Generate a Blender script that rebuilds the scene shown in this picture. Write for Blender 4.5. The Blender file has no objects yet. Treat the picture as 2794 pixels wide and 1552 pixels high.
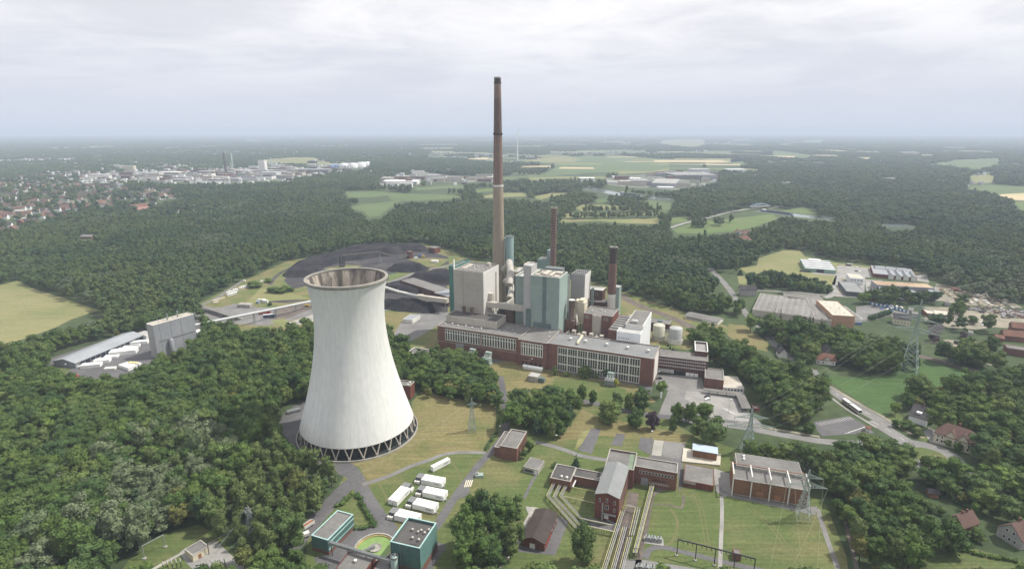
import bpy, math, random
import numpy as np
from math import radians as rad, sin, cos, pi, sqrt, atan2
from mathutils import Vector, Matrix
random.seed(7); RNG = np.random.default_rng(11)
SC = bpy.context.scene; COL = SC.collection

# ------------------------------------------------------------------ camera, light, exposure
CAM_H = 185.0; FPX = 1552.0; PITCH = math.atan(418/1552)
cd = bpy.data.cameras.new('camera'); cam = bpy.data.objects.new('camera', cd); COL.objects.link(cam)
cam.location = (0, 0, CAM_H); cam.rotation_euler = (pi/2-PITCH, 0, 0)
cd.sensor_width = 36; cd.lens = 36*FPX/2794; cd.clip_start = 1; cd.clip_end = 150000
SC.camera = cam
SUN_EL, SUN_AZ = 54, 14
SUNV = Vector((cos(rad(SUN_EL))*cos(rad(SUN_AZ)), cos(rad(SUN_EL))*sin(rad(SUN_AZ)), sin(rad(SUN_EL))))
sl = bpy.data.lights.new('sun', 'SUN'); sun = bpy.data.objects.new('sun', sl); COL.objects.link(sun)
sl.energy = 5.0; sl.angle = rad(0.6); sl.color = (1, .95, .86)
sun.rotation_euler = (-SUNV).to_track_quat('-Z', 'Y').to_euler()
vs = SC.view_settings; vs.view_transform = 'Standard'; vs.look = 'None'; vs.gamma = 1; vs.exposure = 0.05
W = bpy.data.worlds.new("World"); SC.world = W; W.use_nodes = True
def build_world():
    nt = W.node_tree; N = nt.nodes; K = nt.links
    bg = N['Background']; bg.inputs[1].default_value = 0.1
    def math_(op, a, b=None, clamp=False):
        n = N.new('ShaderNodeMath'); n.operation = op; n.use_clamp = clamp
        for i, x in enumerate((a, b)):
            if x is None: continue
            if isinstance(x, (int, float)): n.inputs[i].default_value = x
            else: K.new(x, n.inputs[i])
        return n.outputs[0]
    def mix(f, a, b):
        n = N.new('ShaderNodeMix'); n.data_type = 'RGBA'
        for i, x in ((0, f), (6, a), (7, b)):
            if isinstance(x, (int, float, tuple)): n.inputs[i].default_value = x
            else: K.new(x, n.inputs[i])
        return n.outputs[2]
    sky = N.new('ShaderNodeTexSky'); sky.sky_type = 'NISHITA'; sky.sun_disc = False
    sky.sun_elevation = rad(SUN_EL); sky.sun_rotation = rad(90-SUN_AZ); sky.altitude = 200; sky.dust_density = 2.5
    tc = N.new('ShaderNodeTexCoord'); sp = N.new('ShaderNodeSeparateXYZ'); K.new(tc.outputs['Generated'], sp.inputs[0])
    X, Y, Z = sp.outputs
    zz = math_('ADD', math_('MAXIMUM', Z, 0.0), 0.11)
    cb = N.new('ShaderNodeCombineXYZ'); K.new(math_('DIVIDE', X, zz), cb.inputs[0]); K.new(math_('DIVIDE', Y, zz), cb.inputs[1])
    def noise(scale, detail, rough, off, dist=0.0):
        mp = N.new('ShaderNodeMapping'); mp.inputs['Location'].default_value = off; K.new(cb.outputs[0], mp.inputs[0])
        n = N.new('ShaderNodeTexNoise'); n.inputs['Scale'].default_value = scale; n.inputs['Detail'].default_value = detail
        n.inputs['Roughness'].default_value = rough; n.inputs['Distortion'].default_value = dist; K.new(mp.outputs[0], n.inputs[0])
        return n.outputs[0]
    def ramp(x, a, b):
        n = N.new('ShaderNodeMapRange'); n.interpolation_type = 'SMOOTHSTEP'; K.new(x, n.inputs[0])
        n.inputs[1].default_value = a; n.inputs[2].default_value = b
        return n.outputs[0]
    big = noise(0.42, 6, .55, (3.1, 1.7, 0), .4); small = noise(1.3, 7, .6, (8.3, 2.2, 0), .6)
    shade = math_('ADD', math_('MULTIPLY', big, .65), math_('MULTIPLY', small, .35))
    dark, light = (7.5, 7.6, 8.25, 1), (10.3, 10.2, 10.3, 1)
    cl = mix(ramp(shade, .4, .6), dark, light)
    # the sun stands up to the right behind the cloud layer and brightens it
    dp = N.new('ShaderNodeVectorMath'); dp.operation = 'DOT_PRODUCT'; K.new(tc.outputs['Generated'], dp.inputs[0]); dp.inputs[1].default_value = SUNV
    glow = math_('POWER', math_('MAXIMUM', dp.outputs['Value'], 0.0), 3.0)
    gl = mix(math_('MULTIPLY', glow, .55), cl, (12.5, 12.3, 12.0, 1))
    blue = math_('MULTIPLY', ramp(small, .58, .72), .16)
    c = mix(blue, gl, sky.outputs[0])
    hz = ramp(Z, .0, .2)
    c = mix(hz, (6.7, 7.1, 8.1, 1), c)
    K.new(c, bg.inputs[0])
build_world()

# ------------------------------------------------------------------ survey: points of the photograph on the ground
def P(u, v, z=0.0):
    x = (u-1397)/FPX; y = -(v-776)/FPX; c, s = cos(PITCH), sin(PITCH)
    t = (z-CAM_H)/(-s+y*c)
    return Vector((x*t, (c+y*s)*t, z))
REG = {'z1':(0,330,3.216),'z2':(600,330,3.216),'z3':(1300,330,3.216),'z4':(1994,330,3.216),'z5':(0,700,3.216),'z6':(600,640,3.216),
 'z7':(1150,640,3.669),'z8':(1994,700,3.216),'b1':(0,1107,3.216),'b2':(700,1107,3.216),'b3':(1300,1107,3.216),'b4':(1994,1107,3.216),
 'b5':(1500,850,4.272),'b6':(780,700,2.4675),'d':(0,0,1/1.0846)}
def G(n, x, y, z=0.0):
    a, b, k = REG[n]; return P(a+x/k, b+y/k, z)
def Gs(n, pts): return [G(n, *p) for p in pts]
def HT(n, x0, y0, x1, y1, zb=0.0):
    """height of the point seen at row y1 that stands above the ground point seen at x0, y0"""
    q = G(n, x0, y0, zb); a, b, k = REG[n]; v = b+y1/k; y = -(v-776)/FPX
    c, s = cos(PITCH), sin(PITCH)
    return CAM_H + q.y*(y*c-s)/(c+y*s)

# ------------------------------------------------------------------ materials
def mat(name, col, rough=.8, var=.15, scale=.08, scale2=1.5, col2=None, metal=0, spec=.3, bump=0, stretch=None, thr=(.35,.65), mow=0, panel=None):
    m = bpy.data.materials.new(name); m.use_nodes = True; nt = m.node_tree; N = nt.nodes; K = nt.links
    b = N['Principled BSDF']; b.inputs['Roughness'].default_value = rough; b.inputs['Metallic'].default_value = metal
    b.inputs['Specular IOR Level'].default_value = spec
    tc = N.new('ShaderNodeTexCoord'); mp = N.new('ShaderNodeMapping'); K.new(tc.outputs['Object'], mp.inputs[0])
    if stretch: mp.inputs['Scale'].default_value = stretch
    n1 = N.new('ShaderNodeTexNoise'); n1.inputs['Scale'].default_value = scale; n1.inputs['Detail'].default_value = 6; n1.inputs['Roughness'].default_value = .62
    n2 = N.new('ShaderNodeTexNoise'); n2.inputs['Scale'].default_value = scale2; n2.inputs['Detail'].default_value = 3
    K.new(mp.outputs[0], n1.inputs[0]); K.new(mp.outputs[0], n2.inputs[0])
    if col2 is None: col2 = tuple(c*(1-2*var) for c in col)
    r1 = N.new('ShaderNodeMapRange'); r1.interpolation_type = 'SMOOTHSTEP'; r1.inputs[1].default_value = thr[0]; r1.inputs[2].default_value = thr[1]
    K.new(n1.outputs[0], r1.inputs[0])
    mx = N.new('ShaderNodeMix'); mx.data_type = 'RGBA'; K.new(r1.outputs[0], mx.inputs[0])
    mx.inputs[6].default_value = (*col2, 1); mx.inputs[7].default_value = (*col, 1)
    m2 = N.new('ShaderNodeMix'); m2.data_type = 'RGBA'; m2.blend_type = 'MULTIPLY'; m2.inputs[0].default_value = 1
    r2 = N.new('ShaderNodeMapRange'); K.new(n2.outputs[0], r2.inputs[0]); r2.inputs[1].default_value = .3; r2.inputs[2].default_value = .7
    r2.inputs[3].default_value = 1-var; r2.inputs[4].default_value = 1+var
    K.new(mx.outputs[2], m2.inputs[6]); K.new(r2.outputs[0], m2.inputs[7]); K.new(m2.outputs[2], b.inputs['Base Color'])
    if mow:
        m3 = N.new('ShaderNodeMapping'); m3.inputs['Rotation'].default_value = (0,0,.42); m3.inputs['Scale'].default_value = (.03,.8,1); K.new(tc.outputs['Object'], m3.inputs[0])
        n3 = N.new('ShaderNodeTexNoise'); n3.inputs['Scale'].default_value = .8; n3.inputs['Detail'].default_value = 3; K.new(m3.outputs[0], n3.inputs[0])
        r3 = N.new('ShaderNodeMapRange'); K.new(n3.outputs[0], r3.inputs[0]); r3.inputs[1].default_value = .4; r3.inputs[2].default_value = .6; r3.inputs[3].default_value = 1-mow; r3.inputs[4].default_value = 1+mow
        m4 = N.new('ShaderNodeMix'); m4.data_type = 'RGBA'; m4.blend_type = 'MULTIPLY'; m4.inputs[0].default_value = 1; K.new(m2.outputs[2], m4.inputs[6]); K.new(r3.outputs[0], m4.inputs[7]); K.new(m4.outputs[2], b.inputs['Base Color'])
    if panel:
        # joints of the cladding: sheets px wide and pz high, each sheet a little different
        px, pz, dk = panel; dt = N.new('ShaderNodeVectorMath'); dt.operation = 'DOT_PRODUCT'; dt.inputs[1].default_value = (.53,.848,0); K.new(tc.outputs['Object'], dt.inputs[0])
        sz = N.new('ShaderNodeSeparateXYZ'); K.new(tc.outputs['Object'], sz.inputs[0]); cv = N.new('ShaderNodeCombineXYZ'); K.new(dt.outputs['Value'], cv.inputs[0]); K.new(sz.outputs[2], cv.inputs[1])
        bk = N.new('ShaderNodeTexBrick'); bk.offset = 0; bk.inputs['Scale'].default_value = 1; bk.inputs['Brick Width'].default_value = px; bk.inputs['Row Height'].default_value = pz; bk.inputs['Mortar Size'].default_value = .09
        bk.inputs['Color1'].default_value = (1,1,1,1); bk.inputs['Color2'].default_value = (.93,.93,.93,1); bk.inputs['Mortar'].default_value = (dk,dk,dk,1); K.new(cv.outputs[0], bk.inputs[0])
        m5 = N.new('ShaderNodeMix'); m5.data_type = 'RGBA'; m5.blend_type = 'MULTIPLY'; m5.inputs[0].default_value = 1; K.new(m2.outputs[2], m5.inputs[6]); K.new(bk.outputs[0], m5.inputs[7]); K.new(m5.outputs[2], b.inputs['Base Color'])
    if bump:
        bp = N.new('ShaderNodeBump'); bp.inputs['Strength'].default_value = bump; bp.inputs['Distance'].default_value = .3
        K.new(n2.outputs[0], bp.inputs['Height']); K.new(bp.outputs[0], b.inputs['Normal'])
    return m
def leaf_mat(name, cols, pos=None):
    """foliage: the tree's own tone comes from the object's random number, clumps and leaves vary round it"""
    m = bpy.data.materials.new(name); m.use_nodes = True; nt = m.node_tree; N = nt.nodes; K = nt.links
    b = N['Principled BSDF']; b.inputs['Roughness'].default_value = .75; b.inputs['Specular IOR Level'].default_value = .15
    oi = N.new('ShaderNodeObjectInfo'); cr = N.new('ShaderNodeValToRGB'); K.new(oi.outputs['Random'], cr.inputs[0])
    e = cr.color_ramp.elements
    while len(e) < len(cols): e.new(.5)
    for i, c in enumerate(cols):
        e[i].position = i/(len(cols)-1) if pos is None else pos[i]; e[i].color = (*c, 1)
    tc = N.new('ShaderNodeTexCoord'); n = N.new('ShaderNodeTexNoise'); n.inputs['Scale'].default_value = .5; n.inputs['Detail'].default_value = 5; n.inputs['Roughness'].default_value = .7
    K.new(tc.outputs['Object'], n.inputs[0])
    r = N.new('ShaderNodeMapRange'); K.new(n.outputs[0], r.inputs[0]); r.inputs[1].default_value = .3; r.inputs[2].default_value = .7; r.inputs[3].default_value = .55; r.inputs[4].default_value = 1.5
    mx = N.new('ShaderNodeMix'); mx.data_type = 'RGBA'; mx.blend_type = 'MULTIPLY'; mx.inputs[0].default_value = 1
    K.new(cr.outputs[0], mx.inputs[6]); K.new(r.outputs[0], mx.inputs[7]); K.new(mx.outputs[2], b.inputs['Base Color'])
    return m
M = {}
def mk(k, *a, **kw): M[k] = mat(k, *a, **kw)
mk('ground', (.06,.085,.033), .95, .25, .006, .12, (.04,.062,.025))
mk('lawn', (.082,.112,.034), .95, .18, .03, .6, (.135,.132,.055), thr=(.32,.56), mow=.12)
mk('dry_lawn', (.175,.152,.068), .95, .18, .035, .5, (.105,.12,.04), thr=(.3,.56), mow=.12)
mk('meadow', (.085,.14,.04), .95, .15, .02, .4, (.12,.15,.055), mow=.12)
mk('crop', (.1,.142,.055), .95, .14, .008, .3, (.078,.118,.045), mow=.12)
mk('hay', (.21,.2,.092), .95, .12, .012, .3, (.155,.17,.066), mow=.12)
mk('stubble', (.5,.4,.24), .95, .08, .01, .2, (.42,.36,.2), mow=.12)
mk('olive', (.165,.185,.07), .95, .15, .012, .25, (.2,.19,.085), mow=.12)
mk('rough_grass', (.1,.13,.04), .95, .25, .05, .5, (.17,.15,.07), thr=(.4,.6), mow=.06)
mk('coal_ground', (.058,.056,.062), .98, .25, .03, .5, (.115,.11,.1), thr=(.3,.5), spec=.1)
mk('coal', (.022,.022,.026), .98, .3, .06, .8, (.04,.039,.042), bump=.6, spec=.05)
mk('asphalt', (.125,.122,.125), .9, .15, .05, .7, (.095,.093,.096))
mk('asphalt_light', (.2,.195,.19), .9, .12, .06, .7, (.15,.147,.143))
mk('concrete', (.36,.345,.31), .9, .15, .08, 1.0, (.27,.26,.235))
mk('paving', (.3,.29,.275), .9, .12, .06, .8, (.22,.215,.205))
mk('sand', (.3,.265,.205), .95, .15, .03, .4, (.18,.17,.13))
mk('ballast', (.15,.125,.11), .95, .2, .1, .8, (.1,.085,.075))
mk('rail', (.19,.15,.125), .6, .1, .2, 1)
mk('brick', (.185,.088,.064), .9, .22, .12, 2.0, (.14,.07,.054))
mk('brick_dark', (.11,.056,.046), .9, .22, .12, 2.0, (.062,.031,.028))
mk('brick_orange', (.225,.115,.06), .9, .12, .1, 1.2, (.175,.092,.05), panel=(3.2,2.4,.8))
mk('roof_felt', (.19,.185,.175), .95, .12, .07, .7, (.145,.14,.135))
mk('roof_dark', (.1,.096,.094), .95, .12, .07, .8, (.075,.072,.07))
mk('roof_light', (.42,.415,.4), .9, .1, .07, .8, (.33,.33,.32))
mk('roof_blue', (.42,.5,.58), .6, .06, .1, .8)
mk('roof_brown', (.06,.047,.042), .9, .2, .2, 2.5, (.045,.036,.033))
mk('tile_red', (.21,.105,.076), .9, .2, .15, 1.5, (.15,.08,.06))
mk('tile_brown', (.125,.08,.066), .9, .2, .15, 1.5, (.11,.065,.055))
mk('tile_grey', (.07,.066,.072), .9, .2, .15, 1.5)
mk('metal_roof', (.3,.315,.335), .5, .08, .05, .6, (.255,.27,.29))
mk('cladding_grey', (.29,.3,.32), .55, .05, .05, .5, (.255,.265,.285), panel=(1.5,6,.9))
mk('cladding_dark', (.09,.1,.12), .6, .1, .05, .5)
mk('beige', (.47,.435,.38), .85, .1, .05, .8, (.4,.365,.31))
mk('offwhite', (.68,.67,.63), .8, .08, .05, .6, (.6,.585,.55))
mk('white', (.8,.8,.78), .6, .05, .1, 1)
mk('cream', (.62,.57,.44), .8, .08, .08, .8)
mk('teal', (.265,.33,.3), .7, .06, .06, .5, (.235,.3,.272), panel=(1.2,7.5,.95))
mk('teal_dark', (.075,.19,.17), .7, .08, .06, .5)
mk('teal_hall', (.075,.15,.14), .65, .08, .06, .5, (.065,.13,.122), panel=(1.1,40,.85))
mk('teal_trim', (.36,.52,.5), .6, .08, .06, .5)
mk('slate_blue', (.125,.17,.17), .7, .08, .06, .5)
mk('chimney_concrete', (.325,.275,.21), .9, .1, .03, .5, (.265,.22,.17), stretch=(1,1,.25))
mk('chimney_brick', (.24,.168,.142), .9, .14, .03, .5, (.175,.122,.105), stretch=(1,1,.25))
mk('chimney_dark', (.06,.045,.04), .9, .15, .05, .6)
mk('steel', (.34,.36,.36), .5, .1, .3, 2, metal=.3)
mk('steel_green', (.3,.37,.34), .6, .1, .3, 2)
mk('steel_dark', (.05,.05,.052), .6, .15, .3, 2)
mk('duct', (.43,.41,.37), .6, .12, .15, 1, (.35,.33,.29))
mk('pipe_yellow', (.43,.41,.19), .6, .1, .3, 2)
mk('pipe_grey', (.33,.33,.335), .5, .1, .3, 2)
mk('glass', (.025,.03,.036), .12, .25, .5, 3, spec=.6)
mk('rust', (.3,.14,.07), .9, .25, .3, 2, (.18,.09,.055))
mk('red_paint', (.42,.06,.05), .5, .1, .3, 2)
mk('blue_paint', (.06,.16,.45), .5, .1, .3, 2)
mk('yellow_paint', (.6,.42,.06), .5, .1, .3, 2)
mk('orange_wall', (.42,.25,.16), .85, .06, .1, .8)
mk('rubber', (.02,.02,.02), .9, .1, 1, 3)
mk('algae', (.2,.3,.1), .35, .1, .06, .5, (.17,.265,.085))
mk('bark', (.06,.05,.04), .95, .2, .5, 3)
M['water'] = mat('water', (.16,.2,.19), .12, .1, .01, .2, spec=.5)
M['leaf'] = leaf_mat('leaf', [(.04,.076,.02),(.062,.105,.026),(.085,.13,.03),(.062,.105,.034),(.11,.15,.04),(.046,.085,.03),(.075,.125,.026)])
M['leaf_far'] = leaf_mat('leaf_far', [(.044,.078,.026),(.058,.094,.03),(.076,.11,.036),(.05,.09,.036)])
M['leaf_birch'] = leaf_mat('leaf_birch', [(.078,.108,.034),(.098,.128,.042),(.07,.106,.032)])
M['leaf_willow'] = leaf_mat('leaf_willow', [(.095,.135,.062),(.13,.16,.09),(.11,.145,.07)])
M['leaf_bright'] = leaf_mat('leaf_bright', [(.085,.145,.03),(.11,.165,.036)])
M['leaf_conifer'] = leaf_mat('leaf_conifer', [(0.036,0.072,0.036),(0.051,0.087,0.043)])
M['leaf_purple'] = leaf_mat('leaf_purple', [(0.058,0.038,0.052),(0.072,0.043,0.058)])
M['leaf_yellow'] = leaf_mat('leaf_yellow', [(0.300,0.300,0.030),(0.340,0.320,0.040)])
M['leaf_autumn'] = leaf_mat('leaf_autumn', [(.1,.115,.034),(.125,.125,.038)])

M['leaf_far_grey'] = leaf_mat('leaf_far_grey', [(.1,.13,.072),(.078,.108,.055)])
M['leaf_far_olive'] = leaf_mat('leaf_far_olive', [(.085,.115,.036),(.07,.104,.032)])
M['leaf_far_deep'] = leaf_mat('leaf_far_deep', [(.028,.06,.024),(.036,.07,.028)])
# ------------------------------------------------------------------ mesh helpers
class MB:
    def __init__(s): s.v = []; s.f = []; s.m = []; s.sm = []
    def poly(s, pts, m=0, smooth=False):
        i = len(s.v); s.v += [tuple(p) for p in pts]; s.f.append(list(range(i, i+len(pts)))); s.m.append(m); s.sm.append(smooth)
    def prism(s, pts, z0, z1, ms=0, mt=None, bottom=False):
        n = len(pts); mt = ms if mt is None else mt
        a = sum(pts[i][0]*pts[(i+1)%n][1]-pts[(i+1)%n][0]*pts[i][1] for i in range(n))
        if a < 0: pts = pts[::-1]
        for i in range(n):
            p, q = pts[i], pts[(i+1)%n]
            s.poly([(p[0],p[1],z0),(q[0],q[1],z0),(q[0],q[1],z1),(p[0],p[1],z1)], ms)
        s.poly([(p[0],p[1],z1) for p in pts], mt)
        if bottom: s.poly([(p[0],p[1],z0) for p in pts[::-1]], ms)
    def box(s, F, a0, a1, b0, b1, z0, z1, ms=0, mt=None, bottom=True):
        s.prism([F.w(a0,b0), F.w(a1,b0), F.w(a1,b1), F.w(a0,b1)], z0, z1, ms, mt, bottom)
    def ring(s, F, a0, a1, b0, b1, t, z0, z1, m=0):
        """a hollow rectangle: parapet, kerb"""
        s.box(F, a0, a1, b0, b0+t, z0, z1, m); s.box(F, a0, a1, b1-t, b1, z0, z1, m)
        s.box(F, a0, a0+t, b0+t, b1-t, z0, z1, m); s.box(F, a1-t, a1, b0+t, b1-t, z0, z1, m)
    def lathe(s, c, prof, n=24, m=0, cap0=False, cap1=False, smooth=True, ms=None):
        rings = []
        for r, z in prof:
            i = len(s.v); s.v += [(c[0]+r*cos(2*pi*k/n), c[1]+r*sin(2*pi*k/n), z) for k in range(n)]; rings.append(i)
        for j in range(len(rings)-1):
            a, b = rings[j], rings[j+1]
            for k in range(n):
                l = (k+1) % n; s.f.append([a+k, a+l, b+l, b+k]); s.m.append(m if ms is None else ms[j]); s.sm.append(smooth)
        if cap1: s.poly([s.v[rings[-1]+k] for k in range(n)], m if ms is None else ms[-1])
        if cap0: s.poly([s.v[rings[0]+k] for k in range(n)][::-1], m)
    def bar(s, p, q, w, m=0, w2=None):
        p = Vector(p); q = Vector(q); d = q-p
        if d.length < 1e-6: return
        d.normalize(); up = Vector((0,0,1)) if abs(d.z) < .95 else Vector((1,0,0))
        x = d.cross(up).normalized(); y = x.cross(d).normalized(); h = w/2; g = (w if w2 is None else w2)/2
        A = [p-x*h-y*h, p+x*h-y*h, p+x*h+y*h, p-x*h+y*h]; B = [q-x*g-y*g, q+x*g-y*g, q+x*g+y*g, q-x*g+y*g]
        for i in range(4): s.poly([A[i], A[(i+1)%4], B[(i+1)%4], B[i]], m)
        s.poly(A[::-1], m); s.poly(B, m)
    def tube(s, pts, r, n=8, m=0):
        pts = [Vector(p) for p in pts]; rr = r if isinstance(r, (list, tuple)) else [r]*len(pts); R = []
        for i, p in enumerate(pts):
            d = (pts[min(i+1, len(pts)-1)]-pts[max(i-1, 0)]).normalized(); up = Vector((0,0,1)) if abs(d.z) < .95 else Vector((1,0,0))
            x = d.cross(up).normalized(); y = x.cross(d).normalized(); k0 = len(s.v)
            s.v += [tuple(p+(x*cos(2*pi*k/n)+y*sin(2*pi*k/n))*rr[i]) for k in range(n)]; R.append(k0)
        for j in range(len(R)-1):
            for k in range(n):
                l = (k+1) % n; s.f.append([R[j]+k, R[j]+l, R[j+1]+l, R[j+1]+k]); s.m.append(m); s.sm.append(True)
        s.poly([s.v[R[0]+k] for k in range(n)][::-1], m); s.poly([s.v[R[-1]+k] for k in range(n)], m)
    def mesh(s, name, mats, off=(0,0,0)):
        me = bpy.data.meshes.new(name); o = Vector(off)
        me.from_pydata([(v[0]-o.x, v[1]-o.y, v[2]-o.z) for v in s.v], [], s.f)
        for m in (mats if isinstance(mats, (list, tuple)) else [mats]): me.materials.append(M[m] if isinstance(m, str) else m)
        me.polygons.foreach_set('material_index', s.m); me.polygons.foreach_set('use_smooth', s.sm); me.update()
        return me
    def build(s, name, mats, parent=None, loc=None):
        off = wloc(parent) if parent else Vector(loc or (0,0,0))
        o = bpy.data.objects.new(name, s.mesh(name, mats, off)); COL.objects.link(o)
        if parent: o.parent = parent
        else: o.location = off
        return o
WL = {}
def wloc(o):
    v = Vector(o.location)
    while o.parent: o = o.parent; v = v+o.location
    return v
def tag(o, label, cat, group=None):
    o['label'] = label; o['category'] = cat
    if group: o['group'] = group
    return o
def thing(name, label, cat, loc, group=None):
    o = bpy.data.objects.new(name, None); COL.objects.link(o); o.location = (loc[0], loc[1], loc[2] if len(loc) > 2 else 0)
    o.empty_display_size = .5
    return tag(o, label, cat, group)
def struct(name, mb, mats):
    o = mb.build(name, mats); o['kind'] = 'structure'; return o
class Fr:
    """a building's own axes on the ground: a along its front, b away from the camera"""
    def __init__(s, o, e):
        s.o = Vector((o[0], o[1])); s.e1 = Vector((e[0], e[1])).normalized(); s.e2 = Vector((-s.e1.y, s.e1.x)); s.L = s.D = 0
    def w(s, a, b, z=None):
        p = s.o+s.e1*a+s.e2*b
        return (p.x, p.y) if z is None else Vector((p.x, p.y, z))
def foot(n, A, B, C, z=0.0):
    """axes, length and depth of a roof (or base) seen at front left, front right, back right"""
    a, b, c = G(n,*A,z), G(n,*B,z), G(n,*C,z); f = Fr(a, b-a); f.L = (b-a).length; f.D = Vector((c.x-b.x, c.y-b.y)).dot(f.e2); return f
def flat_sheet(name, pts, z, m, kind='structure'):
    mb = MB(); q = [(p[0], p[1], z) for p in pts]
    a = sum(q[i][0]*q[(i+1)%len(q)][1]-q[(i+1)%len(q)][0]*q[i][1] for i in range(len(q)))
    mb.poly(q if a > 0 else q[::-1]); o = mb.build(name, m); o['kind'] = kind; return o
def smooth_line(pts, k=6):
    pts = [Vector((p[0], p[1])) for p in pts]
    if len(pts) < 3: return pts
    out = []
    for i in range(len(pts)-1):
        p0, p1, p2, p3 = pts[max(i-1,0)], pts[i], pts[i+1], pts[min(i+2,len(pts)-1)]
        for j in range(k):
            t = j/k; out.append(.5*((2*p1)+(p2-p0)*t+(2*p0-5*p1+4*p2-p3)*t*t+(3*p1-p0-3*p2+p3)*t**3))
    return out+[pts[-1]]
def strip(mb, line, w, z, m=0, off=0.0):
    L = []
    for i, p in enumerate(line):
        d = (line[min(i+1,len(line)-1)]-line[max(i-1,0)]).normalized(); nrm = Vector((-d.y, d.x))
        L.append((p+nrm*(off+w/2), p+nrm*(off-w/2)))
    for (a, b), (c, d) in zip(L, L[1:]): mb.poly([(b.x,b.y,z),(d.x,d.y,z),(c.x,c.y,z),(a.x,a.y,z)], m)
def road(name, pts, w, z, m, k=6):
    mb = MB(); strip(mb, smooth_line(pts, k), w, z); return struct(name, mb, m)
# ------------------------------------------------------------------ the land
mk('works_ground', (.2,.2,.175), .95, .2, .012, .06, (.11,.13,.085), thr=(.42,.58)); mk('crop_near', (.058,.11,.03), .95, .12, .02, .4, (.05,.092,.028), mow=.12); mk('sand_field', (.36,.32,.25), .95, .15, .02, .3)
mb = MB(); mb.poly([(-48000,-3000,0),(48000,-3000,0),(48000,42000,0),(-48000,42000,0)]); struct('ground', mb, 'ground')
D2 = lambda pts: Gs('d', pts)
CLEAR = []; FIELDS = []      # polygons without woodland; fields seen over the woods in front of them
def fieldz(n, pts, m, z=.1, name='field'):
    g = [G(n, p[0], p[1]) for p in pts]; CLEAR.append(g); FIELDS.append(g); flat_sheet(name, g, z, m); return g
# far fields, seen between the woods
fieldz('z2', [(1095,618),(1350,612),(1800,645),(2100,652),(2110,680),(1700,700,8),(1550,700),(1500,690),(1470,655),(1330,670),(1130,672)], 'crop')
fieldz('z2', [(1150,745),(1480,708),(1560,690),(1700,680),(1560,715),(1470,780),(1400,835),(1310,845),(1270,800,8),(1170,775)], 'crop', .12)
fieldz('z2', [(1700,585),(1950,572),(2130,562),(2140,590),(1960,592),(1740,612)], 'crop')
fieldz('z2', [(2230,600),(2400,588),(2500,592),(2400,618),(2250,628)], 'meadow')
fieldz('z3', [(60,660),(200,630),(440,632),(440,662),(80,678)], 'olive')
fieldz('z3', [(0,337),(230,343),(740,372),(650,440),(560,470),(600,492),(880,462),(1250,447),(1540,442),(1690,402),(1705,340),(1300,305),(900,310),(560,340)], 'crop')
fieldz('z3', [(400,352),(560,328),(760,315),(930,335),(860,360),(740,370)], 'hay', .16)
fieldz('z3', [(475,668),(640,635),(830,632),(650,668),(560,692)], 'olive')
fieldz('z3', [(450,480),(600,480),(600,515),(470,520)], 'hay')
fieldz('z3', [(1040,692),(1270,662),(1480,690),(1710,722),(1700,775),(1640,792),(1500,760),(1500,705),(1170,705),(1060,722)], 'crop')
fieldz('z3', [(770,815),(900,806),(1400,812),(1640,800),(1600,818),(1100,838),(760,852)], 'olive')
fieldz('z3', [(740,862),(1100,856),(1300,862),(1610,850),(1590,905),(1300,900,6),(1080,878,6),(740,890,6)], 'olive')
fieldz('z3', [(870,768),(930,730),(1250,745),(1420,772),(930,792)], 'olive')
fieldz('z3', [(1690,852),(1850,838),(1850,880),(1720,905)], 'meadow')
fieldz('z3', [(1720,950),(1960,880),(2170,868),(2600,815),(2640,860),(2420,935,6),(2280,965,4),(2000,990,6),(1760,985,8)], 'meadow')
fieldz('z3', [(1250,445),(1540,442),(1690,410),(1690,436),(1500,455),(1250,468)], 'hay', .14)
fieldz('z3', [(2010,328),(2380,332),(2380,352),(2010,380)], 'olive')
fieldz('z3', [(1600,170),(2020,160),(2010,215),(1840,235),(1600,190)], 'olive'); fieldz('z3', [(2210,178),(2440,165),(2440,200),(2200,195)], 'olive')
fieldz('z3', [(860,258),(1320,252),(1500,262),(1500,275),(900,275)], 'crop'); fieldz('z3', [(2000,262),(2600,262),(2600,300),(2060,290)], 'crop')
fieldz('z4', [(240,1205),(460,1135),(600,1132),(650,1190),(950,1250),(1700,1330),(1700,1345),(930,1262),(930,1362),(915,1440),(600,1420),(240,1390),(60,1290),(230,1270)], 'hay', .1)
fieldz('z4', [(1730,392),(1940,345),(2390,322),(2370,372),(2250,412),(1960,422),(1760,402)], 'crop')
fieldz('z4', [(2060,572),(2320,560),(2700,585),(2700,630),(2330,642),(2150,628)], 'crop'); fieldz('z4', [(2350,645),(2800,622),(2800,710),(2420,692)], 'stubble', .14)
fieldz('z4', [(2100,482),(2320,470),(2290,542),(2130,556)], 'olive'); fieldz('z4', [(2480,710),(2800,710),(2800,830),(2560,800)], 'meadow')
fieldz('z4', [(0,268),(440,262),(720,300),(680,326),(340,308),(0,292)], 'crop'); fieldz('z4', [(340,306),(560,308),(560,324),(350,314)], 'stubble', .16)
fieldz('z4', [(720,299),(960,300),(940,320),(720,312)], 'stubble'); fieldz('z4', [(1020,322),(1240,323),(1230,338),(1050,335)], 'stubble')
fieldz('z4', [(1510,294),(1790,292),(1790,308),(1520,304)], 'hay'); fieldz('z4', [(400,200),(570,194),(560,216),(410,220)], 'crop'); fieldz('z4', [(620,175),(830,160),(830,190),(630,200)], 'crop')
fieldz('z4', [(0,168),(205,164),(205,200),(0,204)], 'crop'); fieldz('z4', [(0,335),(140,325),(150,378),(0,388)], 'crop'); fieldz('z4', [(440,790),(640,755),(760,810),(640,815)], 'meadow')
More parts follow.
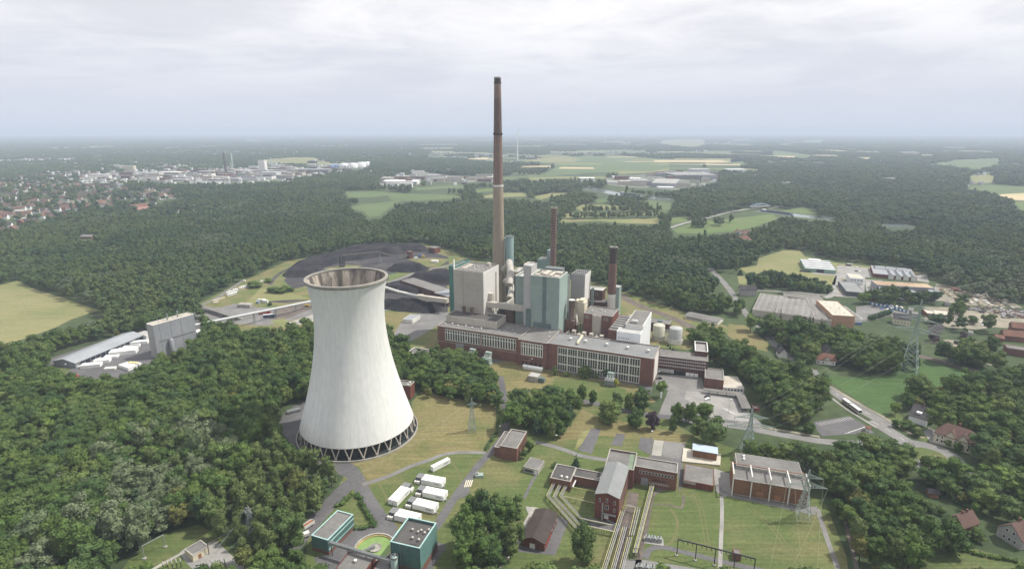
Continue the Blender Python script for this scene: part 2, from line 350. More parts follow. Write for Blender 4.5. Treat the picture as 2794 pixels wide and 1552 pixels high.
fieldz('z2', [(2150,332),(2600,318),(2600,365),(2400,352)], 'crop'); fieldz('z2', [(2155,334),(2350,318),(2350,330),(2250,340)], 'stubble', .16)
fieldz('z2', [(770,352),(880,348),(1000,365),(980,400),(760,395)], 'hay'); fieldz('z1', [(2300,340),(2573,318),(2800,320),(2780,372),(2330,374)], 'olive')
fieldz('z1', [(720,222),(1020,220),(1010,232),(730,236)], 'hay'); fieldz('z1', [(1440,400),(1650,392),(1660,415),(1480,425)], 'crop')
fieldz('z5', [(-500,330),(15,245),(150,212),(300,285),(600,378),(870,472),(640,545,12),(480,625,14),(300,690,14),(20,790,14),(-500,960,14)], 'hay', .1)
rf = random.Random(12)
for k in range(80):
    R = rf.uniform(3300,15000); x = rf.uniform(-.95,.95)*R
    if R < 6500 and (-.9*R < x < -.25*R): continue
    if R < 4200 and x > .35*R: continue
    w = rf.uniform(120,420)*(1+R/14000); d = rf.uniform(90,330)*(1+R/7000); a = rf.uniform(-.5,.5); pts = []
    for i,(u,v) in enumerate(((-1,-1),(1,-1),(1,1),(-1,1))):
        u = u*w/2*rf.uniform(.7,1.15); v = v*d/2*rf.uniform(.7,1.15); pts.append(Vector((x+u*cos(a)-v*sin(a), R+u*sin(a)+v*cos(a), 0)))
    CLEAR.append(pts); FIELDS.append(pts); flat_sheet('field', pts, .4+.02*k, rf.choice(('crop','meadow','olive','olive','hay','hay','stubble')))
for k in range(46):
    R = rf.uniform(2300,5600); x = rf.uniform(-.12,.42)*R
    if R < 2900 and x > .22*R: continue
    w = rf.uniform(130,380); d = rf.uniform(60,170); a = rf.uniform(-.25,.15); pts = []
    for u,v in ((-1,-1),(1,-1),(1,1),(-1,1)):
        u = u*w/2*rf.uniform(.75,1.15); v = v*d/2*rf.uniform(.6,1.2); pts.append(Vector((x+u*cos(a)-v*sin(a), R+u*sin(a)+v*cos(a), 0)))
    CLEAR.append(pts); FIELDS.append(pts); flat_sheet('field', pts, .14+.004*k, rf.choice(('crop','meadow','olive','olive','hay','hay','stubble')))
def plot(n, pts, m, z, nm):
    g = [G(n, *p) for p in pts]; CLEAR.append(g); FIELDS.append(g); flat_sheet(nm, g, z, m)
plot('z1', [(700,495),(850,475),(1250,455),(1700,440),(2200,425),(2573,415),(2573,520),(1900,535),(1500,540),(1200,520),(900,520),(720,525)], 'works_ground', .22, 'factory_yard')
plot('z2', [(0,420),(560,400),(700,425),(970,420),(950,455),(660,490),(500,510),(330,535),(0,535)], 'works_ground', .26, 'factory_yard')
plot('z3', [(1140,505),(1600,455),(1900,440),(2115,470),(2115,525),(1980,560),(1740,605),(1500,595),(1150,565)], 'works_ground', .22, 'factory_yard')
plot('z2', [(1400,505),(1560,490),(1760,525),(1750,560),(1430,560)], 'sand_field', .22, 'factory_yard'); plot('z2', [(1690,430),(2000,480),(2400,490),(2400,535),(2000,545),(1800,525),(1680,470)], 'works_ground', .22, 'harbour_yard')
# the works: one clearing down to the lawns in front, one round the coal yard and railway
CLR_LAWN = D2([(872,1181),(829,1267),(780,1318),(735,1365),(760,1500),(2900,1500),(2900,700),(2560,775),(2400,735),(2340,702),(2250,670),(2110,657),(2010,630),(1970,634),(1900,672),(1870,692),
 (1790,682),(1768,692),(1800,735),(1750,790),(1730,900),(1700,1000),(1250,985),(1262,1020,4),(1050,985,4),(1000,962,6),(752,1012),(690,1037),(690,1075,10),(760,1150,10),(850,1165,6)])
CLR_YARD = D2([(490,768),(600,712),(720,658),(860,632),(960,617),(1060,612),(1130,630),(1180,652),(1290,668),(1480,708),(1580,738),(1700,778),(1760,795),(1850,815),(1730,1000),(1250,985),(1200,935),
 (1200,905,4),(1090,880,6),(1035,868,8),(990,830,12),(790,806,14),(650,832,14),(530,808,14)])
CLR_SILO = D2([(85,948),(120,930),(130,905,4),(345,832,9),(470,795,9),(500,800),(520,850),(480,870,8),(400,892,12),(330,938,14),(215,972,8),(170,968)])
CLR_SUB = D2([(300,1440),(330,1400),(400,1345),(500,1318),(545,1345),(600,1400),(640,1500),(250,1500)])
CLEAR += [CLR_LAWN, CLR_YARD, CLR_SILO, CLR_SUB]
WOODS = [D2(q) for q in (
 [(1278,1035,8),(1290,985,12),(1380,972,12),(1455,1000,10),(1465,1030),(1440,1065),(1400,1110),(1345,1105),(1285,1078)],
 [(1168,1265,8),(1180,1240,12),(1268,1232,14),(1318,1280,10),(1325,1330),(1300,1385),(1255,1445),(1148,1445),(1160,1400),(1212,1335),(1185,1300)],
 [(1735,1080),(1740,1065,8),(1800,1062,12),(1870,1078,12),(1880,1105,10),(1990,1112,12),(2110,1110,14),(2200,1085,14),(2262,1100,12),(2290,1145,10),(2270,1180,8),(2290,1250,8),(2262,1330),(2270,1445),(2165,1445),(2125,1310),(2085,1272),(2050,1220),(2000,1172),(1900,1165),(1880,1145),(1830,1125),(1765,1118)],
 [(1735,835,6),(1790,815,12),(1850,850,12),(1920,900,12),(2060,930,12),(2080,965,10),(2050,1050),(1990,1080),(1945,1055),(1900,1000),(1870,960),(1800,920),(1770,900)],
 [(1915,815,10),(1950,800,14),(2060,805,14),(2180,830,14),(2280,850,14),(2300,920,4),(2290,938),(2180,945),(2120,920),(2050,930),(1960,905),(1930,850)],
 [(2275,1000,10),(2300,960,12),(2420,950,14),(2600,900,14),(2800,900,14),(2800,1320),(2500,1250),(2440,1170,4),(2480,1120,12),(2470,1080,14),(2360,1060,12),(2330,1010,12)],
 [(2330,1180,6),(2420,1160,10),(2560,1230,10),(2560,1330),(2480,1300),(2400,1260),(2330,1230),(2290,1210)],
 [(2180,735,6),(2240,720,10),(2330,742,10),(2300,770),(2220,775),(2180,765)],
 [(1660,740),(1640,715,10),(1770,740,10),(1815,745,10),(1830,790),(1770,790),(1710,765)],
 [(1840,760,6),(1880,705,6),(1960,690,8),(2080,715,8),(2080,735),(1960,730),(1900,720),(1870,740)],
 [(1060,930,8),(1110,915,10),(1190,925,10),(1250,960,10),(1255,1010),(1215,1010),(1060,985),(1040,950)],
 [(2330,880,8),(2420,870,10),(2480,880,12),(2520,910,12),(2510,935),(2400,920),(2330,900)],
 [(2150,1270,8),(2300,1250,12),(2330,1300,10),(2380,1350,6),(2330,1440),(2230,1440)],
)]
WOODS += [Gs('z3', q) for q in ([(930,803),(1250,800),(1610,797),(1610,804),(1250,808),(930,810)], [(750,858),(1100,852),(1600,848),(1600,856),(1100,862),(750,868)], [(1150,764),(1330,760),(1500,758),(1500,766),(1150,772)], [(640,700),(800,690),(940,690),(950,735),(860,752),(700,735)], [(1160,715),(1330,700),(1500,712),(1490,728),(1300,735),(1170,728)], [(1860,930),(1930,915),(2020,925),(1990,945),(1880,945)], [(2080,905),(2150,900),(2160,925),(2090,935)], [(2220,890),(2260,888),(2260,900),(2220,902)], [(1590,880),(1700,870),(1710,900),(1620,905)])]
WOODS += [Gs('z8', q) for q in ([(1330,375),(1440,385),(1560,385),(1560,398),(1330,388)], [(1690,395),(1780,405),(1900,420),(2050,430),(2050,442),(1690,412)], [(1640,560),(1700,570),(1720,600),(1660,600)], [(1890,600),(1960,610),(2040,650),(1980,680),(1880,650)], [(2160,640),(2260,650),(2260,670),(2160,665)], [(2050,870),(2280,960),(2260,985),(2040,900)], [(30,480),(70,470),(110,520),(60,560)], [(480,320),(560,330),(500,350)])]
def inside(X, Y, poly):
    r = np.zeros(X.shape, bool); n = len(poly)
    for i in range(n):
        x0, y0, x1, y1 = poly[i][0], poly[i][1], poly[(i+1)%n][0], poly[(i+1)%n][1]
        if y0 == y1: continue
        r ^= ((y0 > Y) != (y1 > Y)) & (X < (x1-x0)*(Y-y0)/(y1-y0)+x0)
    return r
def vnoise(X, Y, s, seed):
    g = np.random.default_rng(seed).random((257, 257)); x = X/s+1000; y = Y/s+1000
    i = np.floor(x).astype(int) % 256; j = np.floor(y).astype(int) % 256; fx = x-np.floor(x); fy = y-np.floor(y)
    fx = fx*fx*(3-2*fx); fy = fy*fy*(3-2*fy)
    return (g[j,i]*(1-fx)+g[j,i+1]*fx)*(1-fy)+(g[j+1,i]*(1-fx)+g[j+1,i+1]*fx)*fy
TOWN = D2([(-200,480),(0,455),(130,430),(240,440),(330,480),(420,480),(470,500),(430,525),(300,520),(180,545),(60,590),(-200,640)])
TOWN2 = D2([(-100,400),(60,390),(330,395),(560,420),(700,430),(930,412),(940,440),(800,445),(700,462),(520,470),(330,455),(100,440),(-100,450)])
BLOCK = []      # rectangles or circles kept free of trees: (x, y, r)

# ------------------------------------------------------------------ trees
def ico(sub):
    import bmesh
    b = bmesh.new(); bmesh.ops.create_icosphere(b, subdivisions=sub, radius=1)
    v = np.array([x.co[:] for x in b.verts]); f = [[y.index for y in x.verts] for x in b.faces]; b.free(); return v, f
ICO1, ICO2 = ico(1), ico(2)
def crown(seed, lobes, leaf, dens, core=.84, mats='leaf', up=0.0, name='crown', jit=.48):
    """a crown of leaf clumps: many small faces over a set of lobes, the lobes' cores filled"""
    rg = np.random.default_rng(seed); mb = MB(); L = np.array(lobes, float)
    for (x, y, z, r, sz) in L:
        iv, jf = ICO1; i0 = len(mb.v); wob = 1+.12*rg.standard_normal((len(iv),1))
        mb.v += [tuple(p) for p in (iv*wob*np.array([r,r,r*sz])*core+np.array([x,y,z]))]
        for t in jf: mb.f.append([i0+k for k in t]); mb.m.append(0); mb.sm.append(False)
        n = max(6, int(dens*r*r*(.5+.5*sz)))
        d = rg.standard_normal((n,3)); d /= np.linalg.norm(d, axis=1)[:,None]; d[:,2] = np.where(d[:,2] < -.55, -d[:,2], d[:,2])
        rr = .86+.28*rg.random((n,1)); p = np.array([x,y,z])+d*rr*np.array([r,r,r*sz])
        nr = d+jit*rg.standard_normal((n,3)); nr[:,2] += up; nr /= np.linalg.norm(nr, axis=1)[:,None]
        for k in range(n):
            q = ((p[k]-L[:,:3])/np.stack([L[:,3],L[:,3],L[:,3]*L[:,4]],1)); dd = (q*q).sum(1)
            if (dd < .55).any(): continue
            a = np.cross(nr[k], rg.standard_normal(3)); a /= np.linalg.norm(a)+1e-9; b = np.cross(nr[k], a); s = leaf*(.55+.9*rg.random()); t = s*(.5+.5*rg.random())
            c = p[k]; mb.poly([c-a*s-b*t*.3, c-a*s*.2-b*t, c+a*s+b*t*.1, c+a*s*.1+b*t])
    return mb.mesh(name, mats)
def lobes_round(seed, n, R, zc, hz, r0, r1, sz=.85):
    rg = np.random.default_rng(seed); out = [(0,0,zc,R*.62,hz/R)]
    for i in range(n):
        d = rg.standard_normal(3); d /= np.linalg.norm(d); k = .55+.35*rg.random()
        out.append((d[0]*R*k, d[1]*R*k, zc+abs(d[2])**.8*np.sign(d[2])*hz*k, r0+(r1-r0)*rg.random(), sz))
    return out
def lobes_tall(seed, n, R, z0, z1, r0, r1):
    rg = np.random.default_rng(seed); out = []
    for i in range(n):
        t = (i+.5)/n; z = z0+(z1-z0)*t; w = R*(1-.35*t)*.62; a = rg.random()*6.3
        out.append((w*cos(a)*rg.random(), w*sin(a)*rg.random(), z, r0+(r1-r0)*rg.random()*(1-.22*t), 1.1))
    return out
def lobes_cone(seed, H, R):
    rg = np.random.default_rng(seed); out = []
    for i in range(9):
        t = i/8.0; w = R*(1-t)**.9; n = max(1, int(5*(1-t)+.5))
        for k in range(n):
            a = 2*pi*(k+rg.random()*.5)/n+i; out.append((w*.55*cos(a), w*.55*sin(a), 1.6+(H-2.2)*t, max(.45, w*.52), .8))
    return out
def trunk_mesh(h, r, seed, limbs=4):
    rg = np.random.default_rng(seed); mb = MB(); top = (.3*rg.standard_normal(), .3*rg.standard_normal(), h)
    mb.tube([(0,0,-.3),(0,0,.4),(top[0]*.4,top[1]*.4,h*.5),top], [r*1.35,r,r*.8,r*.45], 7)
    for i in range(limbs):
        a = 2*pi*i/limbs+rg.random(); z = h*(.55+.4*rg.random()); l = h*(.3+.25*rg.random())
        mb.tube([(top[0]*.5,top[1]*.5,z),(cos(a)*l*.6,sin(a)*l*.6,z+l*.45),(cos(a)*l,sin(a)*l,z+l*.9)], [r*.5,r*.35,r*.15], 5)
    return mb.mesh('trunk', 'bark')
TK = {}   # kind -> list of (crown mesh, trunk mesh)
def tk(kind, m, makers, leaf, dens, th, tr, up=0.0):
    TK[kind] = [(crown(100*len(TK)+i, l, leaf, dens, mats=m, up=up), trunk_mesh(th, tr, i)) for i, l in enumerate(makers)]
tk('broad', 'leaf', [lobes_round(s, 17+s%3, 4.7+.4*(s%3), 8.2, 5.6+.5*(s%2), 1.5, 2.7) for s in range(8)], .36, 20, 8, .32)
tk('bushy', 'leaf', [lobes_round(s+20, 24, 5.0, 6.4, 6.0, 1.5, 2.6) for s in range(4)], .36, 20, 5, .3)
tk('birch', 'leaf_birch', [lobes_tall(s, 15, 3.4, 2.8, 12.8, 1.3, 2.2) for s in range(4)], .34, 18, 9, .18)
tk('willow', 'leaf_willow', [lobes_round(s+40, 22, 6.0, 7.6, 5.6, 1.5, 2.5) for s in range(4)], .38, 21, 7, .4, .1)
tk('bright', 'leaf_bright', [lobes_round(s+60, 12, 3.6, 6.6, 3.8, 1.2, 2.0) for s in range(2)], .38, 16, 5, .22)
tk('conifer', 'leaf_conifer', [lobes_cone(s, 14, 3.3) for s in range(2)], .34, 24, 12, .22)
tk('purple', 'leaf_purple', [lobes_round(81, 22, 4.4, 6.2, 5.6, 1.4, 2.2)], .42, 16, 6, .3)
tk('autumn', 'leaf_autumn', [lobes_round(s+90, 13, 4.4, 7.6, 4.2, 1.5, 2.3) for s in range(2)], .42, 16, 6, .3)
tk('shrub', 'leaf', [lobes_round(s+95, 7, 1.7, 1.4, 1.3, .6, 1.0) for s in range(2)], .26, 30, 1, .08)
tk('gold', 'leaf_yellow', [lobes_round(98, 8, 1.8, 2.4, 1.9, .7, 1.1)], .28, 30, 1.5, .1)
# coarser crowns for the woods farther off, and whole clumps for the far distance
MID = [crown(700+s, lobes_round(s+5, 9, 4.6, 9.0, 5.0, 1.7, 2.6), .7, 5.5, mats='leaf_far', jit=.34, name='tree_mass') for s in range(5)]
MIDV = [crown(720+s, lobes_round(s+5, 9, 4.6, 9.0, 5.0, 1.7, 2.6), .7, 5.5, mats=('leaf_far_grey','leaf_far_olive','leaf_far_deep')[s//2], jit=.34, name='tree_mass') for s in range(6)]
MIDT = [crown(730+s, lobes_tall(s+7, 8, 3.0, 4, 16, 1.7, 2.4), .6, 6, mats='leaf_far', jit=.34, name='tree_mass') for s in range(2)]
def clump(seed):
    rg = np.random.default_rng(seed)
    return [(x*13+rg.normal()*3, y*13+rg.normal()*3, 5.5+rg.random()*4, 7+rg.random()*3, .95) for x in (-1,0,1) for y in (-1,0,1)]
FARC = [crown(760+s, clump(s), 1.9, .9, mats='leaf_far', core=.9, name='tree_mass') for s in range(4)]

KIND_NAME = {'bushy':'broadleaf_tree','broad':'broadleaf_tree','birch':'birch_tree','willow':'willow_tree','bright':'young_tree','conifer':'conifer_tree','purple':'copper_beech_tree','autumn':'broadleaf_tree','shrub':'shrub','gold':'shrub'}
def tree(kind, x, y, s, label, group=None, sz=None, rot=None, v=None):
    rot = random.random()*6.28 if rot is None else rot
    var = TK[kind][random.randrange(len(TK[kind])) if v is None else v % len(TK[kind])]
    t = thing(KIND_NAME[kind], label, 'shrub' if kind in ('shrub','gold') else 'tree', (x, y, 0), group)
    t.rotation_euler = (0, 0, rot); t.scale = (s, s, s if sz is None else sz)
    for nm, me in (('crown', var[0]), ('trunk', var[1])):
        o = bpy.data.objects.new(nm, me); COL.objects.link(o); o.parent = t
    BLOCK.append((x, y, 2.0*s))
    return t

# instancing of the trees no one could count
def stuff_trees(name, protos, xyz, scl, rot, idx):
    col = bpy.data.collections.new(name+'_kinds')
    for i, me in enumerate(protos):
        o = bpy.data.objects.new('tree_kind_%02d' % i, me); col.objects.link(o)
    me = bpy.data.meshes.new(name); n = len(xyz); me.vertices.add(n); me.vertices.foreach_set('co', xyz.astype(np.float32).ravel())
    for nm, ty, d in (('tscale','FLOAT_VECTOR',scl),('trot','FLOAT',rot),('tidx','INT',idx)):
        a = me.attributes.new(nm, ty, 'POINT'); a.data.foreach_set('vector' if ty == 'FLOAT_VECTOR' else 'value', np.ascontiguousarray(d).ravel())
    o = bpy.data.objects.new(name, me); COL.objects.link(o); o['kind'] = 'stuff'
    g = bpy.data.node_groups.new(name, 'GeometryNodeTree'); g.interface.new_socket('Geometry', in_out='INPUT', socket_type='NodeSocketGeometry'); g.interface.new_socket('Geometry', in_out='OUTPUT', socket_type='NodeSocketGeometry')
    N = g.nodes; K = g.links; gi = N.new('NodeGroupInput'); go = N.new('NodeGroupOutput')
    ci = N.new('GeometryNodeCollectionInfo'); ci.inputs['Collection'].default_value = col; ci.inputs['Separate Children'].default_value = True; ci.inputs['Reset Children'].default_value = True
    ip = N.new('GeometryNodeInstanceOnPoints'); ip.inputs['Pick Instance'].default_value = True
    def na(nm, ty):
        a = N.new('GeometryNodeInputNamedAttribute'); a.data_type = ty; a.inputs['Name'].default_value = nm; return next(s for s in a.outputs if s.enabled and s.name == 'Attribute')
    cx = N.new('ShaderNodeCombineXYZ'); K.new(na('trot','FLOAT'), cx.inputs[2])
    K.new(gi.outputs[0], ip.inputs['Points']); K.new(ci.outputs[0], ip.inputs['Instance']); K.new(na('tidx','INT'), ip.inputs['Instance Index'])
    K.new(cx.outputs[0], ip.inputs['Rotation']); K.new(na('tscale','FLOAT_VECTOR'), ip.inputs['Scale']); K.new(ip.outputs[0], go.inputs[0])
    md = o.modifiers.new('scatter', 'NODES'); md.node_group = g
    return o
def grow_woods():
    """last: every wood, from the nearest tree to the horizon"""
    out = []
    for (d0, d1, s) in ((150,620,7.4),(620,1400,10.2),(1400,3200,15.5),(3200,7500,36),(7500,24000,95)):
        xs = np.arange(-d1*.98, d1*.98, s); ys = np.arange(d0*.6, d1, s*.92)
        X, Y = np.meshgrid(xs, ys); X = X+((np.arange(len(ys))%2)*s*.5)[:,None]
        X = X+(RNG.random(X.shape)-.5)*s*.75; Y = Y+(RNG.random(X.shape)-.5)*s*.75
        X = X.ravel(); Y = Y.ravel(); dep = Y*cos(PITCH)+CAM_H*sin(PITCH); R = np.hypot(X, Y)
        k = (R >= d0) & (R < d1) & (np.abs(X) < dep*.93+25)
        U = 1397+FPX*X/dep; V = 776-FPX*(Y*sin(PITCH)-CAM_H*cos(PITCH))/dep; k &= V < 1552+140
        X = X[k]; Y = Y[k]; R = R[k]
        keep = np.ones(len(X), bool)
        for c in CLEAR: keep &= ~inside(X, Y, c)
        hs = (7,13) if d0 < 600 else (5,9,13,16.5) if d0 < 1400 else (5,10,15,18.5); mr = 3 if d0 < 600 else 4.5 if d0 < 1400 else 7
        for c in FIELDS:
            cx = [p[0] for p in c]; cy = [p[1] for p in c]; j = np.nonzero(keep & (X > min(cx)-60) & (X < max(cx)+60) & (Y > min(cy)*.86-30) & (Y < max(cy)+30))[0]
            if not len(j): continue
            hit = np.zeros(len(j), bool)
            for h_ in hs:
                kk = CAM_H/(CAM_H-h_)
                for o_ in (-mr, mr): hit |= inside((X[j]+o_)*kk, Y[j]*kk, c)
            keep[j[hit]] = False
        for c in WOODS: keep |= inside(X, Y, c)
        rnd = RNG.random(len(X)); t = inside(X, Y, TOWN)
        keep &= ~(t & (rnd < .8)); keep &= ~(inside(X, Y, TOWN2) & (rnd < .72))
        if d0 >= 3200:
            f = vnoise(X*.55, Y, 420 if d0 < 7000 else 1100, 5)*.6+vnoise(X*.5, Y, 1500 if d0 < 7000 else 3500, 6)*.4
            keep &= (f < .55) | (rnd < .12)
        X = X[keep]; Y = Y[keep]; R = R[keep]
        if d0 < 3000 and BLOCK:
            B = np.array(BLOCK); ok = np.ones(len(X), bool)
            for bx, by, br in B: ok &= (X-bx)**2+(Y-by)**2 > br*br
            X = X[ok]; Y = Y[ok]; R = R[ok]
        out.append((X, Y, R, s))
    return out
# ------------------------------------------------------------------ cooling tower
TC = (-98.4, 327.8)
def tower_r(z): k = 41.2 if z > 78.65 else 52.3; return 20.73*sqrt(1+((z-78.65)/k)**2)
def cooling_tower():
    m = M['tower'] = mat('tower_concrete', (.64,.645,.62), .88, .05, .06, .5, (.585,.59,.57), stretch=(1,1,.35))
    nt = m.node_tree; N = nt.nodes; K = nt.links; b = N['Principled BSDF']
    src = b.inputs['Base Color'].links[0].from_socket
    # weather streaks of the shell, and its vertical casting joints
    tc = N.new('ShaderNodeTexCoord'); sp = N.new('ShaderNodeSeparateXYZ'); K.new(tc.outputs['Object'], sp.inputs[0])
    at = N.new('ShaderNodeMath'); at.operation = 'ARCTAN2'; K.new(sp.outputs[1], at.inputs[0]); K.new(sp.outputs[0], at.inputs[1])
    mu = N.new('ShaderNodeMath'); mu.operation = 'MULTIPLY'; K.new(at.outputs[0], mu.inputs[0]); mu.inputs[1].default_value = 44/(2*pi)
    fr = N.new('ShaderNodeMath'); fr.operation = 'FRACT'; K.new(mu.outputs[0], fr.inputs[0])
    lt = N.new('ShaderNodeMath'); lt.operation = 'LESS_THAN'; K.new(fr.outputs[0], lt.inputs[0]); lt.inputs[1].default_value = .05
    zm = N.new('ShaderNodeMath'); zm.operation = 'MULTIPLY'; K.new(sp.outputs[2], zm.inputs[0]); zm.inputs[1].default_value = 1/1.35
    zf = N.new('ShaderNodeMath'); zf.operation = 'FRACT'; K.new(zm.outputs[0], zf.inputs[0])
    zl = N.new('ShaderNodeMath'); zl.operation = 'LESS_THAN'; K.new(zf.outputs[0], zl.inputs[0]); zl.inputs[1].default_value = .12
    cv = N.new('ShaderNodeCombineXYZ'); K.new(at.outputs[0], cv.inputs[0]); K.new(sp.outputs[2], cv.inputs[1])
    mp = N.new('ShaderNodeMapping'); mp.inputs['Scale'].default_value = (3.2,.055,1); K.new(cv.outputs[0], mp.inputs[0])
    n = N.new('ShaderNodeTexNoise'); n.inputs['Scale'].default_value = 2.2; n.inputs['Detail'].default_value = 7; n.inputs['Roughness'].default_value = .7; K.new(mp.outputs[0], n.inputs[0])
    st = N.new('ShaderNodeMapRange'); K.new(n.outputs[0], st.inputs[0]); st.inputs[1].default_value = .54; st.inputs[2].default_value = .78
    def mx(f, a, c, k):
        x = N.new('ShaderNodeMix'); x.data_type = 'RGBA'; w = N.new('ShaderNodeMath'); w.operation = 'MULTIPLY'; K.new(f, w.inputs[0]); w.inputs[1].default_value = k
        K.new(w.outputs[0], x.inputs[0]); K.new(a, x.inputs[6]); x.inputs[7].default_value = c; return x.outputs[2]
    o = mx(lt.outputs[0], src, (.4,.4,.39,1), .45); o = mx(zl.outputs[0], o, (.5,.5,.49,1), .22); o = mx(st.outputs[0], o, (.38,.39,.39,1), .24)
    K.new(o, b.inputs['Base Color'])
    mi = M['tower_inside'] = mat('tower_inside', (.42,.375,.32), .9, .2, .16, .6, (.1,.088,.08), stretch=(1,1,.12), thr=(.4,.6))
    t = thing('cooling_tower', 'huge pale concrete hyperboloid cooling tower standing on slanted columns beside the lawn', 'cooling tower', TC)
    zs = [7.6+i*(100.2-7.6)/40 for i in range(41)]
    mb = MB(); mb.lathe(TC, [(tower_r(z), z) for z in zs], 88, 0)
    ins = [(tower_r(z)-.75, z) for z in zs]
    mb.lathe(TC, ins[::-1], 88, 1); mb.lathe(TC, [ins[0], (tower_r(zs[0]), zs[0])], 88, 0, smooth=False)
    mb.build('shell', ['tower','tower_inside'], t)
    rt = tower_r(100.2)
    mb = MB(); mb.lathe(TC, [(rt-.7,100.1),(rt-.95,101),(rt-.9,101.5),(rt+.75,101.5),(rt+.85,100.9),(rt+.75,100.1),(rt-.05,99.5)], 88, 0, smooth=False); mb.build('rim', 'tower_rim', t)
    n = 28; rb = 37.0-1.6; rs = tower_r(7.6)-.3; mb0 = MB()
    for i in range(n):
        a = 2*pi*(i+.5)/n; da = 2*pi/n*.33
        base = Vector((TC[0]+rb*cos(a), TC[1]+rb*sin(a), .5)); mb = MB()
        for sgn in (-1, 1): mb.bar(base, (TC[0]+rs*cos(a+sgn*da), TC[1]+rs*sin(a+sgn*da), 8.0), .62, 0, .55)
        mb.bar(base-Vector((0,0,.5)), base+Vector((0,0,1.3)), 1.2); mb.build('column', 'beige', t)
    mb = MB(); mb.lathe(TC, [(37.6,0),(37.6,1.1),(37.0,1.1),(37.0,.3)], 88, 0, smooth=False); mb.build('basin_wall', 'concrete', t)
    mb = MB(); mb.lathe(TC, [(37.0,.3),(1.0,.3)], 88, 0, smooth=False); mb.build('basin_floor', 'basin_dark', t)
    # the drip fill behind the columns
    mb = MB(); mb.lathe(TC, [(32.4,.3),(31.6,7.2)], 88, 0, smooth=False); mb.lathe(TC, [(31.6,7.2),(2,7.4)], 60, 0)
    for k in range(176):
        a = 2*pi*k/176; mb.bar((TC[0]+32.55*cos(a),TC[1]+32.55*sin(a),.3),(TC[0]+31.75*cos(a),TC[1]+31.75*sin(a),7.2),.16,1)
    mb.build('cooling_fill', ['basin_dark','steel_dark'], t)
mk('tower_rim', (.31,.29,.255), .9, .15, .2, 1, (.24,.23,.21)); mk('basin_dark', (.03,.04,.038), .8, .3, .3, 1.5)
cooling_tower(); BLOCK.append((*TC, 42))
# ------------------------------------------------------------------ building kit
def fpos(F, side, s, off, z=None):
    a, b = {'f':(s,-off), 'r':(F.L+off,s), 'k':(s,F.D+off), 'l':(-off,s)}[side]; return F.w(a, b, z)
def fbox(mb, F, side, s0, s1, z0, z1, o0, o1, m=0):
    mb.prism([fpos(F,side,s0,o0), fpos(F,side,s1,o0), fpos(F,side,s1,o1), fpos(F,side,s0,o1)], z0, z1, m, m, True)
def window(par, F, side, s, z, w, h, cols=1, rows=1, frame='offwhite', name='window', fr=.14, pane='glass'):
    """one window: its frame proud of the wall, its panes set in it (s, z = lower corner)"""
    mb = MB(); fbox(mb, F, side, s, s+w, z, z+h, .0, .07); cw = (w-fr)/cols; rh = (h-fr)/rows
    for i in range(cols):
        for j in range(rows): fbox(mb, F, side, s+fr+i*cw, s+(i+1)*cw, z+fr+j*rh, z+(j+1)*rh, .03, .1, 1)
    return mb.build(name, [frame, pane], par)
def windows(par, F, side, s0, s1, n, z, w, h, **k):
    for i in range(n): window(par, F, side, s0+(s1-s0-w)*i/max(1,n-1), z, w, h, **k)
def door(par, F, side, s, w, h, m='cladding_grey', z=0.0, name='door'):
    mb = MB(); fbox(mb, F, side, s, s+w, z, z+h, 0, .09)
    for i in range(1, max(2, int(w/1.2))): fbox(mb, F, side, s+w*i/max(2,int(w/1.2))-.05, s+w*i/max(2,int(w/1.2))+.05, z+.1, z+h-.1, .08, .13)
    return mb.build(name, m, par)
def flat_body(t, F, h, wall, roof, par=.5, z0=0.0, th=.35, a0=0, a1=None, b0=0, b1=None, edge=None, wname='wall', rname='roof'):
    a1 = F.L if a1 is None else a1; b1 = F.D if b1 is None else b1
    mb = MB(); mb.ring(F, a0, a1, b0, b1, th, z0, h, 0); w = mb.build(wname, wall, t)
    mb = MB(); mb.box(F, a0+th-.02, a1-th+.02, b0+th-.02, b1-th+.02, h-par-.3, h-par, 0)
    if edge: mb.ring(F, a0-.12, a1+.12, b0-.12, b1+.12, th+.24, h+.003, h+.22, 1)
    r = mb.build(rname, [roof, edge or roof], t); return w, r
def flat_house(name, label, cat, F, h, wall, roof, group=None, **k):
    t = thing(name, label, cat, F.w(F.L/2, F.D/2), group); flat_body(t, F, h, wall, roof, **k)
    BLOCK.append((*F.w(F.L/2, F.D/2), max(F.L, F.D)*.5+3)); return t
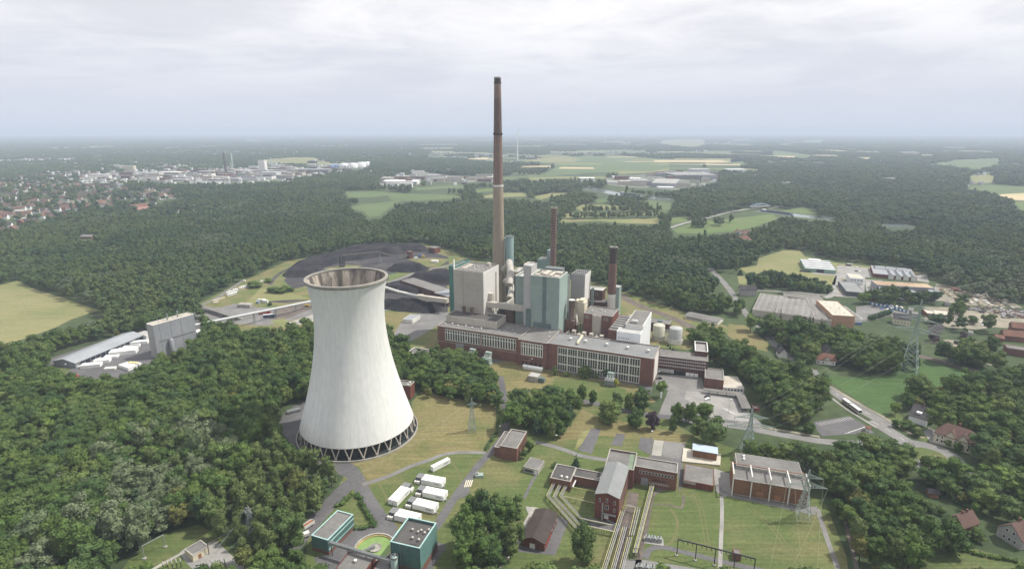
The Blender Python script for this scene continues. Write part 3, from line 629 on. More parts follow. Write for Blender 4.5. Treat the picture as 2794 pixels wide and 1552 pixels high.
def gable_body(t, F, he, hr, wall, roof, along='a', over=.5, hip=0.0, th=.28, asym=.5):
    """walls to the eaves, gables, and a roof of two slopes with its ridge along a (front to view) or b"""
    L, D = F.L, F.D; mb = MB()
    W_ = (lambda a, b, z: F.w(a, b, z)) if along == 'a' else (lambda a, b, z: F.w(b, a, z))
    A, B = (L, D) if along == 'a' else (D, L); m = B*asym
    def P_(pts): mb.poly(pts if along == 'a' else pts[::-1])
    P_([W_(0,0,0), W_(A,0,0), W_(A,0,he), W_(0,0,he)]); P_([W_(A,B,0), W_(0,B,0), W_(0,B,he), W_(A,B,he)])
    g = [(0,0,0),(0,B,0),(0,B,he)]
    if hip:
        P_([W_(0,B,0),W_(0,0,0),W_(0,0,he),W_(0,B,he)]); P_([W_(A,0,0),W_(A,B,0),W_(A,B,he),W_(A,0,he)])
    else:
        P_([W_(0,B,0),W_(0,0,0),W_(0,0,he),W_(0,m,hr),W_(0,B,he)]); P_([W_(A,0,0),W_(A,B,0),W_(A,B,he),W_(A,m,hr),W_(A,0,he)])
    w = mb.build('wall', wall, t)
    mb = MB(); o = over; sl0 = (hr-he)/m; sl1 = (hr-he)/(B-m); e0 = he-o*sl0; e1 = he-o*sl1
    def slab(pts):
        lo = [Vector(p)+Vector((0,0,.03)) for p in pts]; hi = [p+Vector((0,0,th)) for p in lo]
        n = len(pts); mb.poly(hi); mb.poly(lo[::-1])
        for i in range(n): mb.poly([lo[i], lo[(i+1)%n], hi[(i+1)%n], hi[i]])
    def sp(pts): slab(pts if along == 'a' else pts[::-1])
    r0, r1 = hip, A-hip; ov = 0 if hip else o
    sp([W_(-o,-o,e0), W_(A+o,-o,e0), W_(r1+ov,m,hr), W_(r0-ov,m,hr)]); sp([W_(A+o,B+o,e1), W_(-o,B+o,e1), W_(r0-ov,m,hr), W_(r1+ov,m,hr)])
    if hip: sp([W_(-o,B+o,e1), W_(-o,-o,e0), W_(r0,m,hr)]); sp([W_(A+o,-o,e0), W_(A+o,B+o,e1), W_(r1,m,hr)])
    r = mb.build('roof', roof, t); return w, r
def gable_house(name, label, cat, F, he, hr, wall, roof, group=None, **k):
    t = thing(name, label, cat, F.w(F.L/2, F.D/2), group); t_w, t_r = gable_body(t, F, he, hr, wall, roof, **k)
    BLOCK.append((*F.w(F.L/2, F.D/2), max(F.L, F.D)*.5+3)); return t, t_r
def chimney_on(roof, F, a, b, z0, z1, w=.7, m='brick'):
    mb = MB(); mb.box(F, a-w/2, a+w/2, b-w/2, b+w/2, z0, z1); mb.box(F, a-w/2-.1, a+w/2+.1, b-w/2-.1, b+w/2+.1, z1, z1+.15); mb.build('chimney', m, roof)
def mushroom(par, F, a, b, z, r=.9, h=1.3, m='offwhite', name='roof_vent'):
    x, y = F.w(a, b); mb = MB(); mb.lathe((x,y), [(r*.6,z),(r*.6,z+h*.55),(r,z+h*.6),(r*1.05,z+h*.8),(r*.6,z+h),(0.02,z+h*1.05)], 14); mb.build(name, m, par)
# ------------------------------------------------------------------ the power station
PF = Fr((-64.6,467.4), (170.2,-72.3))
def sub(a0, a1, b0, b1):
    f = Fr(PF.w(a0,b0), PF.e1); f.L = a1-a0; f.D = b1-b0; return f
def power_station():
    t = thing('turbine_hall', 'long brick turbine hall with rows of tall white framed windows and a flat grey roof', 'turbine hall', PF.w(90,10))
    # left, middle and right stretch
    f1 = sub(0,77,0,30.2); f2 = sub(77,102,-4,33); f3 = sub(102,185.5,-2.5,25.5)
    flat_body(t, f1, 22, 'brick', 'roof_felt', edge='concrete'); flat_body(t, f2, 22.3, 'brick', 'roof_felt', edge='concrete'); flat_body(t, f3, 22.1, 'brick', 'roof_grey', edge='concrete')
    for i in range(27):
        s = 8+i*2.42+(1.2 if i > 13 else 0); mb = MB()
        fbox(mb, f1, 'f', s-.75, s+1.67, 10.2, 20.4, 0, .12); fbox(mb, f1, 'f', s-.25, s+1.12, 17.6, 19.8, .1, .16, 1); fbox(mb, f1, 'f', s-.25, s+1.12, 10.8, 16.8, .1, .16, 1)
        for q in (12.8, 14.8): fbox(mb, f1, 'f', s-.1, s+.95, q, q+.12, .15, .19)
        mb.build('window', ['window_frame','glass'], t)
    for i in range(9):
        s = 3.4+i*2.1; mb = MB()
        fbox(mb, f2, 'f', s-.6, s+1.5, 9.6, 20.4, 0, .12); fbox(mb, f2, 'f', s-.05, s+.95, 17.6, 19.7, .1, .16, 1); fbox(mb, f2, 'f', s-.05, s+.95, 10.3, 16.7, .1, .16, 1)
        mb.build('window', ['window_frame','glass'], t)
    for i in range(8): window(t, f2, 'f', 3.3+i*2.4, 6.0, 1.3, 1.2, frame='brick_dark'); 
    for i in range(5): window(t, f2, 'f', 3.3+i*3.8, 1.0, 2.2, 3.2, frame='brick_dark', cols=2)
    for g in range(8):
        for i in range(4):
            s = 9.3+g*8.15+i*1.88; mb = MB()
            fbox(mb, f3, 'f', s-.4-(.3 if i == 0 else 0), s+1.48+(.32 if i == 3 else 0), .5, 20.6, 0, .14)
            for z0, z1 in ((14.9,19.9),(7.0,13.7),(1.2,5.8)):
                fbox(mb, f3, 'f', s-.1, s+1.3, z0, z1, .1, .18, 1); 
                for q in range(1, 3): fbox(mb, f3, 'f', s, s+1.15, z0+(z1-z0)*q/3-.06, z0+(z1-z0)*q/3+.06, .17, .2)
            mb.build('window', ['window_frame','glass'], t)
    door(t, f1, 'f', 17.5, 7.5, 9, 'cladding_grey', name='gate'); door(t, f1, 'f', 46, 4.5, 5.5, 'cladding_grey', name='gate')
    mb = MB(); fbox(mb, f3, 'r', 4, 22, 2, 21, 0, .2); mb.build('wall_panel', 'offwhite', t)
    mb = MB(); fbox(mb, f1, 'f', .5, 76, 8.3, 8.55, 0, .2); mb.build('cable_tray', 'duct', t)
    for a, b in ((3,8),(9.5,9.5),(16,7.5),(23,9),(30,7),(38,8.5)): mushroom(t, f1, a, b, 21.5, .75, 1.3)
    for a, b in ((50,13),(54,10),(57.5,12.5),(61,11),(64,16),(69,9),(58,19)): mushroom(t, f1, a, b, 21.5, .4, .7)
    for a, b in ((19,24),(21.5,15)): mushroom(t, f2, a, b, 21.8, .6, 1.2)
    for a in (14.5, 27, 44.5, 61, 77): mushroom(t, f3, a, 15.5-a*.03, 21.6, 1.35, 2.3)
    mb = MB(); q = [f3.w(20,24,21.8+1.2), f3.w(22,22.5,24), f3.w(22.5,9,23.6), f3.w(22.5,7.5,22.2)]; mb.tube(q, 1.05, 6); mb.build('roof_duct', 'cream', t)
    # broad ledge of the first boiler house, on the hall's back
    flat_body(t, sub(1,50,13.5,34), 28, 'beige', 'roof_dark', par=1.0, z0=20)
    for a in (12.5, 20.5):
        x, y = sub(0,1,0,1).w(a, 25.5); mb = MB(); mb.lathe((x,y), [(2.1,26.9),(1.5,27.2),(1.4,30.5),(2.0,33.5),(1.75,33.5),(1.2,30)], 18); mb.build('air_intake', 'rust_brown', t)
    BLOCK.extend([(*PF.w(a,10), 22) for a in range(10,190,18)])
    # first boiler house
    t = thing('boiler_house', 'tall boiler house clad in pale beige panels left of the great chimney', 'boiler house', PF.w(14,47))
    F = sub(0,29.5,30.5,63.5); flat_body(t, F, 65.5, 'panel_beige', 'roof_felt', par=1.0)
    mb = MB(); fbox(mb, F, 'r', .25, F.D-.05, 0, 65.3, 0, .3); mb.build('cladding', 'panel_lit', t)  # right face: sunlight painted in as a paler copy of the panels
    mb = MB(); fbox(mb, F, 'r', 25, 28, 22, 60, .3, .45); mb.build('window_strip', 'louvre', t)
    for a in range(6):
        for b in (7, 15, 22): mushroom(t, F, 5+a*4.2, b+(a%2)*2, 64.5, .55, .9)
    mb = MB(); mb.box(F, 20, 23, 27, 31, 64.5, 67.5); mb.box(F, 4, 7, 8, 26, 64.5, 65.6); mb.build('roof_housing', 'beige', t)
    F2 = sub(-6.5,0,34,63.5); flat_body(t, F2, 67.5, 'teal_dark', 'roof_felt', par=1.2, wname='stair_tower')
    x, y = PF.w(-.6,33.2); mb = MB(); mb.lathe((x,y), [(.55,0),(.55,74),(0.02,74.2)], 12); mb.build('flue_pipe', 'offwhite', t)
    mb = MB(); mb.bar(PF.w(-5,60,67), PF.w(29,60,67), .3); [mb.bar(PF.w(a,60,65), PF.w(a,60,67), .25) for a in (0,10,20,29)]; mb.build('railing', 'steel', t)
    mb = MB(); mb.box(sub(29.8,34,40,44), 0, 4, 0, 4, 24, 44); mb.build('lift_shaft', 'beige', t)
    # second boiler house, teal
    t = thing('boiler_house', 'tall teal clad boiler house with a dark vertical stripe behind the turbine hall', 'boiler house', PF.w(87,41))
    F = sub(74.5,99.8,30.6,53); flat_body(t, F, 67.5, 'teal', 'roof_light', par=2.2, edge='offwhite')
    mb = MB(); fbox(mb, F, 'f', 10.6, 14.1, 24.5, 67.3, 0, .12); fbox(mb, F, 'f', 2.5, 18.8, 22.2, 26.5, .0, .16); mb.build('stripe', 'slate_blue', t)
    mb = MB(); fbox(mb, F, 'r', .25, F.D, 0, 67.3, 0, .22); mb.build('cladding', 'teal_lit', t)  # right face in a lightened teal that paints in the sun
    mb = MB()
    for a0,a1,b0,b1,z in ((2,6,4,8,67.6),(8,12,6,20,68.3),(14,17,5,19,67.9),(18,23,12,18,68.8),(3,7,13,19,67.4),(19,23,3,9,67.6)): mb.box(F,a0,a1,b0,b1,65.3,z)
    mb.build('roof_housing', 'beige', t)
    mb = MB(); mb.tube([F.w(1,10,67.2),F.w(24,10,67.2)],.4,6); mb.tube([F.w(1,15,67.4),F.w(24,15,67.4)],.4,6); mb.build('roof_beam', 'duct', t)
    F2 = sub(67.2,74.2,32.5,46); flat_body(t, F2, 75, 'shaft_grey', 'roof_light', par=.6, wname='stair_tower')
    F3 = sub(55.2,67.2,43,62); flat_body(t, F3, 62.3, 'teal', 'roof_light', par=1.5, wname='side_block', edge='offwhite')
    F4 = sub(53.2,55,45,62); flat_body(t, F4, 61, 'slate_dark', 'roof_dark', par=.5, wname='glass_strip')
    F5 = sub(70.5,74.4,29.5,32.4); flat_body(t, F5, 37, 'slate_blue', 'roof_dark', par=.4, wname='lean_to', z0=20)
    mb = MB(); mb.box(sub(68,99,54,64),0,31,0,10,0,63); mb.box(sub(78,94,55,63),0,16,0,8,63,69); mb.build('rear_block', 'slate_grey', t)
    # filter building behind it
    t = thing('filter_house', 'grey filter house with rows of roof fans behind the teal boiler house', 'filter house', PF.w(102,85)); F = sub(95.5,108.5,78,97)
    flat_body(t, F, 60, 'cladding_mid', 'roof_felt', par=.6, z0=34); mb = MB(); fbox(mb, F, 'r', .1, F.D, 34.2, 59.8, 0, .2); mb.build('cladding', 'panel_lit', t)  # right face takes the boiler house's painted sunlit panel colour
    mb = MB(); 
    for b in (0, 17): 
        for a in (0.5, 12): mb.box(F, a, a+1.1, b, b+1.2, 0, 34)
    mb.poly([F.w(0,0,34),F.w(4.5,6,22),F.w(4.5,12,22),F.w(0,19,34)]); mb.poly([F.w(13,19,34),F.w(8.5,12,22),F.w(8.5,6,22),F.w(13,0,34)]); mb.poly([F.w(0,0,34),F.w(13,0,34),F.w(8.5,6,22),F.w(4.5,6,22)]); mb.build('hopper', 'duct', t)
    for i in range(6):
        for j in range(3): mushroom(t, F, 1.6+i*2, 3+j*6, 59.4, .8, 1.3, 'steel')
    # ducts, filters and steelwork between the boiler houses and the great chimney
    t = thing('flue_duct', 'fat bent flue duct joining the filters to the foot of the great chimney', 'duct', PF.w(22,120))
    mb = MB(); mb.tube([PF.w(30,88,40),PF.w(26,100,52),PF.w(17,118,55),PF.w(9,135,47),PF.w(-4,152,38)], 3.6, 14); mb.tube([PF.w(31,86,26),PF.w(26,104,31),PF.w(14,130,31),PF.w(-4,156,24)], 3.4, 14); mb.build('duct', 'duct', t)
    mb = MB()
    for a,b,z in ((26,100,48),(17,118,51),(9,135,43),(26,104,27)):
        for d in (-2.5,2.5): mb.bar(PF.w(a+d,b,0), PF.w(a+d,b,z), .5)
    mb.build('support', 'steel_dark', t)
    t = thing('filter_house', 'beige filter house with an orange sided roof housing right of the great chimney', 'filter house', PF.w(34,110))
    F = sub(20,44,118,140); flat_body(t, F, 46, 'beige', 'roof_light', par=.5, z0=14)
    mb = MB()
    for a in (0,8,16,23.4):
        for b in (0,10,21.4): mb.box(F,a,a+.6,b,b+.6,0,14)
    mb.build('support', 'steel_dark', t)
    G_ = sub(30,38,124,138); mb = MB(); mb.box(G_,0,8,0,14,45.5,53); mb.build('roof_housing', 'beige', t); mb = MB(); fbox(mb, G_, 'r', .1, 13.9, 46, 52.8, -0.0, .15) if G_.L else None; mb.build('cladding', 'orange_wall', t)
    for a in (3,9,14,20): mushroom(t, F, a, 6, 45.5, .8, 3.0, 'offwhite')
    t = thing('filter_house', 'low dark steel filter block between the two boiler houses', 'filter house', PF.w(42,70)); F = sub(31,53,60,88)
    flat_body(t, F, 24, 'steel_dark', 'roof_dark', par=.5); mb = MB()
    for i in range(5): mb.box(F, 2+i*4, 4+i*4, 3, 20, 23.5, 27+(i%2)*3); mb.tube([F.w(3+i*4,4,27),F.w(3+i*4,2,20),F.w(3+i*4,1,10)], .6, 6)
    mb.build('filter', 'duct', t)
    t = thing('silo', 'squat rust brown tank standing between the boiler houses', 'silo', PF.w(52,38)); x,y = PF.w(50,44); mb = MB(); mb.lathe((x,y), [(4.2,0),(4.2,29),(0.1,30.5)], 20); mb.build('body', 'rust_brown', t)
    mb = MB(); mb.lathe((x,y), [(4.3,20),(4.5,20.1),(4.5,20.5),(4.3,20.6)], 20); mb.build('hoop', 'steel_dark', t)
    t = thing('link_bridge', 'beige enclosed bridge between the two boiler houses', 'bridge', PF.w(48,42)); F = sub(29.9,67.1,36.5,41)
    mb = MB(); mb.box(F,0,F.L,0,F.D,32.2,37); mb.build('gallery', 'beige', t)
    for a in (17,21): mushroom(t, F, a, 2, 37, 1, 1, 'white')
    # great chimney
    c = PF.w(-14,160); t = thing('great_chimney', 'very tall tapering chimney with beige lower half and brown brick upper half', 'chimney', c)
    ztop = HTw(c, 211); zmid = HTw(c, 506); zc = HTw(c, 364); zd = HTw(c, 269)
    rr = lambda z: 7.8-(7.8-3.45)*(z/ztop)**.92
    def col(mb, z0, z1, m=0, n=14): mb.lathe(c, [(rr(z0+(z1-z0)*i/n), z0+(z1-z0)*i/n) for i in range(n+1)], 40, m)
    mb = MB(); col(mb, 0, zmid-1.3); mb.lathe(c, [(rr(zmid)+.35,zmid-1.3),(rr(zmid)+.4,zmid+.6),(rr(zmid),zmid+.7)], 40, 1, smooth=False); mb.build('lower_shaft', ['chimney_concrete','offwhite'], t)
    mb = MB(); col(mb, zmid+.6, zc-1, 0); col(mb, zc-1, zd, 1); col(mb, zd, ztop-5, 0); col(mb, ztop-5, ztop-1.5, 2, 2); mb.build('upper_shaft', ['chimney_brick','chimney_brick_dark','chimney_dark'], t)
    mb = MB(); mb.lathe(c, [(rr(zc)+.1,zc-1.6),(rr(zc)+.8,zc-1),(rr(zc)+.8,zc),(rr(zc)+.1,zc+.2)], 40, smooth=False); mb.lathe(c, [(rr(ztop-6),ztop-6.4),(rr(ztop)+.5,ztop-6),(rr(ztop)+.5,ztop-5.2),(rr(ztop),ztop-5)], 40, smooth=False); mb.build('platform', 'chimney_dark', t)
    mb = MB(); mb.lathe(c, [(rr(ztop),ztop-1.6),(rr(ztop)+.25,ztop-1.2),(rr(ztop)+.25,ztop),(rr(ztop)-.7,ztop),(rr(ztop)-.7,ztop-8)], 40, smooth=False); mb.build('rim', 'concrete', t)
    c = PF.w(63.7,120); t = thing('slim_chimney', 'slim ribbed brown chimney rising behind the teal boiler house', 'chimney', c); zt = HTw(c, 565.5)
    mb = MB(); mb.lathe(c, [(3.15-.3*i/20, zt*i/20) for i in range(21)], 28)
    for i in range(1, 44):
        z = zt*i/44; r = 3.15-.3*z/zt; mb.lathe(c, [(r,z-.28),(r+.16,z-.24),(r+.16,z+.24),(r,z+.28)], 28, 1, smooth=False)
    mb.build('shaft', ['chimney_brick','chimney_dark'], t); mb = MB(); mb.lathe(c, [(2.85,zt-1.2),(3.1,zt-1),(3.1,zt),(2.4,zt),(2.4,zt-7)], 28, smooth=False); mb.build('rim', 'concrete', t)
    c = PF.w(126.2,110); t = thing('short_chimney', 'short chimney with white foot, brick red middle and soot black top', 'chimney', c); zt = HTw(c, 673); zw = HTw(c, 640+590/3.669); zb = HTw(c, 640+285/3.669)
    r_ = lambda z: 4.4-1.0*z/zt; mb = MB(); mb.lathe(c, [(r_(0),0),(r_(zw),zw)], 32, 0); mb.lathe(c, [(r_(zw)+.02,zw),(r_(zb),zb)], 32, 1); mb.lathe(c, [(r_(zb)+.02,zb),(r_(zt),zt)], 32, 2); mb.build('shaft', ['offwhite','chimney_red','chimney_dark'], t)
    mb = MB(); mb.lathe(c, [(r_(zt),zt-.8),(r_(zt)+.3,zt-.7),(r_(zt)+.3,zt),(r_(zt)-.8,zt),(r_(zt)-.8,zt-6)], 32, smooth=False); mb.build('rim', 'concrete', t)
    # silos behind the great chimney
    for a, b, top, lb in ((-0.3,160,73.5,'tall teal silo standing right behind the great chimney'),(-8.5,166,70,'teal silo half hidden between the great chimney and its twin silo')):
        c = PF.w(a,b); t = thing('silo', lb, 'silo', c); mb = MB(); mb.lathe(c, [(4.2,0),(4.2,top),(4.0,top+.2),(0.1,top+.6)], 28); mb.build('body', 'teal_silo', t)
        mb = MB(); mb.lathe(c, [(4.25,top-.1),(4.45,top),(4.45,top+1.1),(4.3,top+1.1),(4.25,top+.2)], 28, smooth=False); mb.build('railing', 'steel', t)
    t = thing('bunker_tower', 'teal coal bunker tower with a slanting conveyor left of the slim chimney', 'tower', PF.w(37,170)); F = sub(30,46,166,180); flat_body(t, F, 50, 'teal_silo', 'roof_felt', par=.4)
    F2 = sub(40,46,168,178); mb = MB(); mb.box(F2,0,6,0,10,49.8,60); mb.build('head_house', 'teal_silo', t); mb = MB(); mb.bar(PF.w(44,165,59), PF.w(52,164,24), 1.6); mb.build('conveyor', 'metal_roof', t)
    mb = MB(); mb.poly([PF.w(24,166,0),PF.w(30,166,0),PF.w(30,166,46),PF.w(26,166,30)][::1]); mb.box(sub(23,30,166,178),0,7,0,12,0,34); mb.build('side_block', 'teal_silo', t)
    # right hand group
    t = thing('transfer_house', 'brick transfer house with conveyors behind the filter house and short chimney', 'conveyor house', PF.w(107,118)); F = sub(98,117,112,124); flat_body(t, F, 37.5, 'brick_dark', 'roof_light', par=.3, z0=18, edge='offwhite')
    F2 = sub(104,122,104,116); flat_body(t, F2, 28, 'brick_dark', 'roof_felt', par=.3, z0=8, wname='lower_wall'); window(t, F, 'f', 9, 32, 5, 3, cols=3)
    mb = MB(); [mb.bar(PF.w(a,b,0),PF.w(a,b,18),.6) for a in (99,108,116) for b in (113,123)]; mb.build('support', 'steel_dark', t)
    t = thing('conveyor', 'long sloping covered conveyor rising to the brick transfer house', 'conveyor', PF.w(128,90)); mb = MB(); mb.bar(PF.w(121,106,22),PF.w(112,84,4),2.6); mb.bar(PF.w(99,112,30),PF.w(117,76,12),2.4); mb.build('gallery', 'duct', t)
    t = thing('pipe_bridge', 'grey pipe bridge running from the short chimney towards the railway', 'pipe bridge', PF.w(145,125)); mb = MB(); mb.bar(PF.w(126,105,10),PF.w(150,140,9),3.0); mb.build('gallery', 'roof_light', t); mb = MB(); [mb.bar(PF.w(126+24*k,105+35*k,0),PF.w(126+24*k,105+35*k,9),.6) for k in (.2,.5,.8)]; mb.build('support','steel_dark',t)
    t = thing('teal_tower', 'narrow teal tower block right behind the short chimney', 'tower', PF.w(133,112)); F = sub(128.5,133.5,110,119); flat_body(t, F, 43, 'teal', 'roof_light', par=.4)
    t = thing('teal_tower', 'narrow teal pipe tower standing right of the grey filter house', 'tower', PF.w(110,101)); F = sub(108.8,111,100,103); flat_body(t, F, 42, 'teal', 'roof_light', par=.3)
    t = thing('brick_tower', 'small brick tower carrying a stubby dark round flue', 'tower', PF.w(104.8,51)); F = sub(100.6,109,47,55); flat_body(t, F, 26, 'brick', 'concrete', par=.4)
    windows(t, F, 'f', 2, 6.5, 2, 15, 1.7, 4, frame='brick_dark'); c = F.w(4.4,4); mb = MB(); mb.lathe(c, [(2.6,25.5),(2.5,43),(2.7,43.1),(2.7,43.8)], 22); mb.lathe(c, [(2.7,43.8),(.05,44.3)], 22, 1); mb.build('flue', ['chimney_brick','white'], t)
    t = thing('filter_house', 'cream boxy filter unit with ducts beside the stubby dark flue', 'filter house', PF.w(112,62)); F = sub(108.2,114.5,58,68); mb = MB(); mb.box(F,0,F.L,0,F.D,22,40); mb.box(F,1,5,1,9,40,42); mb.box(F,-2.5,-.2,1,8,24,41); mb.build('body', 'cream', t); mb = MB(); mb.tube([F.w(-1,-1,30),F.w(1,-6,28),F.w(3,-9,22)], 1.2, 8); mb.build('duct','duct',t); mb = MB(); [mb.bar(F.w(a,b,0),F.w(a,b,22),.5) for a in (0.4,6) for b in (.5,9.5)]; mb.build('support','steel_dark',t)
    t = thing('bunker_block', 'brick coal bunker block with a beige bay on its front', 'building', PF.w(129,62)); F = sub(116.5,141.5,49.5,73); flat_body(t, F, 33.5, 'brick', 'roof_felt', par=.5, edge='concrete')
    mb = MB(); mb.prism([F.w(7.6,.1),F.w(8.2,-1.6),F.w(15.2,-1.6),F.w(15.8,.1)], 0, 33.3); mb.build('bay', 'beige', t)
    mb = MB(); fbox(mb, F, 'r', .2, F.D, 10, 33.3, 0, .15); mb.build('side_wall', 'brick_red', t)
    for i in range(3): window(t, F, 'f', 1.2+i*1.4, 29.3, .9, 2.4); window(t, F, 'f', 17.5+i*1.4, 29.3, .9, 2.4)
    for a,b in ((5,9),(12,14),(16,10)): mushroom(t, F, a, b, 33, .7, 1.2)
    t = thing('annex_hall', 'stepped hall with a tall blank white side wall above the turbine hall', 'hall', PF.w(158,50)); F = sub(155.5,169.6,36,76); flat_body(t, F, 33.5, 'offwhite', 'roof_felt', par=.3)
    F2 = sub(150.8,169.6,26,36); flat_body(t, F2, 29.8, 'white_wall', 'roof_light', par=.3, wname='front_wall', rname='front_roof'); F3 = sub(142,155.4,33,76); flat_body(t, F3, 27.5, 'brick', 'roof_felt', par=.3, wname='side_wall', rname='side_roof')
    mb = MB()
    for i in range(6): mb.box(F3, 1.5, 11, 6+i*6, 7.2+i*6, 27.2, 28.6)
    mb.build('skylight', 'roof_light', t); mb = MB(); mb.box(F, 4, 9, 3, 8, 33.2, 35.5); mb.build('roof_housing', 'roof_light', t)
    mb = MB(); fbox(mb, F, 'r', -9.9, F.D-.05, 0, 29.7, 0, .25); fbox(mb, F, 'r', 0.1, F.D-.05, 29.7, 33.4, 0, .25); mb.build('blank_wall', 'white_wall', t)
    for i in range(5): window(t, F2, 'f', 1.5+i*2, 24.2, .8, .8, frame='glass')
    t = thing('low_block', 'low brick boiler annex in the court between turbine hall and bunker block', 'building', PF.w(125,38)); F = sub(103,141,28,46); flat_body(t, F, 15, 'brick_dark', 'roof_dark', par=.4); mb = MB()
    for i in range(7): mb.box(F, 2+i*5, 5+i*5, 3+(i*5)%7, 7+(i*5)%7, 14.6, 18+(i*3)%5); mb.tube([F.w(1+i*5,9,16),F.w(3+i*5,12,19),F.w(5+i*5,11,15)], .5, 6)
    mb.build('plant_unit', 'duct', t)
    BLOCK.extend([(*PF.w(a,b), 14) for a in range(-10,180,14) for b in range(30,150,14)])
def HTw(c, v):
    """height at which a vertical over ground point c crosses row v of the photograph"""
    y = -(v-776)/FPX; cc, ss = cos(PITCH), sin(PITCH); return CAM_H+c[1]*(y*cc-ss)/(cc+y*ss)
mk('slate_grey', (.16,.18,.18), .85, .08, .06, .5); mk('window_frame', (.62,.61,.55), .7, .06, .3, 2); mk('roof_grey', (.215,.22,.222), .95, .1, .06, .5, (.18,.185,.187)); mk('rust_brown', (.13,.085,.065), .9, .2, .3, 2)
mk('panel_beige', (.43,.4,.355), .85, .06, .05, .6, (.375,.345,.305), panel=(3.4,2.1,.78)); mk('panel_lit', (.66,.645,.615), .8, .04, .05, .6, panel=(2.2,2.1,.86)); mk('louvre', (.33,.31,.27), .9, .1, .3, 3)
mk('teal_lit', (.3,.385,.355), .7, .05, .05, .5, panel=(1.2,7.5,.9)); mk('teal_silo', (.19,.27,.265), .7, .06, .06, .5); mk('shaft_grey', (.42,.41,.395), .85, .05, .05, .6); mk('slate_dark', (.035,.04,.06), .4, .1, .2, 2)
mk('cladding_mid', (.33,.325,.32), .7, .06, .06, .6); mk('chimney_brick_dark', (.17,.12,.104), .9, .14, .03, .5, stretch=(1,1,.25)); mk('chimney_red', (.185,.11,.09), .9, .14, .05, .6, (.14,.085,.07), stretch=(1,1,.25)); mk('brick_red', (.17,.06,.042), .9, .18, .1, 1.5); mk('white_wall', (.74,.75,.76), .7, .04, .05, .5)
power_station()
# ------------------------------------------------------------------ lawns, roads and yards of the foreground
mk('worn_track', (.135,.13,.06), .95, .2, .3, 1.5, (.11,.125,.045)); mk('teal_hall_lit', (.12,.235,.215), .65, .06, .06, .5, panel=(1.1,40,.85)); mk('teal_pale', (.4,.52,.5), .4, .06, .1, .8); mk('ochre', (.42,.33,.13), .8, .15, .2, 1); mk('metal_dull', (.225,.235,.235), .7, .07, .08, .8); mk('roof_green', (.2,.25,.18), .95, .1, .1, 1); mk('sand_pale', (.5,.47,.4), .9, .08, .1, 1)
def sheet(n, pts, m, z, name): return flat_sheet(name, Gs(n, pts), z, m)
sheet('d', [(760,1600),(775,1330),(830,1260),(872,1185),(840,1150),(1000,1060),(1260,985),(1560,985),(1740,1090),(1850,1130),(2080,1270),(2130,1400),(2150,1600)], 'lawn', .03, 'lawn')
sheet('d', [(1035,1010),(1062,985),(1250,1022),(1256,1082),(1215,1135),(1120,1140),(1040,1170),(940,1212),(925,1205),(905,1175),(868,1160),(985,1130),(1040,1070)], 'dry_lawn', .05, 'dry_lawn')
sheet('d', [(686,1062),(740,1020),(770,1005),(790,1000),(760,1110),(780,1150),(850,1168),(905,1180),(870,1200),(790,1165),(720,1130),(700,1100)], 'asphalt', .05, 'yard')
sheet('d', [(1200,918),(1290,905),(1400,935),(1600,968),(1650,1010),(1600,1020),(1480,1008),(1380,975),(1270,985),(1215,965)], 'dry_lawn', .05, 'dry_lawn')
sheet('d', [(1200,895),(1190,920),(1290,912),(1310,940),(1420,945),(1500,965),(1640,990),(1640,960),(1400,880),(1220,850),(1110,860)], 'asphalt', .045, 'yard')
sheet('d', [(1465,1030),(1500,1045),(1640,1075),(1740,1095),(1725,1115),(1640,1110),(1520,1095),(1400,1110)], 'dry_lawn', .05, 'dry_lawn')
sheet('b5', [(1195,725),(1770,760),(1800,900),(2180,960),(2260,1120),(2500,1330),(2300,1340),(1900,1240),(1700,1200),(1400,1260),(1270,1190),(1380,920),(1240,850)], 'asphalt_light', .06, 'forecourt')
sheet('b5', [(1590,925),(2170,970),(2250,1120),(2400,1300),(1880,1230),(1840,1180),(1570,1010)], 'paving', .08, 'car_park')
sheet('b5', [(60,760),(690,820),(780,870),(890,905),(880,1090),(400,1040),(0,960)], 'lawn', .07, 'lawn')
sheet('b2', [(560,1440),(500,1330),(640,1290),(850,1075),(1000,1062),(1180,1075),(1600,1195),(1672,1222),(1500,1500),(560,1500)], 'asphalt', .05, 'yard')
sheet('b2', [(1010,710),(1500,500),(1700,435),(1960,440),(1800,670),(1570,1000),(1200,1060),(1130,960)], 'lawn', .045, 'lawn')
def gp(n, pts): return Gs(n, pts)
road('road', gp('b2', [(560,470),(700,500),(800,545),(860,610),(900,680),(960,800),(1060,950),(1140,1050),(1175,1100)]), 8.0, .08, 'asphalt')
road('road', gp('b2', [(880,640),(800,700),(700,800),(600,910),(480,1045),(380,1160),(300,1260)]), 8.5, .09, 'asphalt')
road('path', gp('b2', [(930,690),(1060,650),(1200,600),(1350,530),(1500,480),(1650,425),(1800,408),(2010,412)]), 3.0, .085, 'asphalt_light')
road('lane', gp('b2', [(2140,-260),(2165,-120),(2175,0),(2190,130),(2160,270),(2060,400),(1950,520),(1840,670),(1720,830),(1620,990),(1560,1080)]), 4.6, .095, 'asphalt')
mb = MB(); c = smooth_line(gp('b2', [(1880,650),(1790,745)]),1); strip(mb, [c[0], c[-1]], 4.4, .1); struct('crossing_pad', mb, 'asphalt')
for i in range(4):
    mb = MB(); a = G('b2',1825+i*17,712+i*-1); b = G('b2',1850+i*17-6,650); strip(mb, [a.xy, b.xy], .55, .115); struct('crossing_stripe', mb, 'cream')
sheet('b2', [(1740,750),(1860,690),(1872,750),(1835,800),(1760,815)], 'asphalt', .075, 'yard')
road('path', gp('b3', [(515,318),(600,335),(700,362),(800,395),(900,432),(1020,455),(1150,475)]), 3.6, .08, 'asphalt_light')
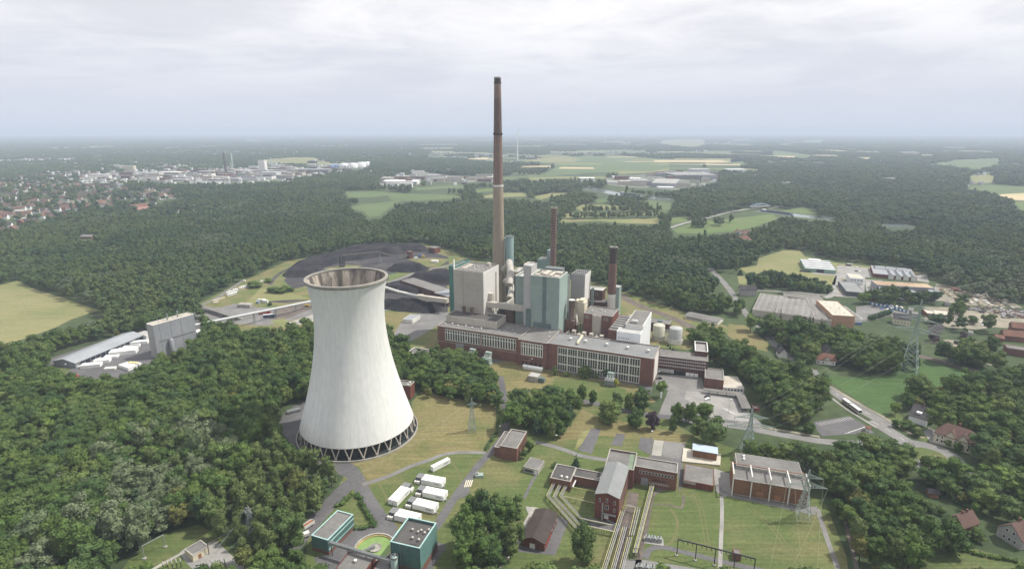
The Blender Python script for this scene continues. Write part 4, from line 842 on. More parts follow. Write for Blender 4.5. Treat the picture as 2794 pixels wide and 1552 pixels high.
road('path', gp('b3', [(530,600),(480,680),(420,810)]), 1.6, .08, 'asphalt'); road('path', gp('b3', [(520,890),(430,1050),(330,1240),(240,1350),(150,1460)]), 3.2, .08, 'concrete')
sheet('b3', [(330,1275),(590,1300),(690,1310),(810,1010),(735,965)], 'asphalt', .06, 'yard'); sheet('b3', [(430,880),(530,890),(540,930),(470,985)], 'paving', .065, 'yard')
sheet('b3', [(890,388),(1010,195),(1092,205),(1012,420)], 'asphalt', .06, 'old_car_park'); sheet('b3', [(1180,345),(1230,240),(1307,247),(1275,352)], 'asphalt', .06, 'old_car_park')
sheet('b3', [(1420,375),(1440,275),(1555,288),(1530,430)], 'asphalt', .06, 'old_car_park'); sheet('b3', [(910,240),(1000,195),(980,270),(880,380),(860,380)], 'olive', .055, 'verge')
sheet('b3', [(1560,298),(1645,306),(1622,440),(1535,430)], 'concrete', .07, 'slab'); sheet('b3', [(1648,308),(1835,328),(1805,475),(1625,440)], 'asphalt_light', .07, 'yard')
sheet('b3', [(1535,430),(1800,470),(1830,640),(1780,760),(1760,500),(1500,450)], 'asphalt', .055, 'yard'); sheet('b3', [(2080,545),(2240,600),(2240,760),(2180,800),(2095,740)], 'paving', .055, 'yard')
sheet('b3', [(1290,1040),(1240,1100),(900,1060),(910,970)], 'asphalt', .05, 'yard'); road('path', gp('b3', [(1760,690),(1570,760),(1530,830),(1480,1080),(1440,1260),(1400,1500)]), 2.6, .06, 'ballast')
road('path', gp('b3', [(1380,760),(1330,1000),(1260,1300),(1220,1480)]), 5.5, .055, 'ballast'); road('path', gp('b3', [(2150,790),(2155,950),(2145,1200),(2135,1480)]), 1.8, .08, 'paving')
road('path', gp('b3', [(1480,1340),(1520,1260),(1640,1240),(1850,1290),(2100,1350),(2400,1420),(2700,1480)]), 3.0, .07, 'asphalt'); road('path', gp('b3', [(1560,860),(1700,870),(1800,890),(1820,780)]), 1.2, .07, 'ballast')
sheet('b3', [(1300,1340),(1480,1350),(1900,1420),(2100,1480),(1250,1500)], 'asphalt_light', .06, 'yard')
road('path', gp('b4', [(760,900),(800,1030),(850,1180),(930,1400),(960,1500)]), 2.2, .08, 'asphalt_light')
sheet('b4', [(-120,700),(0,770),(690,880),(760,880),(740,960),(600,930),(0,800),(-120,760)], 'asphalt_light', .065, 'yard'); sheet('b4', [(975,960),(1010,960),(1130,1440),(1090,1440)], 'ballast', .05, 'ditch')
sheet('b4', [(1200,900),(1600,940),(2100,1240),(2700,1400),(2700,1600),(1250,1600)], 'lawn', .03, 'lawn')
# public road on the right, its loop and the lower road
road('road', gp('z8', [(700,990),(770,1085),(900,1180),(1060,1290),(1280,1420),(1420,1500)]), 9.0, .09, 'asphalt_light')
road('road', gp('b4', [(1230,130),(1380,215),(1520,300),(1620,350)]), 9.5, .095, 'asphalt_light')
road('pavement', gp('z8', [(770,1070),(960,1190),(1200,1330),(1330,1400),(1560,1540),(1700,1590)]), 2.4, .11, 'sand'); road('pavement', gp('z8', [(760,1130),(900,1250),(1020,1340),(1150,1420),(1280,1500)]), 1.8, .11, 'paving')
def line_marks(n, pts, w=.22, on=4.0, off=6.0, z=.13):
    L = smooth_line(gp(n, pts)); mb = MB(); acc = 0
    for a, b in zip(L, L[1:]):
        if acc < on: strip(mb, [a, b], w, z)
        acc = (acc+(b-a).length) % (on+off)
    struct('road_marking', mb, 'white')
line_marks('z8', [(770,1085),(900,1180),(1060,1290),(1280,1420)]); line_marks('b4', [(1230,130),(1380,215),(1520,300)]); 
mb = MB(); c = G('b4',1735,440); rx = (G('b4',1880,450)-G('b4',1585,440)).length/2
mb.lathe(c, [(rx+8.5,.1),(rx,.1)], 48, 0, smooth=False); struct('road', mb, 'asphalt_light')
mb = MB(); mb.lathe(c, [(rx,.02),(rx,.24),(rx-.3,.24),(0.01,.5)], 48, 0); struct('grass_island', mb, 'lawn')
road('road', gp('b4', [(1890,470),(2040,560),(2200,660),(2400,800)]), 7, .09, 'asphalt_light')
road('road', gp('b5', [(280,1020),(600,1085),(900,1160),(1200,1210),(1500,1240),(1800,1270),(2200,1300)]), 6, .08, 'asphalt')
road('road', gp('b4', [(-420,120),(-200,150),(60,180),(300,225),(600,278),(800,310),(1100,330),(1400,330),(1600,345)]), 7, .088, 'asphalt_light'); road('pavement', gp('b4', [(60,150),(300,190),(600,240),(780,270)]), 2.2, .1, 'sand')
sheet('b4', [(725,140),(1040,90),(1190,172),(1260,240),(1020,250),(800,268),(760,220)], 'asphalt', .085, 'car_park')
mb = MB()
for i in range(14):
    a = G('b4',750+i*22,150-i*4.0); b = G('b4',792+i*22,172-i*4.0); strip(mb, [a.xy,b.xy], .22, .12)
for i in range(7):
    a = G('b4',1000+i*26,242-i*9); b = G('b4',1050+i*26,232-i*9); strip(mb, [a.xy,b.xy], .22, .12)
struct('parking_marking', mb, 'white')
mb = MB()
for i in range(4):
    a = G('b5',2010+i*18,1120+i*4); b = G('b5',2130+i*18,1190+i*4); strip(mb, [a.xy,b.xy], .2, .12)
struct('parking_marking', mb, 'white')
sheet('b4', [(1330,130),(1440,60),(1700,210),(1760,330),(1660,300),(1480,180)], 'lawn', .05, 'lawn'); sheet('b4', [(1690,230),(1740,190),(1990,300),(2120,390),(2090,420),(1900,360),(1750,320)], 'paving', .075, 'yard')
sheet('z8', [(785,1045),(1050,1060),(1400,1050),(1480,990),(1640,900),(1750,930),(2200,1040),(2110,1100),(1880,1120),(1720,1200),(1500,1240),(1400,1300),(1380,1400),(1320,1390),(1100,1240)], 'crop_near', .04, 'field')

# ------------------------------------------------------------------ foreground buildings
def hgt(n, x0, y0, y1): return HT(n, x0, y0, x0, y1)
# brick house by the lane, with its lower side
h = hgt('b2',2285,485,372); F = foot('b2',(2140,350),(2285,375),(2372,225),h)
t = flat_house('brick_building', 'two storey brick building with flat grey roof beside the lane right of the tower lawn', 'building', F, h, 'brick', 'roof_felt', edge='concrete')
windows(t, F, 'r', 2, F.D-1, 8, h*.5, 1.0, 1.8, frame='brick_dark'); windows(t, F, 'r', 2, F.D-1, 8, h*.15, 1.0, 1.2, frame='brick_dark')
F2 = Fr(F.w(-4.2, 1.2), F.e1); F2.L = 4.2; F2.D = F.D-1.5; flat_body(t, F2, h*.74, 'brick', 'roof_felt', edge='concrete', wname='side_wall', rname='side_roof')
h = 3.4; F = foot('b2',(2342,530),(2468,562),(2515,475),h); t = flat_house('shed', 'small low hut with flat grey roof and glazed front on the lawn', 'hut', F, h, 'concrete', 'roof_felt', par=.15)
windows(t, F, 'f', .4, F.L*.68, 6, .6, 1.1, 1.9, frame='offwhite'); door(t, F, 'f', F.L*.76, 1.8, 2.6, 'offwhite')
# brick building right behind the cooling tower
h = hgt('z6',1690,1425,1310); F = foot('z6',(1600,1320),(1668,1328),(1720,1290),h); F.o = F.o-F.e1*6; F.L += 6; t = flat_house('brick_building', 'small brick pump house half hidden behind the foot of the cooling tower', 'building', F, h, 'brick_red', 'roof_felt', edge='concrete')
for b in (2, 5.5): mushroom(t, F, F.L-2.5, b, h-.5, .8, 1.1)
# battery containers
def container(F, label, group, L=12.2, D=2.45, h=2.9, z=.35):
    t = thing('battery_container', label, 'container', F.w(L/2, D/2), group); mb = MB(); mb.box(F,0,L,0,D,z,z+h)
    for a in (0, L-.2):
        for b in (0, D-.2): mb.box(F,a-.03,a+.23,b-.03,b+.23,z-.35,z+h+.03)
    for k in range(int(L/.6)): mb.box(F,.5+k*.6,.75+k*.6,-.04,.01,z+.15,z+h-.12); 
    mb.build('body', 'white', t)
    mb = MB(); fbox(mb, F, 'f', L*.62, L*.88, z+1.3, z+1.9, .045, .07); mb.build('louvre', 'cladding_grey', t)
    return t
def unit(A, B, nm, cap=0, caplen=3.4):
    a, b = G('b2',*A), G('b2',*B); F = Fr(a, b-a); Lw = 12.2; g = 'white battery containers on the lawn'
    for k, s in ((0,'front'),(1,'rear')):
        f = Fr(F.w(0,k*2.95), F.e1); f.L = Lw; f.D = 2.45; container(f, 'white container, %s one of %s' % (s, nm), g)
    o = Fr(F.w(-caplen-.3 if cap == 0 else Lw+.3, 1.2), F.e1); t = thing('inverter_container', 'dark grey inverter box at the end of %s' % nm.replace('just behind the half hidden pair','behind the half hidden one'), 'container', o.w(caplen/2,2), 'grey inverter boxes of the battery containers')
    mb = MB(); mb.box(o,0,caplen,0,4.3,.2,3.2,0,1); mb.build('body', ['cladding_dark','roof_grey'], t)
    for k in range(3):
        mb = MB(); 
        if cap == 0: mb.box(o,-.3+k*1.1,.6+k*1.1,-1.7,-.4,.2,1.7); mb.lathe(o.w(.15+k*1.1,-1.05), [(.42,1.7),(.42,1.8),(.01,1.8)], 10)
        else: mb.box(o,.2,1.4,-1.9+0*k,-.4,.2+k*0,1.7) if k == 0 else mb.box(o,1.5+.9*(k-1),2.3+.9*(k-1),-1.7,-.4,.2,1.7)
        mb.build('cooler', 'offwhite', t)
    mb = MB(); mb.box(F,Lw+.3,Lw+1.2,.3,1.3,.0,1.1); mb.build('cabinet', 'steel', t)
    BLOCK.append((*F.w(5,3), 9))
unit((1445,690),(1615,722), 'the rearmost parallel pair'); unit((1455,800),(1635,838), 'the second rearmost parallel pair')
unit((1368,905),(1550,950), 'the pair just behind the half hidden pair'); unit((1210,1005),(1392,1050), 'the pair half hidden by the teal cube')
unit((1235,885),(1338,775), 'the pair turned away from the road fork', cap=1)
a, b = G('b2',1552,583), G('b2',1690,512); F = Fr(a, b-a); F.L = 12.2; F.D = 2.45; container(F, 'white container standing alone by the curved path', 'white battery containers on the lawn')
# low teal hall, teal cube, clarifier
h = hgt('b2',640,1308,1180); F = foot('b2',(480,1135),(625,1178),(838,950),h)
t = thing('teal_hall', 'long low teal clad hall with flat grey roof beside the round basin', 'hall', F.w(F.L/2,F.D/2)); flat_body(t, F, h, 'teal_hall', 'roof_felt', par=.3, edge='teal_trim')
mb = MB(); mb.box(F,-.1,F.L+.1,-.1,F.D+.1,0,1.6); mb.build('plinth', 'brick', t); mb = MB(); fbox(mb, F, 'r', 0, F.D, h*.72, h*.8, 0, .15); fbox(mb, F, 'r', 0, F.D, h*.33, h*.38, 0, .12); mb.build('trim', 'teal_trim', t); BLOCK.append((*F.w(F.L/2,F.D/2), 16))
h = hgt('b2',1600,1260,1030); F = foot('b2',(1172,1190),(1430,1250),(1590,1030),h)
t = thing('teal_cube_building', 'cube shaped dark teal building with roof fans beside the round basin', 'building', F.w(F.L/2,F.D/2)); flat_body(t, F, h, 'teal_hall', 'roof_dark', par=1.2, edge='teal_trim')
mb = MB(); mb.box(F,-.1,F.L+.1,-.1,F.D+.1,0,3.2); mb.build('plinth', 'brick', t); mb = MB(); mb.box(F,F.L*.62,F.L*.9,F.D*.66,F.D*.7,h-1.3,h-.9); mb.build('roof_rail', 'roof_dark', t)
for a,b in ((.38,.62),(.6,.58),(.66,.66),(.82,.6),(.88,.74),(.55,.34),(.78,.32)): mushroom(t, F, F.L*a, F.D*b, h-1.5, .62, 1.6, 'duct')
mb = MB(); mb.ring(F,F.L*.62,F.L*.8,F.D*.08,F.D*.16,.25,h-1.35,h-1.2); mb.build('roof_hatch', 'white', t); mb = MB(); fbox(mb, F, 'r', .1, F.D-.1, 3.3, h-.4, 0, .12); mb.build('cladding', 'teal_hall_lit', t); BLOCK.append((*F.w(F.L/2,F.D/2), 18))  # right cladding: the hall's teal lightened to paint its sunlit side
mb = MB(); mb.tube([fpos(F,'f',F.L*.34,.3,0),fpos(F,'f',F.L*.34,.3,h)],.09,6); mb.build('downpipe','steel',t)
c = fpos(F,'f',F.L*.22,2.6); t = thing('storage_tank', 'pale glazed storage tank standing in front of the teal cube building', 'tank', c); mb = MB(); mb.lathe(c, [(1.5,.2),(1.5,h*.62),(1.3,h*.64),(.05,h*.68)], 20); mb.build('body', 'teal_pale', t)
mb = MB(); mb.lathe(c, [(1.7,h*.62),(1.7,h*.7),(1.66,h*.7),(1.66,h*.62)], 20, smooth=False); mb.lathe((c[0]+.3,c[1]), [(.3,h*.66),(.35,h*.76),(.05,h*.78)], 10); mb.build('fitting', 'steel', t)
c = G('b2',1040,1262); R_ = (G('b2',862,1262)-c).length; t = thing('clarifier_basin', 'round concrete settling basin filled with bright green water', 'basin', c)
mb = MB(); mb.lathe(c, [(R_,0),(R_,1.9),(R_-.7,1.9),(R_-.7,.6)], 56, smooth=False); mb.build('rim', 'concrete', t); mb = MB(); mb.lathe(c, [(R_-.7,1.3),(R_-1.1,1.45),(R_-1.3,1.3),(R_-1.3,.6)], 56, smooth=False); mb.build('overflow_gutter', 'ochre', t)
mb = MB(); mb.lathe(c, [(R_-1.2,.9),(.02,.9)], 56, smooth=False); mb.build('water', 'algae', t); mb = MB(); mb.lathe(c, [(2.9,.5),(2.9,1.5),(2.6,1.5),(2.5,1.2),(.02,1.25)], 28, smooth=False); mb.build('centre_well', 'concrete', t)
mb = MB(); e = G('b2',930,1310); mb.bar((c.x,c.y,2.0),(e.x,e.y,2.2),.9); mb.bar((c.x,c.y,2.9),(e.x,e.y,3.0),.12); mb.bar((c.x+.4,c.y,2.9),(e.x+.4,e.y,3.0),.12); mb.build('scraper_bridge', 'steel', t); BLOCK.append((c.x,c.y,R_+3))
t = thing('pipe_bridge', 'long raised grey pipe bridge linking the teal hall to the teal cube building', 'pipe bridge', G('b2',900,1400)); mb = MB(); a = G('b2',640,1200,6.5); b = G('b2',1180,1365,6.5); mb.bar(a,b,1.1); [mb.tube([a+Vector((0,0,.8+.02*k))+Vector((.0,.5*k,0)), b+Vector((0,.5*k,.8))],.16,6) for k in (-1,0,1)]; mb.build('gallery','steel',t)
mb = MB(); [mb.bar((*a.lerp(b,k).xy,0),(*a.lerp(b,k).xy,6.2),.3) for k in (.03,.3,.6,.97)]; mb.build('support','steel_dark',t)
F = foot('b2',(690,1425),(930,1480),(1000,1310),5); t = flat_house('brick_building', 'low brick annex with stepped flat roofs below the round basin', 'building', F, 5, 'brick_red', 'roof_felt', par=.3); mushroom(t, F, 6, F.D*.55, 4.7, .8, 1.2); F2 = foot('b2',(1000,1470),(1180,1500),(1080,1340),3.5); flat_body(t, F2, 3.5, 'brick', 'roof_felt', par=.2, wname='side_wall', rname='side_roof')
# dark roofed brick shed
h = hgt('b3',600,1275,1210); F = foot('b3',(395,1160),(597,1210),(720,955),h); t, r = gable_house('brick_shed', 'brick shed with dark brown roof and red doors beside the concrete path', 'shed', F, h, h+1.9, 'brick_red', 'roof_brown', along='b', over=.4)
door(t, F, 'f', F.L*.36, 2.6, 2.6, 'offwhite')
for i in range(3): door(t, F, 'r', F.D*(.12+.13*i), 1.4, 2.2, 'red_paint')
windows(t, F, 'r', F.D*.55, F.D*.95, 3, 1.1, 1.4, 1.2)
# main switch house: gabled tower block, rear blocks, left wing
h = hgt('b3',1240,1030,815); F = foot('b3',(1045,770),(1253,815),(1340,540),h)
t = thing('switch_house', 'tall narrow brick switch house with low gabled grey roof above the pipe rows', 'building', F.w(F.L/2,F.D/2)); gable_body(t, F, h, h+1.8, 'brick_red', 'metal_dull', along='b', over=.35)
for z,w in ((h*.74,1.6),): window(t, F, 'f', F.L*.45, z, 1.0, 2.2); window(t, F, 'f', F.L*.16, z-.3, .9, 2.0); window(t, F, 'f', F.L*.78, z-.3, .9, 2.0)
window(t, F, 'f', F.L*.42, h*.45, 1.8, 2.6, cols=2); window(t, F, 'f', F.L*.78, h*.42, .9, 2.0); door(t, F, 'f', F.L*.4, 2.2, 3.2, 'offwhite', z=h*.08)
for z in (h*.12,h*.36,h*.6,h*.8): windows(t, F, 'r', 3, F.D-2, 9, z, 1.1, 1.9, frame='concrete')
mb = MB(); fbox(mb, F, 'f', F.L*.3, F.L*.36, .5, h*.72, .1, .9); fbox(mb, F, 'f', F.L*.3, F.L*.9, h*.3, h*.32, .1, 1.2); mb.bar(fpos(F,'f',F.L*.55,1.0,h*.1),fpos(F,'f',F.L*.98,1.0,0),.35); mb.build('outside_stair','steel',t); BLOCK.append((*F.w(F.L/2,F.D/2), 18))
h2 = hgt('b3',1752,745,590); F2 = foot('b3',(1390,527),(1762,590),(1772,503),h2); t2 = thing('switch_house', 'long brick wing with flat grey roof joined behind the tall switch house', 'building', F2.w(F2.L/2,F2.D/2)); flat_body(t2, F2, h2, 'brick', 'roof_felt', par=.4, edge='concrete')
windows(t2, F2, 'f', 2.5, F2.L*.92, 11, h2*.66, 1.3, 1.7); windows(t2, F2, 'f', F2.L*.42, F2.L*.78, 6, h2*.36, 1.3, .7, frame='brick_dark'); windows(t2, F2, 'f', F2.L*.42, F2.L*.82, 7, h2*.16, 1.2, .8, frame='offwhite'); door(t2, F2, 'f', F2.L*.17, 3.8, 4.6, 'cladding_grey'); BLOCK.append((*F2.w(F2.L/2,F2.D/2), 20))
F3 = foot('b3',(1130,522),(1380,565),(1482,425),h2+.6); F3.D = max(F3.D, 12); flat_body(t2, F3, h2+.6, 'brick', 'roof_felt', par=.9, edge='concrete', wname='rear_wall', rname='rear_roof'); mb = MB(); mb.box(F3,F3.L*.76,F3.L-.4,.4,F3.D-.4,h2-.6,h2-.15); mb.build('green_roof','roof_green',t2); BLOCK.append((*F3.w(F3.L/2,F3.D/2), 16))
h3 = hgt('b3',830,745,668); F4 = foot('b3',(647,630),(825,665),(865,585),h3); F4.D = (G('b3',710,508,h3)-G('b3',647,630,h3)).length
t3 = thing('switch_house', 'low brick wing with dark flat roof where the pipe rows begin', 'building', F4.w(F4.L/2,F4.D/2)); flat_body(t3, F4, h3, 'brick', 'roof_dark', par=.25, edge='concrete')
F5 = Fr(F4.w(F4.L+.02, F4.D*.42), F4.e1); F5.L = (G('b3',1100,600,h3)-G('b3',865,585,h3)).length; F5.D = F4.D*.56; flat_body(t3, F5, h3-.15, 'brick', 'roof_dark', par=.25, edge='concrete', wname='link_wall', rname='link_roof')
for a in (.52,.78): mushroom(t3, F4, F4.L*a, 1.8, h3-.25, .75, 1.9)
BLOCK.append((*F4.w(F4.L/2,F4.D/2), 12))
h = hgt('b3',2080,740,705); h = max(h, 3.6); F = foot('b3',(1815,650),(2083,700),(2088,548),h); t = flat_house('grey_roof_shed', 'low brick shed with patched grey flat roof between switch house and brown hall', 'shed', F, h, 'brick_red', 'roof_felt', par=.15)
mb = MB(); fbox(mb, F, 'f', 0, F.L*.42, h*.55, h*.95, 0, .12); mb.build('wall_band','concrete',t)
h = hgt('b3',2095,490,418); F = foot('b3',(1902,385),(2112,420),(2116,368),h); t = thing('transformer_kiosk', 'small brick kiosk with pale blue roof on a concrete platform', 'kiosk', F.w(F.L/2,F.D/2)); F.D = max(F.D, 5); flat_body(t, F, h, 'brick_orange', 'roof_blue', par=.02); mb = MB(); mb.box(F,-.5,F.L+.5,-.4,F.D+.4,h+.01,h+.25); mb.build('roof_slab','roof_blue',t); BLOCK.append((*F.w(F.L/2,F.D/2), 9))
flat = Gs('b3',[(1800,495),(2138,530),(2145,432),(1815,378)]); mb = MB(); mb.prism([(p.x,p.y) for p in flat],0,.9); mb.build('platform','sand_pale',t)
# brown hall with portal frames
h = hgt('b4',692,890,745); F = foot('b4',(20,635),(690,745),(655,570),h)
F.D = (G('b4',95,500,h)-G('b4',20,635,h)).length; t = thing('brown_switch_hall', 'long orange brown hall with white portal frames and stepped grey roofs', 'hall', F.w(F.L/2,F.D/2)); flat_body(t, F, h, 'brick_orange', 'roof_felt', par=.15)
F2 = Fr(F.w(F.L*.06,F.D*.62), F.e1); F2.L = F.L*.9; F2.D = F.D*.75; flat_body(t, F2, h+1.6, 'concrete', 'roof_felt', par=.15, wname='rear_wall', rname='rear_roof')
for i in range(5):
    s = F.L*(.005+.2475*i); mb = MB(); mb.bar(fpos(F,'f',s,.5,0),fpos(F,'f',s,.5,h+3.2),.5); mb.bar(F.w(s,F.D*.6,h),F.w(s,F.D*.6,h+3.2),.45); mb.bar(F.w(s,-.5,h+3),F.w(s,F.D*.6,h+3),.5); mb.build('portal_frame','offwhite',t)
mb = MB(); mb.bar(F.w(0,-.5,h+.35),F.w(F.L,-.5,h+.35),.4); mb.bar(F.w(0,F.D*.6,h+2.7),F.w(F.L,F.D*.6,h+2.7),.35,1); mb.bar(F.w(0,-.6,1.0),F.w(F.L,-.6,1.0),.3); mb.build('tie_beam',['concrete','rust'],t)
mb = MB(); mb.box(F2,F2.L*.12,F2.L*.15,F2.D*.5,F2.D*.6,h+1.4,h+2.4); mb.box(F2,F2.L*.12,F2.L*.15,F2.D*.72,F2.D*.82,h+1.4,h+2.4); mb.build('roof_light','white',t)
for i in range(3):
    mb = MB(); fbox(mb, F, 'f', F.L*(.32+.24*i), F.L*(.42+.24*i), 1.4, 4.4, .1, .6); [mb.tube([fpos(F,'f',F.L*(.33+.24*i+.03*q),.4,4.3),fpos(F,'f',F.L*(.33+.24*i+.03*q),.4,6)],.14,6) for q in range(3)]; mb.build('bushing','rust',t)
for q in range(5): BLOCK.append((*F.w(F.L*q/4,F.D*.6), 12))
# cream hut and gantry at the lower left
h = hgt('b1',1705,1365,1312); F = foot('b1',(1617,1257),(1690,1314),(1846,1240),h); t = flat_house('hut', 'small cream rendered hut with brown flat roof at the lower left', 'hut', F, h, 'cream', 'roof_felt', par=.1, edge='concrete')
door(t, F, 'r', F.D*.32, 1.3, 2.2, 'rust'); sheet('b1', [(1570,1290),(1620,1250),(1900,1180),(2010,1290),(2180,1440),(1700,1440),(1640,1380)], 'paving', .05, 'yard'); road('path', gp('b1', [(1600,1290),(1450,1370),(1330,1440)]), 1.8, .06, 'concrete')
sheet('d', [(290,1460),(330,1398),(400,1345),(500,1318),(550,1350),(600,1400),(640,1460)], 'lawn', .03, 'lawn'); BLOCK.append((*F.w(F.L/2,F.D/2), 9))

for n_, pts, w in (('b3',[(1700,900),(1760,1000),(1740,1150),(1660,1230)],1.6),('b3',[(1900,760),(1950,900),(1990,1100),(2010,1250)],.7),('b3',[(1930,760),(1985,900),(2025,1100),(2045,1250)],.7),('b4',[(150,900),(330,1050),(480,1250),(600,1420)],.8),('b4',[(190,900),(370,1050),(520,1250),(640,1420)],.8),('b2',[(1500,300),(1700,330),(1900,370),(2040,360)],.8),('b2',[(1050,640),(1120,760),(1150,850)],1.2),('b2',[(1690,470),(1760,560),(1800,660)],1.4),('b3',[(300,700),(380,640),(470,610)],.7),('b3',[(560,760),(640,620),(690,560)],.7)):
    road('path', gp(n_, pts), w, .068, 'worn_track')
# ------------------------------------------------------------------ right hand side: offices, tanks, trading estate, houses
mk('tank_cream', (.52,.52,.42), .7, .08, .1, .8); mk('tank_grey', (.42,.43,.42), .7, .08, .1, .8); mk('cladding_green', (.22,.34,.27), .7, .08, .1, .8); mk('plaster_grey', (.36,.355,.34), .85, .08, .1, .8); mk('roof_rusty', (.42,.32,.22), .9, .12, .06, .6, (.3,.2,.13)); mk('roof_ridged', (.21,.2,.19), .95, .12, .05, .6, (.16,.155,.15))
mk('wood_pale', (.48,.41,.3), .9, .15, .3, 2); mk('wood_brown', (.26,.19,.13), .9, .15, .3, 2); mk('car_dark', (.03,.033,.04), .25, .1, .3, 2, spec=.6); mk('blue_pale', (.3,.4,.52), .5, .1, .3, 2)
h = HT('b5',1255,705,1262,515); F = foot('b5',(1265,515),(1845,582),(1850,503),h); t = thing('office_building', 'long brick office building with rows of small white windows beside the forecourt', 'office building', F.w(F.L/2,F.D/2)); flat_body(t, F, h, 'brick_dark', 'roof_felt', par=.1, edge='concrete')
for r in range(3): windows(t, F, 'f', 1.0, F.L-1.5, 21, h*(.82-.19*r), 1.15, 1.0, frame='white', fr=.22)
for s in (.01,.09,.17,.255): window(t, F, 'f', F.L*s+.4, h*.06, F.L*.072, h*.2, cols=3, rows=2, frame='white', fr=.35)
for s in (.585,.67,.755): door(t, F, 'f', F.L*s, F.L*.075, h*.2, 'white', name='garage_door')
mb = MB(); fbox(mb, F, 'f', F.L*.35, F.L*.57, .1, h*.22, 0, .1); mb.build('entrance', 'glass', t); BLOCK.extend([(*F.w(F.L*q,F.D/2), 14) for q in (.1,.4,.7,1)])
F = foot('b5',(1695,455),(1845,470),(1865,362),h+4); t = flat_house('stair_tower', 'square brick tower block with white rimmed flat roof behind the offices', 'building', F, h+4, 'brick_dark', 'paving', par=1.5, edge='white'); 
h = HT('b5',1802,885,1805,772); F = foot('b5',(1808,772),(2030,800),(2040,682),h); t = flat_house('gatehouse', 'brick gatehouse block with flat grey roof beside the car park', 'building', F, h, 'brick', 'roof_felt', par=.4, edge='concrete')
F2 = foot('b5',(2030,880),(2268,893),(2172,755),3.6); t = flat_house('pavilion', 'low wide pavilion with pale flat roof and window band behind the car park canopy', 'pavilion', F2, 3.6, 'offwhite', 'beige', par=.08); windows(t, F2, 'f', .5, F2.L-1, 6, 1.0, 1.6, 1.6, frame='white')
t = thing('canopy', 'angled flat grey canopy along two sides of the car park', 'canopy', G('b5',2200,960)); mb = MB(); q = Gs('b5',[(1790,888,3.0),(2260,940,3.0),(2350,1130,3.0),(2240,1128,3.0),(2170,965,3.0),(1795,912,3.0)]); mb.prism([(p.x,p.y) for p in q],2.8,3.15,bottom=True); mb.build('roof','roof_felt',t)
mb = MB(); [mb.bar((p.x*.999,p.y*.999,0),(p.x*.999,p.y*.999,2.8),.3) for p in Gs('b5',[(1860,905,3),(1960,920,3),(2060,935,3),(2170,965,3),(2210,1050,3),(2245,1120,3)])]; mb.build('post','steel_dark',t)
h = 3; F = foot('b5',(2372,1125),(2450,1130),(2440,1080),h); t = flat_house('hut', 'small brick hut with open topped roof at the corner of the car park', 'hut', F, h, 'brick_red', 'roof_dark', par=.6)
# two round tanks
for (x,y,yt,wd,m,lb) in ((1280,350,178,136,'tank_cream','cream round tank beside the white walled annex hall'),(1480,385,215,150,'tank_grey','pale grey round tank standing in a wider round bund')):
    c = G('b5',x,y); s = (G('b5',x+wd/2,y)-c).length; c = c+Vector((0,s,0)); zt = HT('b5',x,y,x,yt); t = thing('storage_tank', lb, 'tank', c); mb = MB(); mb.lathe(c, [(s,.0),(s,zt),(s-.2,zt+.15),(.02,zt+.9)], 36); mb.build('body', m, t)
    mb = MB()
    if m == 'tank_grey': mb.lathe(c, [(s+1.1,0),(s+1.1,4.6),(s+.9,4.6),(s+.9,3.5),(s,3.6)], 36, smooth=False); mb.build('bund','offwhite',t)
    else:
        for k in range(18): a = k*pi/9; mb.bar((c.x+(s+.3)*cos(a),c.y+(s+.3)*sin(a),0),(c.x+(s+.3)*cos(a),c.y+(s+.3)*sin(a),4.2),.25)
        mb.lathe(c, [(s+.2,4.1),(s+.6,4.1),(s+.6,4.4),(s+.2,4.4)], 30, smooth=False); mb.build('support','concrete',t)
    BLOCK.append((c.x,c.y,s+4))
a = G('b5',1365,365); t = thing('ladder_tower', 'white steel stair tower standing between the two round tanks', 'stair', a); mb = MB()
for dx in (-1.2,1.2):
    for dy in (-1,1): mb.bar((a.x+dx,a.y+dy+3,0),(a.x+dx,a.y+dy+3,12),.22)
for k in range(7): mb.bar((a.x-1.2,a.y+2,k*1.7),(a.x+1.2,a.y+2,k*1.7+1.7),.3); mb.bar((a.x-1.2,a.y+2,k*1.7+1.7),(a.x+1.2,a.y+2,k*1.7+1.7),.2)
mb.build('frame','offwhite',t)
F = foot('b5',(1145,120),(1400,150),(1410,118),8); F.D = 14; t = flat_house('pump_hall', 'brick pump hall with flat grey roof behind the two round tanks', 'building', F, 8, 'brick_dark', 'roof_felt', par=.2, edge='concrete'); mb = MB(); mb.box(F,F.L*.42,F.L*.62,4,8,7.8,9); mb.build('roof_housing','slate_blue',t)
F = foot('b5',(1575,48),(1958,128),(2035,85),3); t,r = gable_house('barrack', 'long low white barrack with grey roof beside the railway', 'barrack', F, 3, 4.6, 'offwhite', 'roof_felt', over=.3); windows(t, F, 'f', 2, F.L*.55, 9, 1, 1.6, 1.2, frame='brick_dark')
